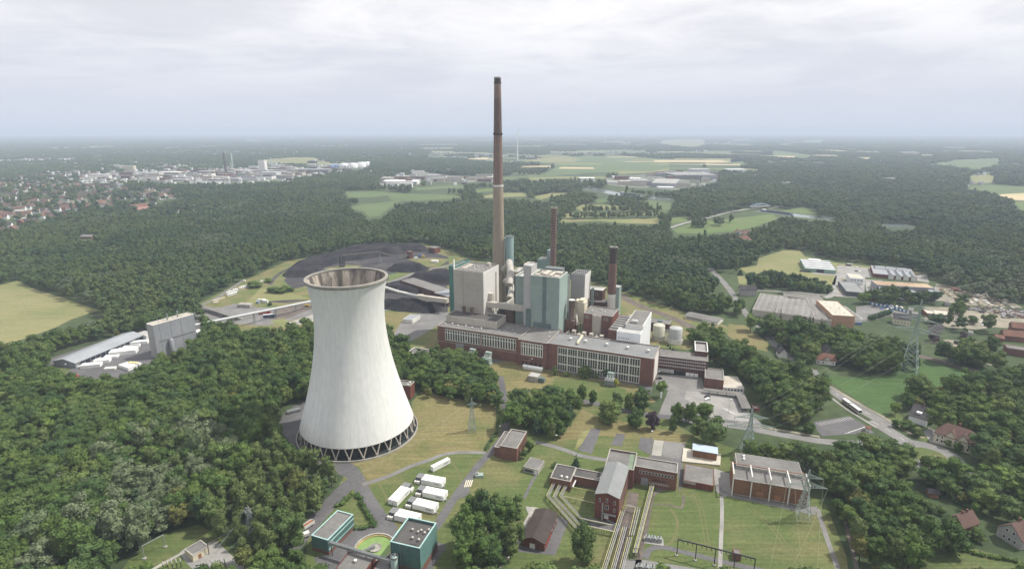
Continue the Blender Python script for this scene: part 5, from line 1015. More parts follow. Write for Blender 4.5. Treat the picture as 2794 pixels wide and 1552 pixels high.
# trading estate (seen beyond the trees on the right)
def z8b(name, label, cat, A, B, C, h, wall, roof, D=None, gable=0, n='z8', **k):
    F = foot(n, A, B, C, h)
    if D: F.D = D
    if gable: t, r = gable_house(name, label, cat, F, h, h+gable, wall, roof, **k)
    else: t = flat_house(name, label, cat, F, h, wall, roof, par=.25, **k)
    return t, F
t, F = z8b('workshop', 'white roofed stepped workshop with green front at the edge of the hay field', 'workshop', (650,98),(926,118),(926,42), 5.5, 'cladding_green', 'white_wall')
for i in range(4):
    mb = MB(); mb.box(F,.3,F.L-.3,F.D*(.12+.23*i),F.D*(.13+.23*i)+1.2,5.3,6.6,0,1); mb.build('roof_monitor',['cladding_grey','white_wall'],t)
mb = MB(); fbox(mb, F, 'f', F.L*.38, F.L*.62, .1, 5, -.0, .2); mb.build('entrance','slate_dark',t); mb = MB(); mb.box(F,F.L*.3,F.L*.7,F.D*.86,F.D*1.08,0,6.2); mb.build('rear_block','offwhite',t); mb = MB(); mb.box(F,-6,F.L*.2,-2.4,-.1,0,1.8); mb.build('low_wall','slate_dark',t)
t, F = z8b('workshop', 'brick workshop with jagged light metal shed roofs below the wood', 'workshop', (1250,148),(1635,185),(1622,112), 5, 'brick_red', 'metal_roof')
for i in range(4): f = Fr(F.w(F.L*(.36+.17*i), -1.0+i*.0), F.e1); f.L = F.L*.12; f.D = F.D*.55; gable_body(t, f, 4.5, 7.5, 'offwhite', 'metal_roof', along='b', asym=.3)
for i in range(3): f = Fr(F.w(F.L*(.1+.26*i), F.D*.62), F.e1); f.L = F.L*.22; f.D = F.D*.36; gable_body(t, f, 5.2, 8, 'offwhite', 'metal_roof', along='a', asym=.2)
t, F = z8b('workshop', 'small white two storey building with sand coloured roof between two workshops', 'building', (1048,186),(1168,195),(1172,158), 8, 'white_wall', 'sand_pale'); windows(t, F, 'f', 1.5, F.L-1.5, 4, 4.6, 1.8, 1.6)
t, F = z8b('warehouse', 'dark grey warehouse with plain grey roof beside the estate road', 'warehouse', (1015,305),(1178,318),(1186,232), 5.5, 'cladding_dark', 'metal_dull')
t, F = z8b('warehouse', 'very long hall with rust stained sand coloured roof', 'warehouse', (1285,247),(1790,276),(1790,240), 8, 'cladding_grey', 'roof_rusty'); BLOCK.extend([(*F.w(F.L*q,F.D/2), 14) for q in (.1,.5,.9)])
t, F = z8b('warehouse', 'grey roofed dark hall in front of the rust stained long hall, left end', 'warehouse', (1323,312),(1486,328),(1490,280), 6, 'cladding_dark', 'metal_roof')
t, F = z8b('warehouse', 'low dark blue hall between two grey roofed halls', 'warehouse', (1492,310),(1650,318),(1660,292), 5, 'slate_dark', 'metal_dull')
t, F = z8b('warehouse', 'grey roofed dark hall beside the wood yard at the right end of its row', 'warehouse', (1690,335),(1798,352),(1796,292), 6, 'cladding_dark', 'metal_roof')
t, F = z8b('house', 'small brick flat roofed house below the dark halls', 'house', (1218,345),(1312,352),(1312,325), 6, 'brick', 'roof_felt')
t, F = z8b('factory_hall', 'wide factory hall with grey saw-tooth roof and rows of white skylights', 'factory', (190,462),(722,535),(688,372), 7, 'beige', 'roof_ridged'); BLOCK.extend([(*F.w(F.L*q,F.D*r), 20) for q in (.1,.4,.7,1) for r in (.2,.7)])
for i in range(9):
    mb = MB()
    for j in range(11): mb.box(F, F.L*(.06+.105*i), F.L*(.06+.105*i)+2.6, F.D*(.06+.085*j), F.D*(.06+.085*j)+.7, 6.7, 7.25)
    o = mb.build('skylight_row', 'offwhite', t)
t, F = z8b('factory_hall', 'narrow ridged grey factory hall between the skylight hall and beige roof', 'factory', (738,545),(885,560),(828,372), 7.5, 'beige', 'roof_ridged')
for i in range(2):
    mb = MB(); [mb.box(F, F.L*(.25+.4*i), F.L*(.25+.4*i)+2.4, F.D*(.06+.085*j), F.D*(.06+.085*j)+.7, 7.2, 7.8) for j in range(11)]; mb.build('skylight_row', 'offwhite', t)
t, F = z8b('factory_hall', 'low grey annex with white roof lights behind the saw-tooth hall', 'factory', (492,362),(815,382),(818,342), 7, 'beige', 'roof_felt')
t, F = z8b('factory_hall', 'tall square hall with pale flat roof and salmon coloured walls', 'factory', (892,512),(1092,524),(1030,396), 12, 'orange_wall', 'sand_pale'); BLOCK.extend([(*F.w(F.L*q,F.D*r), 20) for q in (.2,.8) for r in (.2,.7)])
for a in (.3,.7):
    for b in (.2,.5,.8): mushroom(t, F, F.L*a, F.D*b, 11.6, .8, 1.0)
t, F = z8b('factory_hall', 'low grey roofed shop with white and blue front right of the salmon hall', 'shop', (1096,545),(1160,548),(1118,440), 6, 'white_wall', 'roof_felt'); mb = MB(); fbox(mb, F, 'f', 0, F.L, .2, 2.2, 0, .1); mb.build('blue_band','blue_paint',t)
t, F = z8b('house', 'three storey grey rendered house with dark roof at the road bend', 'house', (90,288),(230,292),(232,262), 8, 'plaster_grey', 'tile_grey', D=9, gable=3.5); windows(t, F, 'f', 1, F.L-1, 6, 1.4, 1.1, 1.5); windows(t, F, 'f', 1, F.L-1, 6, 4.8, 1.1, 1.5)
t, F = z8b('house', 'dark roofed house with a bright cream gable right of the estate hedge', 'house', (1430,540),(1580,560),(1592,505), 6, 'cream', 'tile_grey', D=11, gable=4, along='a'); windows(t, F, 'f', 1, F.L-1, 5, 2, 1.2, 1.4)
t, F = z8b('garage_row', 'long low brick garage row with pale roof by the gravel yard', 'garage', (1722,498),(1962,520),(1935,478), 4, 'brick_red', 'sand_pale'); [door(t, F, 'f', F.L*(.04+.16*i), F.L*.12, 3, 'cladding_grey', name='garage_door') for i in range(6)]
t, F = z8b('house', 'house with orange red roof and white gable half hidden by trees', 'house', (752,900),(922,915),(915,868), 4, 'offwhite', 'tile_red', D=9, gable=4); windows(t, F, 'f', 1, F.L-1, 4, 1, 1.3, 1.4); f = Fr(F.w(F.L*.4,-.3), F.e1); f.L = 4; f.D = 4; gable_body(t, f, 5, 6.8, 'offwhite', 'tile_red', along='b')
t, F = z8b('house', 'steep dark roofed house just behind the orange red roof', 'house', (790,860),(930,870),(925,800), 4, 'plaster_grey', 'tile_grey', D=11, gable=7, along='b')
t, F = z8b('house', 'dark roofed house sunk among the trees left of the red roofed one', 'house', (425,850),(500,855),(500,800), 4, 'offwhite', 'tile_grey', D=9, gable=4, along='b')
t, F = z8b('house', 'long house with faded red roof at the right edge behind the gravel yard', 'house', (2400,690),(2640,715),(2640,660), 5, 'brick', 'tile_red', D=10, gable=4)
t, F = z8b('house', 'brick house with brown red roof at the right edge beside the scrap yard', 'house', (2470,620),(2640,640),(2640,590), 5, 'brick', 'tile_red', D=10, gable=4); t, F = z8b('house', 'grey roofed flat block at the right edge below the faded red roof', 'house', (2425,800),(2640,830),(2640,770), 6, 'brick', 'roof_felt', D=11)
t, F = z8b('house', 'low pinkish roofed annex left of the faded red roof', 'house', (2320,710),(2400,720),(2400,690), 3, 'brick', 'tile_red', D=7, gable=2); t, F = z8b('house', 'grey barn behind the lattice pylon beside the gravel yard', 'barn', (1735,620),(1800,640),(1800,580), 4, 'plaster_grey', 'tile_grey', D=12, gable=3, along='b')
t, F = z8b('kiosk', 'small hut with orange tiled roof beside the wood yard', 'hut', (1935,282),(2000,290),(2000,270), 3, 'brick_red', 'tile_red', D=5, gable=1.6)
def b4h(label, A, B, C, he, hr, wall, roof, along='a', name='house', cat='house', hip=0, D=None):
    F = foot('b4', A, B, C, he)
    if D: F.D = D
    t, r = gable_house(name, label, cat, F, he, hr, wall, roof, along=along, hip=hip); return t, r, F
t, r, F = b4h('large cream villa with red brown hipped roof and dormers beside the loop road', (1788,232),(2130,345),(2190,270), 6.2, 11.5, 'cream', 'tile_brown', hip=4, name='villa', cat='villa')
windows(t, F, 'f', 1.5, F.L-1.5, 8, 1.2, 1.2, 1.8, frame='white'); windows(t, F, 'f', 1.5, F.L-1.5, 8, 3.9, 1.1, 1.5, frame='white')
for q in (.3,.62): f = Fr(F.w(F.L*q, -.3), F.e1); f.L = 4.6; f.D = F.D*.5; gable_body(t, f, 7.2, 10.4, 'cream', 'tile_brown', along='b', over=.5)
chimney_on(r, F, F.L*.5, F.D*.6, 10.5, 13, 1)
t, r, F = b4h('house with dark slate roof and white gable beside the field', (1565,78),(1722,128),(1770,40), 4.5, 9.5, 'white_wall', 'tile_grey'); windows(t, F, 'r', 2, F.D-2, 3, 2, 1.2, 1.4, frame='cladding_dark'); mb = MB(); mb.box(F,F.L*.3,F.L*.6,F.D*.12,F.D*.3,5.5,7.2); mb.build('dormer','white_wall',r); chimney_on(r, F, F.L*.5, F.D*.5, 9, 11)
t, r, F = b4h('brown roofed brick house with two chimneys in a garden behind a big tree', (2045,1068),(2178,1020),(2110,905), 4.5, 8.5, 'brick', 'tile_brown', along='a'); chimney_on(r, F, F.L*.35, F.D*.5, 8, 10); chimney_on(r, F, F.L*.65, F.D*.5, 8, 10)
t, r, F = b4h('grey rendered house with brown roof at the right edge of the gardens', (2345,1055),(2560,1185),(2640,1060), 5, 10, 'plaster_grey', 'tile_brown', along='b'); windows(t, F, 'f', F.L*.3, F.L*.7, 2, 5.3, 1.3, 1.5, frame='white'); windows(t, F, 'f', F.L*.25, F.L*.8, 3, 1.5, 1.3, 1.5, frame='white'); chimney_on(r, F, F.L*.4, F.D*.4, 9, 11.5)
t, r, F = b4h('little garden shed with reddish roof at the edge of the wood', (1495,815),(1550,835),(1568,815), 2.4, 3.6, 'brick', 'tile_brown', name='shed', cat='shed'); t, r, F = b4h('open timber garden shelter with dark roof among the gardens', (1740,760),(1830,775),(1850,745), 2.6, 3.8, 'rust', 'tile_grey', name='shed', cat='shed')
t, r, F = b4h('small bus shelter hut with rusty roof at the corner of the car park', (1185,190),(1225,200),(1238,178), 2.5, 3.2, 'offwhite', 'tile_red', name='shelter', cat='shelter', D=3)
# yards of the trading estate
sheet('z8', [(930,80),(1060,70),(1720,150),(1740,230),(1500,190),(1180,180),(1170,330),(1100,360),(930,350),(880,340)], 'paving', .05, 'yard'); sheet('z8', [(950,190),(1040,185),(1010,325),(945,325)], 'sand', .06, 'yard')
sheet('z8', [(1180,200),(1330,210),(1330,340),(1700,400),(1800,250),(1900,290),(1870,390),(1560,400),(1330,370),(1190,350)], 'paving', .055, 'yard'); sheet('z8', [(700,130),(770,118),(930,140),(930,170),(720,150)], 'paving', .15, 'yard')
sheet('z8', [(1800,240),(1960,260),(2330,310),(2560,450),(2000,420),(1820,380)], 'sand', .06, 'wood_yard'); sheet('z8', [(1700,440),(2050,450),(2250,470),(2800,500),(2800,640),(2300,620),(2150,640),(1900,620),(1840,600),(1700,560)], 'sand', .055, 'gravel_yard')
sheet('z8', [(1215,425),(1560,500),(1590,520),(1480,560),(1400,520),(1200,570),(1100,560),(1100,440)], 'asphalt_light', .055, 'yard'); sheet('z8', [(1680,750),(1900,725),(2030,740),(2220,740),(2240,800),(2290,960),(2070,860),(1900,770)], 'sand', .055, 'gravel_yard')
road('road', gp('z8', [(1050,60),(960,150),(910,260),(880,340),(820,360)]), 7, .1, 'paving'); road('road', gp('z8', [(-330,-40),(-60,230),(60,400),(150,520),(280,640),(420,800),(700,1000)]), 7.5, .1, 'asphalt_light'); road('road', gp('z8', [(60,290),(300,300),(600,318),(880,345)]), 6, .09, 'asphalt_light')
sheet('z8', [(-20,590),(120,600),(330,760),(320,830),(100,790),(-30,690)], 'dry_lawn', .05, 'dry_lawn'); sheet('z8', [(60,170),(240,180),(240,260),(70,240)], 'olive', .05, 'meadow')
for q, (a, b) in enumerate((([(1640,870),(1800,905),(2000,960),(2300,1050),(2600,1130)], 0),)): road('railway_bed', gp('z8', a), 8.5, .08, 'ballast'); 
for off in (-2.6,-1.1,1.1,2.6):
    mb = MB(); strip(mb, smooth_line(gp('z8', [(1640,870),(1800,905),(2000,960),(2300,1050),(2600,1130)])), .22, .16, 0, off); struct('rail', mb, 'rail')
road('railway_bed', gp('z7', [(1990,600),(2080,660),(2250,740),(2420,800),(2568,860),(2700,930),(2900,1030)]), 10, .06, 'ballast')
for off in (-3.3,-1.8,1.8,3.3):
    mb = MB(); strip(mb, smooth_line(gp('z7', [(1990,600),(2080,660),(2250,740),(2420,800),(2568,860),(2700,930),(2900,1030)])), .22, .14, 0, off); struct('rail', mb, 'rail')
# stacks of sawn wood in the wood yard, cars in the yards
def stack(n, x, y, w, d, h, m, label, group, name='pallet_stack', cat='stack', ang=None):
    c = G(n, x, y); F = Fr(c, (cos(ang or 0), sin(ang or 0))); mb = MB(); k = 0
    for i in range(max(1,int(h/.9))):
        mb.box(F, -w/2+random.uniform(-.15,.15), w/2+random.uniform(-.15,.15), -d/2, d/2, .1+i*.9, .1+i*.9+.82)
    o = mb.build(name, m, None, loc=(c.x,c.y,0)); return tag(o, label, cat, group)
rw = random.Random(5)
for row in range(6):
    for k in range(13):
        u = .1+.07*row*2+rw.uniform(-.01,.01); v = (k+rw.random()*.6)/13
        x = 1840+90*row+v*190+rw.uniform(-8,8); y = 285+8*row+v*(125+row*3)+rw.uniform(-3,3)
        if x < 2480: stack('z8', x, y, rw.uniform(3,6), rw.uniform(1.2,2.4), rw.choice((.9,1.8,1.8)), rw.choice(('sand_pale','wood_pale','wood_pale','offwhite','wood_brown')), 'low stack of pale sawn timber in rows in the wood yard', 'timber stacks in the wood yard', 'timber_stack', 'timber stack', .3)
def car(pos, ang, col, label, group=None, L=4.3, van=False):
    F = Fr(pos, (cos(ang), sin(ang))); t = thing('van' if van else 'car', label, 'van' if van else 'car', pos, group); w = .88 if not van else 1.0; H1 = .85 if not van else 1.0; H2 = 1.45 if not van else 2.2
    mb = MB(); o = lambda a, b, z: F.w(a-L/2, b, z)
    prof = [(0,.35),(.05,.75),(.95,.95),(1.45,H2-.03),(L-.9,H2),(L-.25,H1+.1),(L,.8),(L,.35)] if not van else [(0,.4),(.05,1.0),(.8,1.25),(1.5,H2-.05),(L-.1,H2),(L,.4)]
    a = [o(x,-w,z) for x,z in prof]; b = [o(x,w,z) for x,z in prof]; n = len(a)
    for i in range(n): mb.poly([a[i],b[i],b[(i+1)%n],a[(i+1)%n]])
    mb.poly(a[::-1]); mb.poly(b); mb.build('body', col, t)
    mb = MB(); g = [(1.05,1.0),(1.5,H2-.12),(L-1.0,H2-.1),(L-.5,H1+.12)] if not van else [(.85,1.3),(1.45,H2-.2),(2.0,H2-.2),(2.0,1.3)]
    mb.poly([o(x,-w-.012,z) for x,z in g]); mb.poly([o(x,w+.012,z) for x,z in g][::-1]); mb.poly([o(.98,-.75,.98),o(1.43,-.7,H2-.06),o(1.43,.7,H2-.06),o(.98,.75,.98)][::-1]); mb.build('window', 'glass', t)
    for q in (.8, L-.8):
        for s in (-1,1):
            mb = MB(); c0 = o(q,s*(w-.2),.33); c1 = o(q,s*(w+.03),.33); mb.tube([c0,c1],.33,12); mb.build('wheel','rubber',t)
    return t
car(G('b5',1835,995), .35, 'car_dark', 'dark car parked beside the white car on the paved car park'); car(G('b5',1840,1025), .35, 'white', 'white car parked beside the dark car on the paved car park'); car(G('b5',1275,783), .05, 'car_dark', 'black car parked in front of the brick office building')
car(G('b4',1785,242), 1.0, 'white', 'white car parked in front of the cream villa', L=4.6); car(G('z8',1352,332), .1, 'white', 'white van parked in front of the dark grey roofed hall', L=6, van=True)
for k,(x,y,c) in enumerate(((1975,575,'car_dark'),(2000,590,'car_dark'),(2030,575,'car_dark'),(2055,600,'teal_hall'),(1990,610,'car_dark'),(1950,612,'car_dark'),(2200,580,'white'),(2210,600,'white'),(2235,572,'white'),(1960,640,'car_dark'),(2040,560,'metal_roof'),(1985,550,'metal_roof'))):
    car(G('z8',x,y), rw.random()*3, c, {'car_dark':'dark car standing in the gravel yard by the brick garages','teal_hall':'green car standing among the dark cars in the gravel yard','white':'white car at the right end of the gravel yard','metal_roof':'silver car among the dark cars in the gravel yard'}[c], 'cars in the gravel yard')
for k in range(16): car(G('z8',1290+k%6*42+rw.uniform(-8,8),405+(k//6)*22+k%6*9), rw.random()*3, rw.choice(('white','white','car_dark','blue_paint','metal_roof')), 'parked car crowded in the walled scrap dealer yard', 'cars in the walled yard')
for k,(x,y) in enumerate(((1100,130),(1130,132),(1110,100),(1125,88),(1250,230),(1270,240),(1300,250),(1245,285))): car(G('z8',x,y), rw.random()*3, rw.choice(('white','car_dark','metal_roof')), 'car parked in the yard between the estate workshops', 'cars between the workshops')
t = thing('yard_wall', 'long yard wall with blue and white panels round the crowded car yard', 'wall', G('z8',1400,440)); mb = MB(); q = Gs('z8',[(1215,418),(1400,450),(1560,500)]); 
for a,b in zip(q,q[1:]):
    n = 10
    for i in range(n): p0 = a.lerp(b,i/n); p1 = a.lerp(b,(i+1)/n); mb.poly([(p0.x,p0.y,0),(p1.x,p1.y,0),(p1.x,p1.y,2.6),(p0.x,p0.y,2.6)], i%2); mb.poly([(p1.x,p1.y+.2,0),(p0.x,p0.y+.2,0),(p0.x,p0.y+.2,2.6),(p1.x,p1.y+.2,2.6)], i%2); mb.poly([(p0.x,p0.y,2.6),(p1.x,p1.y,2.6),(p1.x,p1.y+.2,2.6),(p0.x,p0.y+.2,2.6)], i%2)
mb.build('panel',['blue_paint','white_wall'],t)
F = Fr(G('z8',2380,340), (G('z8',2480,410)-G('z8',2380,340))); mb = MB(); mb.box(F,0,32,0,3,0,3.2); tag(mb.build('trailer','blue_pale',None,loc=G('z8',2430,375)),'long pale blue trailer at the far end of the wood yard','trailer')
# articulated bus
a = G('z8',1130,1392); b = G('z8',972,1275); d = (a-b).normalized(); F = Fr(b, d); F = Fr(F.w(0,1.2), d); t = thing('articulated_bus', 'white articulated bus driving on the road beside the green field', 'bus', F.w(9,0))
def bus_box(name, a0, a1, mats):
    mb = MB(); mb.box(F,a0,a1,-1.27,1.27,.35,3.0); mb.box(F,a0+.5,a1-.5,-.9,.9,3.0,3.2); o = mb.build(name, mats, t); mb = MB(); mb.box(F,a0+.3,a1-.3,-1.3,1.3,1.4,2.55); mb.build('window','glass',t); mb = MB(); mb.box(F,a0+.02,a1-.02,-1.29,1.29,.4,.85); mb.build('skirt','red_paint',t)
bus_box('rear_body',0,6.9,'white'); bus_box('front_body',7.9,18,'white'); mb = MB(); mb.box(F,6.9,7.9,-1.15,1.15,.5,2.85); mb.build('bellows','rubber',t); mb = MB(); mb.box(F,17.9,18.06,-1.15,1.15,1.0,2.7); mb.build('windscreen','glass',t)
for q in (2,10,15.5):
    for s in (-1,1): mb = MB(); mb.tube([F.w(q,s*1.0,.48),F.w(q,s*1.31,.48)],.48,14); mb.build('wheel','rubber',t)
a = G('z8',1990,765); F = Fr(a,(1,-.45)); t = thing('lorry', 'white lorry with open trailer parked on the pale gravel yard', 'lorry', a); mb = MB(); mb.box(F,-3,4,-1.2,1.2,.9,2.6); mb.build('trailer','steel_dark',t); mb = MB(); mb.box(F,4.3,6.6,-1.2,1.2,.5,3.0); mb.build('cab','white',t); 
for q in (-2,-.8,2.5,5.5):
    for s in (-1,1): mb = MB(); mb.tube([F.w(q,s*.95,.5),F.w(q,s*1.22,.5)],.5,12); mb.build('wheel','rubber',t)

# the scrap dealer's heaps: rubble no one could count
mb = MB()
for k in range(420):
    q = rw.random(); c = G('z8', 2070+q*600+rw.uniform(-20,20), 455+q*55+rw.gauss(0,9)) if k < 300 else G('z8', 2380+rw.uniform(0,200), 490+rw.uniform(0,50)); a_ = rw.random()*3; w = rw.uniform(.6,2.6); mb.box(Fr(c,(cos(a_),sin(a_))),-w,w,-w*.5,w*.5,0,rw.uniform(.3,1.9),rw.choice((0,1,1,2,3,4)),None,False)
o = mb.build('scrap_heaps',['tile_brown','steel_dark','steel','plaster_grey','wood_brown']); o['kind'] = 'stuff'
for x,y,w_,h_,lb in ((1560,465,40,4,'low grey shed along the end of the walled car yard'),(1600,500,50,4,'second low grey shed beside the walled car yard'),(2090,665,40,3,'small garden house with grey roof between gravel yard and houses'),(1880,400,45,4,'grey roofed lean-to below the wood yard'),(2250,330,60,3,'long low timber shelter in the wood yard')):
    F = foot('z8',(x,y),(x+w_,y+6),(x+w_+4,y-14),h_); flat_house('shed', lb, 'shed', F, h_, 'plaster_grey', 'roof_felt', par=.1)
mk('cladding_joint', (.16,.165,.17), .7, .08, .1, .8); mk('metal_bright', (.46,.475,.49), .45, .06, .2, 1); mk('blue_dark', (.04,.06,.14), .5, .1, .3, 2); mk('yellow_pale', (.66,.6,.3), .6, .1, .3, 2); mk('coal_steel', (.13,.125,.12), .8, .15, .2, 1); mk('khaki', (.3,.3,.18), .8, .12, .3, 2)
# ------------------------------------------------------------------ left: silo hall, store shed, railway yard, coal yard
sheet('d', [(85,950),(120,930),(130,900),(345,828),(470,790),(500,795),(525,850),(480,880),(400,900),(330,945),(215,980),(165,972)], 'asphalt', .05, 'yard')
sheet('z5', [(330,1055),(480,970),(620,985),(570,1045)], 'lawn', .07, 'lawn'); sheet('z5', [(580,1085),(700,1065),(760,1090),(640,1130)], 'sand', .07, 'yard')
sheet('d', [(490,768),(600,712),(720,658),(860,632),(960,617),(1060,612),(1130,630),(1180,652),(1290,668),(1480,708),(1580,738),(1700,778),(1780,800),(1850,830),(1730,880),(1500,860),(1100,905),(1035,878),(990,850),(790,830),(650,850),(530,820)], 'rough_grass', .04, 'rough_grass')
F = foot('z5',(660,935),(1255,690),(1140,655),HT('z5',655,975,655,933)); h = HT('z5',655,975,655,933); F.D = (G('z5',470,915,h)-G('z5',660,935,h)).length
t, r = gable_house('store_shed', 'long open fronted store shed with light grey metal roof beside the silo hall', 'shed', F, h, h+2.6, 'cladding_grey', 'metal_roof', over=.6); mb = MB(); fbox(mb, F, 'f', 4, F.L-1, .3, h*.82, .02, .1); mb.build('shade_sheet','slate_dark',t)  # dark sheet over the front paints the shade inside the open shed
for k in range(14): mb = MB(); fbox(mb, F, 'f', 3+k*(F.L-4)/13, 3.4+k*(F.L-4)/13, 0, h-.1, .1, .45); mb.build('post','cladding_grey',t)
BLOCK.extend([(*F.w(F.L*q,F.D/2), 13) for q in (0,.2,.4,.6,.8,1)])
h = HT('z5',1308,880,1275,590); F = foot('z5',(1340,605),(1700,505),(1635,487),h); F.D = (G('z5',1275,590,h)-G('z5',1340,605,h)).length
t = thing('silo_hall', 'tall windowless grey clad silo hall standing above the trees on the left', 'hall', F.w(F.L/2,F.D/2)); flat_body(t, F, h, 'cladding_grey', 'beige', par=.2, edge='offwhite'); BLOCK.extend([(*F.w(F.L*q,F.D/2), 12) for q in (.1,.5,.9)])
mb = MB(); fbox(mb, F, 'f', F.L*.08, F.L*.96, h*.46, h*.5, 0, .12); [fbox(mb, F, 'f', F.L*q-.1, F.L*q+.1, .5, h-.2, 0, .1) for q in (.14,.4,.65)]; mb.build('joint_strip','cladding_joint',t)
mb = MB(); fbox(mb, F, 'l', .05, F.D-.05, .2, h-.1, 0, .1); mb.build('side_cladding','cladding_mid',t)
for a,b in ((.42,.45),(.68,.5)): mb = MB(); mb.lathe(F.w(F.L*a,F.D*b), [(.6,h-.4),(.6,h+5),(.75,h+5.2),(.02,h+5.5)], 12); mb.build('roof_flue','steel',t)
for a in (.25,.36,.6,.8): mushroom(t, F, F.L*a, F.D*.6, h-.2, .8, .9)
c = fpos(F,'f',F.L*.33,2.0); mb = MB(); mb.lathe(c, [(1.9,.0),(1.9,h*.45),(1.2,h*.5),(.05,h*.51)], 18); tag(mb.build('silo','cladding_grey',None,loc=(*c,0)),'slim grey silo standing against the front of the silo hall','silo')
F2 = Fr(F.w(F.L+.02,-1), F.e1); F2.L = 8; F2.D = 9; flat_body(t, F2, h*.42, 'cladding_grey', 'offwhite', par=.2, wname='annex_wall', rname='annex_roof'); F3 = Fr(F.w(F.L+8.1,-1), F.e1); F3.L = 4; F3.D = 7; flat_body(t, F3, h*.2, 'beige', 'beige', par=.1, wname='annex_wall', rname='annex_roof')
F2 = foot('z5',(1195,672),(1280,690),(1280,650),5); flat_house('store_block', 'small white walled block between the long shed and the silo hall', 'building', F2, 5, 'offwhite', 'roof_light', par=.1)
# conveyor tube from the silo hall to the works
p1 = G('z5',1862,700); p2 = G('z5',2237,590); h1 = HT('z5',1862,700,1862,573); h2 = HT('z5',2237,590,2237,495)
A = Vector((p1.x,p1.y,h1)); B = Vector((p2.x,p2.y,h2)); e = (B-A).normalized(); t = thing('tube_conveyor', 'long silvery tube conveyor on legs running from the silo hall to behind the cooling tower', 'conveyor', p1)
mb = MB(); q = [A-e*22, A, B, B+e*130]; mb.tube(q, 1.25, 10); mb.build('tube','metal_bright',t)
for k in (0,.5,1,1.55,2.1,2.7):
    c = A.lerp(B,k); mb = MB(); [mb.bar((c.x+sx,c.y+sy,0),(c.x+sx*.4,c.y+sy*.4,c.z-1),.3) for sx in (-1.2,1.2) for sy in (-1,1)]; [mb.bar((c.x-1,c.y,z),(c.x+1,c.y,z+2.5),.18) for z in (2,5,8) if z < c.z-3]; mb.build('trestle','steel',t)
t = thing('tube_conveyor', 'white tube conveyor descending from behind the cooling tower to the coal gallery', 'conveyor', G('z6',1565,560)); mb = MB(); mb.tube([G('z6',1380,440,14),G('z6',1565,500,13),G('z6',1765,545,12)],1.5,10); mb.build('tube','offwhite',t); mb = MB(); c = G('z6',1568,560); mb.bar((c.x,c.y,0),(c.x,c.y,12),.6); mb.build('trestle','steel',t)
t = thing('coal_gallery', 'thick beige covered coal gallery leading to the first boiler house', 'conveyor', G('z6',1880,610)); mb = MB(); a = G('z6',1760,548,12); b = G('z6',2000,580,14); mb.bar(a,b,4.5); mb.bar(a-Vector((0,0,1)),a+Vector((.1,0,2.6)),6); mb.build('gallery','beige',t); mb = MB(); [mb.bar((*a.lerp(b,k).xy,0),(*a.lerp(b,k).xy,11),.6) for k in (.05,.3,.9)]; mb.build('support','steel',t)
# railway yard
sheet('z6', [(-330,640),(0,640),(120,610),(240,610),(330,640),(500,640),(800,585),(830,700),(560,770),(380,800),(0,770),(-300,740)], 'asphalt_light', .06, 'yard'); sheet('z6', [(500,640),(810,600),(815,650),(560,750),(430,740)], 'ballast', .075, 'yard'); sheet('z6', [(570,780),(820,700),(830,760),(640,800)], 'concrete', .08, 'yard'); sheet('z6', [(440,760),(560,730),(640,800),(560,820)], 'olive', .08, 'verge')
road('path', gp('z5', [(1700,440),(1850,390),(2000,300),(2130,210)]), 5, .07, 'asphalt_light'); road('path', gp('z6', [(440,440),(500,360),(620,290),(780,230),(960,180),(1080,150)]), 5, .07, 'coal_ground')
sheet('z6', [(360,470),(480,460),(640,520),(790,560),(560,590),(420,600),(230,600)], 'olive', .055, 'meadow'); sheet('z6', [(380,590),(560,575),(700,570),(780,575),(600,600)], 'coal_ground', .065, 'yard')
F = foot('z5',(2000,505),(2140,535),(1740,425),4); q = Gs('z5',[(1740,432,4),(1760,420,4),(2135,520,4),(2060,540,4)]); t = thing('platform_roof', 'long flat grey platform roof open at its sides beside the railway yard', 'canopy', q[0]); mb = MB(); mb.prism([(p.x,p.y) for p in q],3.6,4.1,bottom=True); mb.build('roof','roof_felt',t); mb = MB(); mb.prism([(p.x*1.003,p.y*1.003) for p in q],0,.9); mb.build('platform','concrete',t); mb = MB(); [mb.bar((*q[0].lerp(q[3],k).xy,.9),(*q[0].lerp(q[3],k).xy,3.7),.4) for k in (.1,.3,.5,.7,.9)]; mb.build('post','steel_dark',t)
for i,(x,y,w,d,h,m,lb) in enumerate(((330,590,9,2.5,2.8,'offwhite','white site cabin of a pair beside the railway yard'),(372,600,6,2.5,2.8,'offwhite','shorter white site cabin of a pair beside the railway yard'),(318,606,3,2.4,2.6,'blue_pale','small pale blue site box before the white cabins'),(155,640,14,7,3.4,'concrete','low grey concrete shed on the platform corner of the railway yard'))):
    c = G('z6',x,y); F = Fr(c,(1,-.1)); F.L = w; F.D = d; t = thing('site_cabin' if i < 3 else 'shed', lb, 'cabin' if i < 3 else 'shed', c); mb = MB(); mb.box(F,0,w,0,d,.2,h); mb.box(F,-.15,w+.15,-.15,d+.15,h+.003,h+.2); mb.build('body', m, t); windows(t, F, 'f', .6, w*.9, max(2,int(w/3)), 1.0, .9, .9, frame='steel'); BLOCK.append((c.x,c.y,w))
for x,y,c1,lb in ((380,735,'blue_dark','white roofed dark blue trailer parked in the railway yard'),(335,705,'red_paint','red trailer parked next to the dark blue one in the railway yard')):
    c = G('z6',x,y); F = Fr(c,(.97,.25)); t = thing('trailer', lb, 'trailer', c); mb = MB(); mb.box(F,0,12,0,2.5,.9,3.6,0,1); mb.build('body',[c1,'white' if c1 == 'blue_dark' else 'red_paint'],t); mb = MB(); [mb.tube([F.w(q,.1,.5),F.w(q,2.4,.5)],.5,10) for q in (2,8.6,9.8)]; mb.build('wheel','rubber',t)
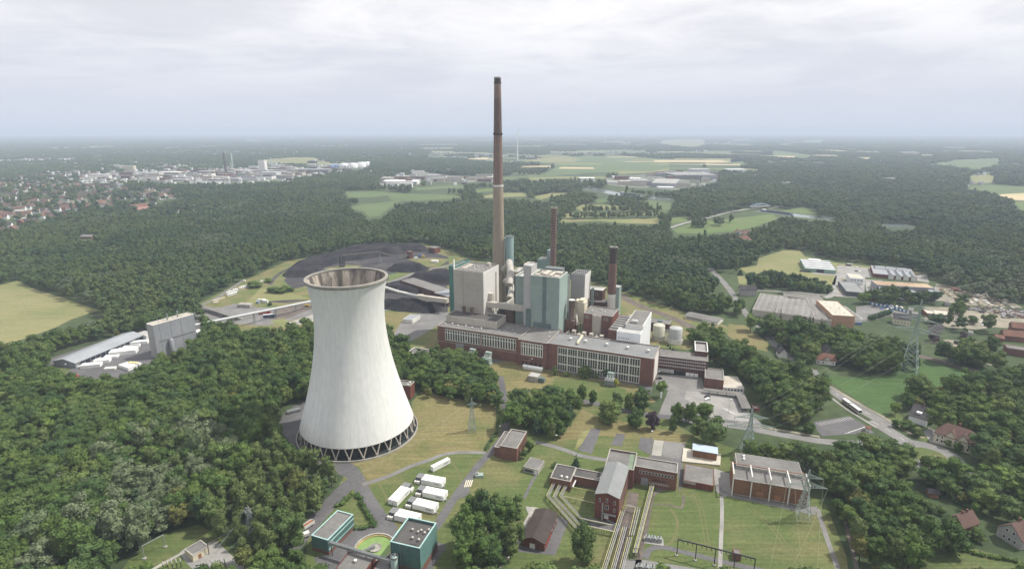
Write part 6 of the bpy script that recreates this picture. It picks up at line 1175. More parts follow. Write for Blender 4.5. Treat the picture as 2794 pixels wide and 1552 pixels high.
c = G('z6',745,630); F = Fr(c,(1,.1)); t = thing('wheel_loader', 'yellow wheel loader standing under the tube conveyor', 'loader', c); mb = MB(); mb.box(F,0,3.4,-1,1,.7,1.9); mb.box(F,1.6,3,-.8,.8,1.9,3.1); mb.bar(F.w(3.2,0,1.2),F.w(5,0,.7),.5); mb.box(F,4.8,5.6,-1.3,1.3,.2,1.3); mb.build('body','yellow_paint',t); mb = MB(); [mb.tube([F.w(q,-1.25,.75),F.w(q,-.75,.75)],.75,12) or mb.tube([F.w(q,.75,.75),F.w(q,1.25,.75)],.75,12) for q in (.8,3.0)]; mb.build('wheel','rubber',t)
for (x,y,w,d,h,m,lb,ang) in ((1215,765,16,5,3.5,'white','long white wrapped block stack at the far end before the silo hall',.3),(1150,800,12,5,2.6,'white','white wrapped block stack second from the silo hall end',.3),(1185,790,8,4,1.8,'white','low white block stack behind the second long stack',.3),(1090,820,10,5,2.6,'white','white wrapped block stack in the middle of the yard',.3),(1090,850,20,8,3.6,'white','biggest white wrapped block stack in the store yard',.3),(980,885,10,6,2.6,'white','white wrapped block stack right of the shed posts',.3),(1010,868,7,4,1.8,'offwhite','low pale block stack behind the biggest one',.3),(905,925,11,6,2.7,'white','white wrapped block stack two rows before the shed end',.3),(945,915,5,3,1.8,'offwhite','small pale block stack beside a long one',.3),(805,965,14,6,2.7,'white','white wrapped block stack nearest the open gable of the shed',.3),
 (1125,975,14,7,3,'white','white wrapped block stack beside the trees at the yard edge',-.5),(970,990,8,4,1.8,'offwhite','pale block stack under the trees at the yard edge',.2),(1105,775,5,3,1.6,'offwhite','small pale stack against the shed posts, upper end',.3),(1220,718,7,2.5,1.8,'white','small white stack beneath the far end of the shed roof',.3),(800,915,6,3,1.5,'offwhite','low pale stack just outside the shed posts, lower end',.3),(845,895,6,3,1.4,'cream','cream pallet stack just outside the shed posts, lower end',.3),(695,968,4,2.5,1.6,'white','single white block beside the shed corner',.3)): stack('z5',x,y,w,d,h,m,lb,None,'block_stack','stack',ang)
for (x,y,n_,m,lb,g) in ((2000,330,9,'white','white stack among the tall white stacks along the wood edge track','white stacks along the track'),(2110,285,5,'white','white stack among the tall white stacks along the wood edge track','white stacks along the track'),(1880,395,7,'cream','cream stack among the cream pallets along the wood edge track','cream stacks along the track')):
    for k in range(n_): stack('z5',x+(k%5)*20+(k//5)*8,y-(k%5)*6+(k//5)*16,3,2.4,rw.choice((2.7,3.6)) if m == 'white' else 1.8,m,lb,g,'pallet_stack','stack',.4)
for x,y,lb in ((2295,222,'lone white tank crate on the grass beside the coal yard'),(2145,218,'lone white box by the track at the wood edge')): stack('z5',x,y,3,2.4,1.8,'white',lb,None,'crate','crate',.2)
for x,y,a_,c1,lb in ((625,1075,.25,'red_paint','red flatbed lorry parked at the lower end of the store yard'),(1190,960,-.2,'yellow_pale','white and yellow lorry parked beside the trees of the store yard')):
    c = G('z5',x,y); F = Fr(c,(cos(a_),sin(a_))); t = thing('lorry', lb, 'lorry', c); mb = MB(); mb.box(F,-6,2.4,-1.25,1.25,.9,2.2 if c1 == 'red_paint' else 3.4,0,0 if c1 == 'red_paint' else 0); mb.build('trailer',c1,t); mb = MB(); mb.box(F,2.7,4.9,-1.2,1.2,.5,3.0); mb.build('cab',c1 if c1 == 'red_paint' else 'white',t); mb = MB(); [mb.tube([F.w(q,s*.9,.5),F.w(q,s*1.25,.5)],.5,10) for q in (-5,-3.8,1.2,3.8) for s in (-1,1)]; mb.build('wheel','rubber',t); BLOCK.append((c.x,c.y,7))
# coal yard
sheet('z6', [(560,400),(640,330),(760,262),(900,212),(1050,165),(1110,140),(1380,108),(1640,98),(1800,130),(2000,195),(2010,260),(1780,300),(1560,330),(1480,400),(1300,430),(800,440),(640,480)], 'coal_ground', .06, 'coal_yard')
sheet('z6', [(1440,440),(1560,385),(1700,340),(1990,290),(2000,680),(1900,690),(1700,680),(1440,640)], 'coal_ground', .062, 'coal_yard'); sheet('z6', [(1440,680),(1640,690),(1600,730),(1880,740),(1660,860),(1540,830),(1440,800)], 'dry_lawn', .07, 'dry_lawn')
sheet('z6', [(1600,760),(1760,690),(2010,680),(1990,750),(1640,960),(1520,880)], 'asphalt_light', .08, 'yard'); sheet('z6', [(1480,350),(1560,335),(1600,360),(1480,400)], 'meadow', .075, 'verge'); sheet('z6', [(1640,215),(1880,205),(2030,215),(1930,275),(1780,285),(1700,235)], 'rough_grass', .075, 'verge'); sheet('z6', [(900,300),(1100,265),(1250,275),(1100,310)], 'olive', .075, 'verge')
road('path', gp('z6', [(1440,430),(1600,380),(1760,320),(1980,280),(2100,240)]), 6, .08, 'asphalt_light'); road('path', gp('z6', [(1440,665),(1560,655),(1740,685),(1900,690)]), 5, .085, 'asphalt_light')
def pile(pts, hh, label, seed, rmax=None):
    """a heap of coal over a ridge line: pts (x, y of the ground in view, half width)"""
    rg = np.random.default_rng(seed); L = [(G('z6',x,y), w) for x,y,w in pts]; xs = [p.x for p,_ in L]; ys = [p.y for p,_ in L]; mw = max(w for _,w in L)
    nx = ny = 46; x0, x1, y0, y1 = min(xs)-mw, max(xs)+mw, min(ys)-mw, max(ys)+mw; mb = MB(); Z = {}
    gx, gy = np.meshgrid(np.linspace(x0,x1,nx+1), np.linspace(y0,y1,ny+1), indexing='ij'); best = np.zeros(gx.shape)
    for (p, w), (q, w2) in zip(L, L[1:]):
        d = (q-p).xy; t_ = np.clip(((gx-p.x)*d.x+(gy-p.y)*d.y)/max(d.length_squared,1e-6), 0, 1); ww = w+(w2-w)*t_; dist = np.hypot(gx-p.x-d.x*t_, gy-p.y-d.y*t_)
        best = np.maximum(best, np.minimum(hh*.82, (ww-dist)*.66))
    zz_ = np.where(best > 0, best+((vnoise(gx,gy,5,seed)-.5)*1.3+(vnoise(gx,gy,14,seed+1)-.5)*2.2)*np.minimum(1,best/3), -.6)
    Z = {(i,j): float(zz_[i,j]) for i in range(nx+1) for j in range(ny+1)}
    for i in range(nx+1):
        for j in range(ny+1): mb.v.append((x0+(x1-x0)*i/nx, y0+(y1-y0)*j/ny, Z[i,j]))
    for i in range(nx):
        for j in range(ny):
            k = [i*(ny+1)+j,(i+1)*(ny+1)+j,(i+1)*(ny+1)+j+1,i*(ny+1)+j+1]
            if any(mb.v[q][2] > 0 for q in k): mb.f.append(k); mb.m.append(0); mb.sm.append(True)
    c = L[0][0]; tag(mb.build('coal_heap','coal',None,loc=(c.x,c.y,0)), label, 'coal heap')
pile([(700,345,22),(800,268,26),(930,232,28),(1040,200,22)], 9, 'long curved coal bank on the far left of the coal yard', 31); pile([(1100,200,30),(1270,165,40),(1400,150,40),(1500,170,22)], 13, 'big broad coal heap beneath the stacker boom', 32)
pile([(1590,300,20),(1660,300,24),(1740,305,16)], 10, 'pointed coal heap right of the stacker boom', 33); pile([(1790,390,22),(1930,380,30),(2010,400,24)], 11, 'coal heap just left of the first boiler house', 34); pile([(1540,630,14),(1640,625,22),(1830,660,14)], 9, 'coal heap nearest the cooling tower beside the pale lane', 35); pile([(1480,480,16),(1560,470,20),(1700,510,14)], 7, 'coal heap between tube conveyor and long brick shed', 36); pile([(1420,600,10),(1470,600,12)], 5, 'small coal heap peeping out behind the cooling tower', 37)
pile([(1500,120,24),(1650,118,30),(1760,135,16)], 5, 'flat coal layer at the wood edge behind the brick tower', 38)
t = thing('stacker', 'coal stacker with long sloping boom on tall trestle legs in the coal yard', 'stacker', G('z6',1075,290)); c = G('z6',1075,285); ht = HT('z6',1075,285,1070,180); mb = MB()
for sx in (-3,3):
    for sy in (-3,3): mb.bar((c.x+sx,c.y+sy,0),(c.x+sx*.7,c.y+sy*.7,ht),.7)
for k in range(4): z = ht*(k+.5)/4.5; mb.box(Fr((c.x-3,c.y-3),(1,0)),0,6,0,6,z,z+.8)
mb.build('tower','steel_dark',t); c2 = G('z6',1408,255); h2 = HT('z6',1408,255,1405,155); c3 = G('z6',1530,232); h3 = HT('z6',1530,232,1530,190); mb = MB(); mb.bar((c.x,c.y,ht-1),(c2.x,c2.y,h2),2.6); mb.bar((c2.x,c2.y,h2),(c3.x,c3.y,h3),2.6); c4 = G('z6',1660,210); mb.bar((c3.x,c3.y,h3),(c4.x,c4.y,5),2.6); mb.build('boom','coal_steel',t)
mb = MB(); [mb.bar((p.x-2,p.y,0),(p.x,p.y,q),.6) or mb.bar((p.x+2,p.y,0),(p.x,p.y,q),.6) for p,q in ((c2,h2),(c3,h3))]; mb.build('trestle','steel',t)
h = HT('z6',1668,210,1668,150); F = foot('z6',(1635,148),(1668,152),(1700,145),h); F.D = 7; t = flat_house('brick_tower', 'small square brick tower at the end of the stacker boom', 'tower', F, h, 'brick_red', 'roof_felt', par=.2); [window(t, F, 'r', 1.5, z, 3.5, 2, frame='brick_dark') for z in (h*.2,h*.5,h*.75)]
h = HT('z6',1880,165,1880,118); F = foot('z6',(1828,112),(1885,120),(1932,112),h); F.D = 14; t = flat_house('brick_shed', 'brick rail shed with flat roof and open gate at the wood edge', 'shed', F, h, 'brick_red', 'roof_felt', par=.2, edge='concrete'); mb = MB(); fbox(mb, F, 'f', F.L*.3, F.L*.7, 0, h*.55, 0, .1); mb.build('gate','slate_dark',t)  # dark sheet at the gate paints the shaded opening
F = foot('z6',(1580,400),(1900,505),(1990,470),8); F.D = 20; t = flat_house('coal_shed', 'long dark brick coal shed with grey roof left of the first boiler house', 'shed', F, 8, 'brick_dark', 'roof_felt', par=.1); F = foot('z6',(1872,508),(2000,548),(1990,470),11); F.D = 22; t = flat_house('coal_shed', 'pale grey roofed end block of the long brick coal shed', 'shed', F, 11, 'brick_dark', 'cladding_grey', par=.1)
F = foot('z6',(1605,738),(1690,748),(1752,705),4); t = flat_house('store_hut', 'low white walled store with pale grey roof on the dry grass by the coal yard', 'building', F, 4, 'offwhite', 'metal_roof', par=.1)
for x,y,c1,lb in ((1720,215,'white','white tank trailer beside the small brick tower'),(1762,195,'blue_paint','blue tarpaulin heap beside the small brick tower'),(1785,200,'yellow_paint','yellow digger beside the small brick tower')):
    c = G('z6',x,y); F = Fr(c,(1,.2)); mb = MB(); mb.box(F,-3,3,-1.2,1.2,.5,2.6); mb.box(F,-1,1,-1,1,2.6,3.4); tag(mb.build('parked_machine',c1,None,loc=c),lb,'machine')
c = G('z6',1885,245); F = Fr(c,(1,-.1)); mb = MB(); mb.box(F,-5,5,-3,3,0,3); mb.box(F,-5.2,5.2,-3.2,3.2,3.003,3.2); tag(mb.build('hut','offwhite',None,loc=c),'small white roofed hut on the grass behind the first boiler house','hut')
c = G('z6',1590,925); F = Fr(c,(.92,-.39)); F.L = 6; F.D = 5; t = flat_house('gate_hut', 'small white hut right of the cooling tower beside the works yard', 'hut', F, 4, 'offwhite', 'roof_light', par=.1)
F = foot('z6',(1640,1035),(1800,1060),(1845,1010),4); t = flat_house('brick_annex', 'low brick building with white rimmed flat roof by the trees at the hall end', 'building', F, 4, 'brick', 'roof_felt', par=.6, edge='white')
# machines before the turbine hall: transformers
def transformer(a, b, m, label):
    F = sub(a, a+9, b, b+6); t = thing('transformer', label, 'transformer', F.w(4.5,3)); mb = MB(); mb.box(F,0,7,0,4,.8,5.5); mb.box(F,-.6,7.6,-.6,4.6,0,.8); mb.build('tank', m, t)
    for k in range(6): mb = MB(); mb.box(F,.3+k*1.15,1.1+k*1.15,-1.6,-.1,1.2,5); mb.build('radiator', m, t)
    for k in range(3): mb = MB(); mb.lathe(F.w(1.5+k*2,2), [(.35,5.5),(.5,6),(.3,6.4),(.45,6.9),(.2,8)], 10); mb.build('bushing','offwhite',t)
    mb = MB(); mb.box(F,1,6,3.4,6.5,5.5,9.0); mb.build('housing','steel_green',t)
transformer(34, -12, 'khaki', 'khaki green transformer block with radiators before the turbine hall, left one'); transformer(49, -13, 'steel_green', 'pale green transformer block with radiators before the turbine hall, right one'); transformer(152, -14, 'steel', 'pale grey transformer yard unit before the brick end of the turbine hall')
F = sub(96,110,-30,-22); t = thing('cooler_house', 'small grey roofed cooler house on the lawn before the turbine hall', 'building', F.w(4,4)); flat_body(t, F, 4.5, 'concrete', 'roof_light', a1=8, par=.2); mb = MB(); [mb.box(F,8.4+k*1.6,9.7+k*1.6,1,4,.2,3.6) for k in range(3)]; mb.build('cooler','slate_blue',t)
F = sub(84,100,-9.5,-6.5); t = thing('white_tent', 'long low white cover beside the middle stretch of the turbine hall', 'shelter', F.w(6,1)); gable_body(t, F, 2.2, 3.0, 'white', 'white')
mk('line_yellow', (.4,.4,.25), .6, .1, .3, 2); mk('cladding_light', (.5,.51,.52), .7, .06, .05, .5); mk('pink_wall', (.6,.32,.3), .85, .06, .1, .8)
# ------------------------------------------------------------------ pylons, lines, gantries, pipe rows
def pylon(c, h, wb, arms, ang, label, m='steel_green', t_=.3, waist=.62):
    """lattice mast: arms = (height share, half length)"""
    t = thing('lattice_pylon', label, 'pylon', c); ca, sa = cos(ang), sin(ang); R = lambda x, y, z: Vector((c[0]+x*ca-y*sa, c[1]+x*sa+y*ca, z))
    def hw(z): q = z/h; return wb*(1-q/waist)+.9*(q/waist) if q < waist else .9-(q-waist)/(1-waist)*.7
    mb = MB(); n = 11; zs = [0]+[h*(1-(1-(i/n))**1.25) for i in range(1, n+1)]; K = ((-1,-1),(1,-1),(1,1),(-1,1))
    for z0, z1 in zip(zs, zs[1:]):
        a, b = hw(z0), hw(z1)
        for i in range(4):
            (x, y), (x2, y2) = K[i], K[(i+1)%4]; mb.bar(R(x*a,y*a,z0), R(x*b,y*b,z1), t_); mb.bar(R(x*a,y*a,z0), R(x2*b,y2*b,z1), t_*.6); mb.bar(R(x2*a,y2*a,z0), R(x*b,y*b,z1), t_*.6); mb.bar(R(x*b,y*b,z1), R(x2*b,y2*b,z1), t_*.55)
    mb.build('mast', m, t); tips = []
    for q, l in arms:
        z = h*q; w = hw(z); mb = MB()
        for s in (-1, 1):
            e = R(s*l,0,z+.3); tips.append(e)
            for y in (-1, 1): mb.bar(R(s*w,y*w,z), e, t_*.7); mb.bar(R(s*w,y*w,z+l*.16+.8), e, t_*.7)
            for k in range(1, 5):
                f = k/5; x = s*(w+(l-w)*f); y = w*(1-f); zz_ = z+(l*.16+.8)*(1-f); mb.bar(R(x,-y,z+.3*f), R(x,y,z+.3*f), t_*.45); mb.bar(R(x,-y,z), R(x,-y,zz_), t_*.45); mb.bar(R(x,y,z), R(x-s*(l-w)/5,y,zz_), t_*.45)
        mb.build('cross_arm', m, t)
    mb = MB()
    for e in tips: mb.tube([e, e-Vector((0,0,1.6))], .13, 5)
    mb.build('insulator', 'steel_dark', t); BLOCK.append((c[0],c[1],wb+2)); return tips
def cable(a, b, label, sag=3.0, r=.035, m='steel'):
    a, b = Vector(a), Vector(b); mb = MB(); n = 14; mb.tube([a.lerp(b,i/n)-Vector((0,0,sag*4*(i/n)*(1-i/n))) for i in range(n+1)], r, 4); tag(mb.build('power_line', m, None, loc=a), label, 'cable', 'overhead power lines')
c = G('z8',1552,1028); big = pylon(c, HT('z8',1552,1028,1625,378), 6.2, ((.58,15),(.73,12),(.88,8.5)), -.75, 'tall lattice pylon standing on the edge of the green field on the right', t_=.34)
c = G('b4',145,408); mid = pylon(c, HT('b4',145,408,190,30), 4.2, ((.6,13),(.8,9.5)), -.12, 'lattice pylon among the trees behind the orange brown hall', t_=.3)
c = G('b4',628,985); hall = pylon(c, HT('b4',628,985,690,560), 3.2, ((.66,9),(.84,6.5)), -.25, 'thin lattice pylon on the lawn at the right end of the orange brown hall', t_=.17)
c = G('b2',1893,222); lawn = pylon(c, HT('b2',1893,222,1900,-70), 2.4, ((.8,3.2),), .2, 'slim lattice mast standing on the dry lawn right of the cooling tower', t_=.2)
c = G('b1',2212,1140); left = pylon(c, HT('b1',2212,1140,2188,885), 2.6, ((.7,5.2),(.86,3.6)), -.7, 'grey lattice pylon standing in the young birch wood', m='steel', t_=.22)
for k in range(2): cable(left[k], lawn[k], 'thin power line from the birch wood pylon towards the lawn mast', 5)
for k,(x,y) in enumerate(((1720,1431),(1790,1440),(1850,1300),(1700,1250))): cable(left[k], G('b1',x,y,7 if k < 3 else 6), 'thin power line dropping from the birch wood pylon to the cream hut', 2)
for k in range(4): cable(mid[k], big[k], 'thin power line from the middle pylon over the trees to the tall field pylon', 6)
for k in range(4): cable(mid[k], hall[k], 'thin power line between the middle pylon and the brown hall pylon', 3); 
for k,(x,y) in enumerate(((330,1480),(500,1480),(640,1480),(760,1480))): cable(hall[k], G('b4',x,y,6), 'thin power line from the brown hall pylon down over the lawn', 2.5, r=.03, m='line_yellow')
for k in range(4): cable(big[k], big[k]+Vector((420,120,8)), 'thin power line leaving the tall field pylon to the right', 10)
# black gantry on the lawn
t = thing('gantry', 'long black steel gantry with four tall bays on the lawn at the bottom right', 'gantry', G('b3',2100,1400)); base = [(1757,1312),(1928,1362),(2085,1398),(2258,1450),(2440,1470)]; tops = [(1770,1172),(1935,1213),(2095,1250),(2270,1290),(2450,1328)]
hg = sum(HT('b3',*b_,*t0) for b_,t0 in zip(base[:3],tops[:3]))/3; P0 = G('b3',*base[0]); P1 = G('b3',*base[2]); Q = [P0+(P1-P0)*(k/2) for k in range(5)]
for q in Q: mb = MB(); mb.bar((q.x,q.y,0),(q.x,q.y,hg),.32); mb.box(Fr((q.x-.6,q.y-.6),(1,0)),0,1.2,0,1.2,0,.5,1); mb.build('post',['steel_dark','concrete'],t)
mb = MB(); mb.bar((*Q[0].xy,hg),(*Q[4].xy,hg),.5); mb.build('beam','steel_dark',t)
for k in range(1,16):
    if k%4: p = Q[0].lerp(Q[4],k/16); mb = MB(); mb.tube([(p.x,p.y,hg-.2),(p.x+.3,p.y-.5,hg-1.5)],.14,6); mb.build('insulator','steel_dark',t)
t = thing('gantry', 'thin grey goalpost shaped gantry on the grass before the silvery willows', 'gantry', G('b1',1350,1300)); a = G('b1',1268,1340); b = G('b1',1452,1238); h = HT('b1',1268,1340,1248,1228)
mb = MB(); mb.bar((a.x,a.y,0),(a.x,a.y,h),.28); mb.bar((b.x,b.y,0),(b.x,b.y,h),.28); mb.bar((a.x,a.y,h),(b.x,b.y,h),.3); mb.build('frame','steel',t); mb = MB(); [mb.box(Fr((q.x-.7,q.y-.7),(1,0)),0,1.4,0,1.4,0,.6) for q in (a,b)]; mb.build('footing','concrete',t)
for x,y,lb in ((1830,1440,'switchgear posts with insulators beside the cream hut'),(1440,1445,'low row of dark switchgear at the bottom left edge')):
    c = G('b1',x,y); t = thing('switchgear', lb, 'switchgear', c)
    for k in range(5): mb = MB(); p = c+Vector((k*1.6,k*.5,0)); mb.bar(p,p+Vector((0,0,3)),.25); mb.lathe((p.x,p.y),[(.22,3),(.35,3.4),(.2,3.8),(.35,4.2),(.1,5)],8,1); mb.build('post',['steel_dark','offwhite'],t)
c = G('b1',1835,1300); mb = MB(); mb.bar((c.x,c.y,0),(c.x,c.y,9),.25); mb.bar((c.x-1.5,c.y,8.6),(c.x+1.5,c.y,8.8),.2); tag(mb.build('line_mast','steel_dark',None,loc=c),'thin dark mast with short crossbar beside the cream hut','mast')
# the rows of yellow and grey ducts round the switch house
PIPE = 'rows of yellow and grey pipes'
def pipes(pts, offs, label, z=2.6, r=.19):
    for k, (dx, m) in enumerate(offs):
        q = [G('b3', x+dx, y, z) for x, y in pts]; mb = MB(); mb.tube(q, r, 6)
        tag(mb.build('pipe', m, None, loc=q[0]), ('yellow' if m == 'pipe_yellow' else 'grey')+' pipe '+label, 'pipe', PIPE)
T3 = ((0,'pipe_yellow'),(12,'pipe_grey'),(24,'pipe_grey'))
pipes([(678,655),(613,785),(872,1075)], T3, 'of the outermost bent row from the low brick wing'); pipes([(733,668),(668,795),(885,1032),(1215,1105)], T3, 'of the middle bent row from the low brick wing'); pipes([(782,685),(727,785),(905,985),(1185,1045)], T3, 'of the innermost bent row from the low brick wing')
V3 = ((0,'pipe_yellow'),(17,'pipe_grey'),(34,'pipe_grey')); pipes([(1265,918),(1110,1400),(1085,1480)], V3, 'of the row running down to the bottom edge, left one', 3.2); pipes([(1285,1060),(1185,1410),(1165,1480)], V3, 'of the row running down to the bottom edge, middle one', 2.8); pipes([(1328,1150),(1262,1400),(1240,1480)], V3, 'of the short row running down to the bottom edge', 2.8)
pipes([(1295,868),(1395,895),(1338,1135)], ((0,'pipe_yellow'),(20,'pipe_grey'),(40,'pipe_grey')), 'of the hooked row right of the tall switch house', 3.0); pipes([(1490,618),(1525,695),(1372,1290)], ((0,'pipe_yellow'),(12,'pipe_grey'),(25,'pipe_grey'),(34,'pipe_yellow')), 'of the long row from the brick wing gate', 2.6)
pipes([(765,790),(1030,850)], ((0,'pipe_yellow'),(6,'pipe_grey')), 'of the straight row between wing and tall switch house', 2.6); pipes([(848,712),(1062,752)], ((0,'pipe_yellow'),), 'of the short rack in the switch house court', 3); pipes([(885,605),(838,710)], ((0,'pipe_grey'),(8,'offwhite')), 'along the wall of the low brick wing', 3.2, .3)
t = thing('pipe_rack', 'thin dark steel posts and bars carrying the yellow and grey pipe rows', 'pipe rack', G('b3',1250,1150)); mb = MB()
for pts, w in (([(613,785),(872,1075)],26),([(668,795),(885,1032)],26),([(727,785),(905,985)],26),([(885,1032),(1215,1105)],20),([(1265,918),(1110,1400)],36),([(1285,1060),(1185,1410)],36),([(1395,895),(1338,1135)],42),([(1525,695),(1372,1290)],36),([(765,790),(1030,850)],8)):
    n = max(2,int(math.hypot(pts[1][0]-pts[0][0],pts[1][1]-pts[0][1])/48))
    for k in range(n+1):
        x = pts[0][0]+(pts[1][0]-pts[0][0])*k/n; y = pts[0][1]+(pts[1][1]-pts[0][1])*k/n; a = G('b3',x-4,y,2.35); b = G('b3',x+w+4,y,2.35); mb.bar(a,b,.16); mb.bar((a.x,a.y,0),a,.14); mb.bar((b.x,b.y,0),b,.14)
mb.build('frame','steel_dark',t)
c = G('b3',1385,1345); F = Fr(c,(1,-.2)); t = thing('switch_cabinet', 'open steel transformer cell where the long pipe row ends', 'transformer', c); mb = MB(); [mb.bar(F.w(a,b,0),F.w(a,b,3.4),.2) for a in (-2,0,2) for b in (0,3)]; [mb.bar(F.w(-2,b,z),F.w(2,b,z),.2) for b in (0,3) for z in (1.6,3.4)]; mb.build('frame','steel_dark',t)
for x,y,lb,m in ((1490,1440,'grey transformer with radiators at the bottom edge beside the pipe rows','steel'),(1555,1185,'grey transformer group on a pale pad at the edge of the big lawn','steel')):
    c = G('b3',x,y); F = Fr(c,(.97,-.2)); t = thing('transformer', lb, 'transformer', c); mb = MB(); mb.box(F,-4.5,4.5,-2.5,2.5,0,.25); mb.build('pad','paving',t)
    for k in range(3): mb = MB(); mb.box(F,-3.8+k*2.7,-1.8+k*2.7,-1,1,.25,2.4); mb.lathe(F.w(-2.8+k*2.7,0),[(.3,2.4),(.4,2.8),(.2,3.2),(.3,3.5),(.05,4)],8); mb.build('tank',m,t)
c = G('b2',1955,620); F = Fr(c,(1,.1)); t = thing('transformer', 'small fenced transformer with two white tanks beside the lane', 'transformer', c); mb = MB(); mb.box(F,-2.2,2.2,-1.5,1.5,0,1.6); mb.build('tank','steel_green',t); [MB.build(b_, 'cooler', 'offwhite', t) for b_ in [MB(), MB()] if not b_.lathe(F.w(random.choice((-1,.9)),0),[(.6,1.6),(.6,2.9),(.05,3.1)],10)]
c = G('b3',2255,1355); F = Fr(c,(1,-.2)); F.L = 3; F.D = 4; flat_house('hut', 'tiny brick hut behind the black gantry on the big lawn', 'hut', F, 3.2, 'brick', 'roof_felt', par=.1)
for i,(n,x,y,yt,lb) in enumerate((('b2',258,640,572,'white lamp post among the birches above the road fork'),('b2',2125,260,178,'white lamp post beside the lane behind the brick house'),('b3',1525,332,222,'tall white lamp post on the old car park'),('b3',690,310,258,'lamp post at the wood edge by the curved service road'),('b5',2085,1180,1025,'lamp post on the paved car park'),('b5',1258,790,700,'lamp post at the brick end of the turbine hall'),('z7',412,1250,1085,'lamp mast with long arm before the left stretch of the turbine hall'),('z7',1062,1440,1265,'lamp mast with long arm before the middle stretch of the turbine hall'),('z5',578,1000,945,'lamp post beside the gable of the long store shed'),('b3',205,1350,1265,'lamp post beside the concrete path at the wood edge'))):
    c = G(n,x,y); h = HT(n,x,y,x,yt); mb = MB(); mb.tube([(c.x,c.y,0),(c.x,c.y,h)],[.13,.08],6); mb.bar((c.x,c.y,h),(c.x+(3.2 if n == 'z7' else .8),c.y,h+(2.0 if n == 'z7' else .1)),.14); mb.box(Fr((c.x+(2.8 if n == 'z7' else .2),c.y-.3),(1,0)),0,1.1,0,.6,h+(1.9 if n == 'z7' else .1),h+(2.1 if n == 'z7' else .35),1); tag(mb.build('lamp_post',['steel','white'],None,loc=c),lb,'lamp post')
c = G('b5',1278,1105); h = HT('b5',1278,1105,1283,930); t = thing('flag', 'tall white banner flag on a pole beside the forecourt drive', 'flag', c); mb = MB(); mb.tube([(c.x,c.y,0),(c.x,c.y,h)],.09,6); mb.build('pole','steel',t); mb = MB(); mb.box(Fr((c.x,c.y),(1,.1)),.1,1.3,-.03,.03,h-5,h-.2); mb.build('cloth','white',t)
for (n,x,y,ang,m1,lb) in (('b2',430,1075,.95,'rust','open tipper trailer with rusty load parked on the left road'),('b2',380,1165,.6,'white','white flat trailer half hidden by trees on the left road'),('b2',330,55,.6,'steel','long grey trailer parked at the wood edge behind the cooling tower')):
    c = G(n,x,y); F = Fr(c,(cos(ang),sin(ang))); t = thing('trailer', lb, 'trailer', c); mb = MB(); mb.box(F,-4.5,4.5,-1.2,1.2,.8,1.2); mb.ring(F,-4.5,4.5,-1.2,1.2,.15,1.2,2.3); mb.build('body','offwhite' if m1 != 'steel' else 'steel',t); mb = MB(); mb.box(F,-4.3,4.3,-1.0,1.0,1.2,1.9 if m1 != 'white' else 2.25); mb.build('load',m1,t); mb = MB(); [mb.tube([F.w(q,s*.9,.45),F.w(q,s*1.2,.45)],.45,10) for q in (-3,-1.8,3) for s in (-1,1)]; mb.build('wheel','rubber',t)

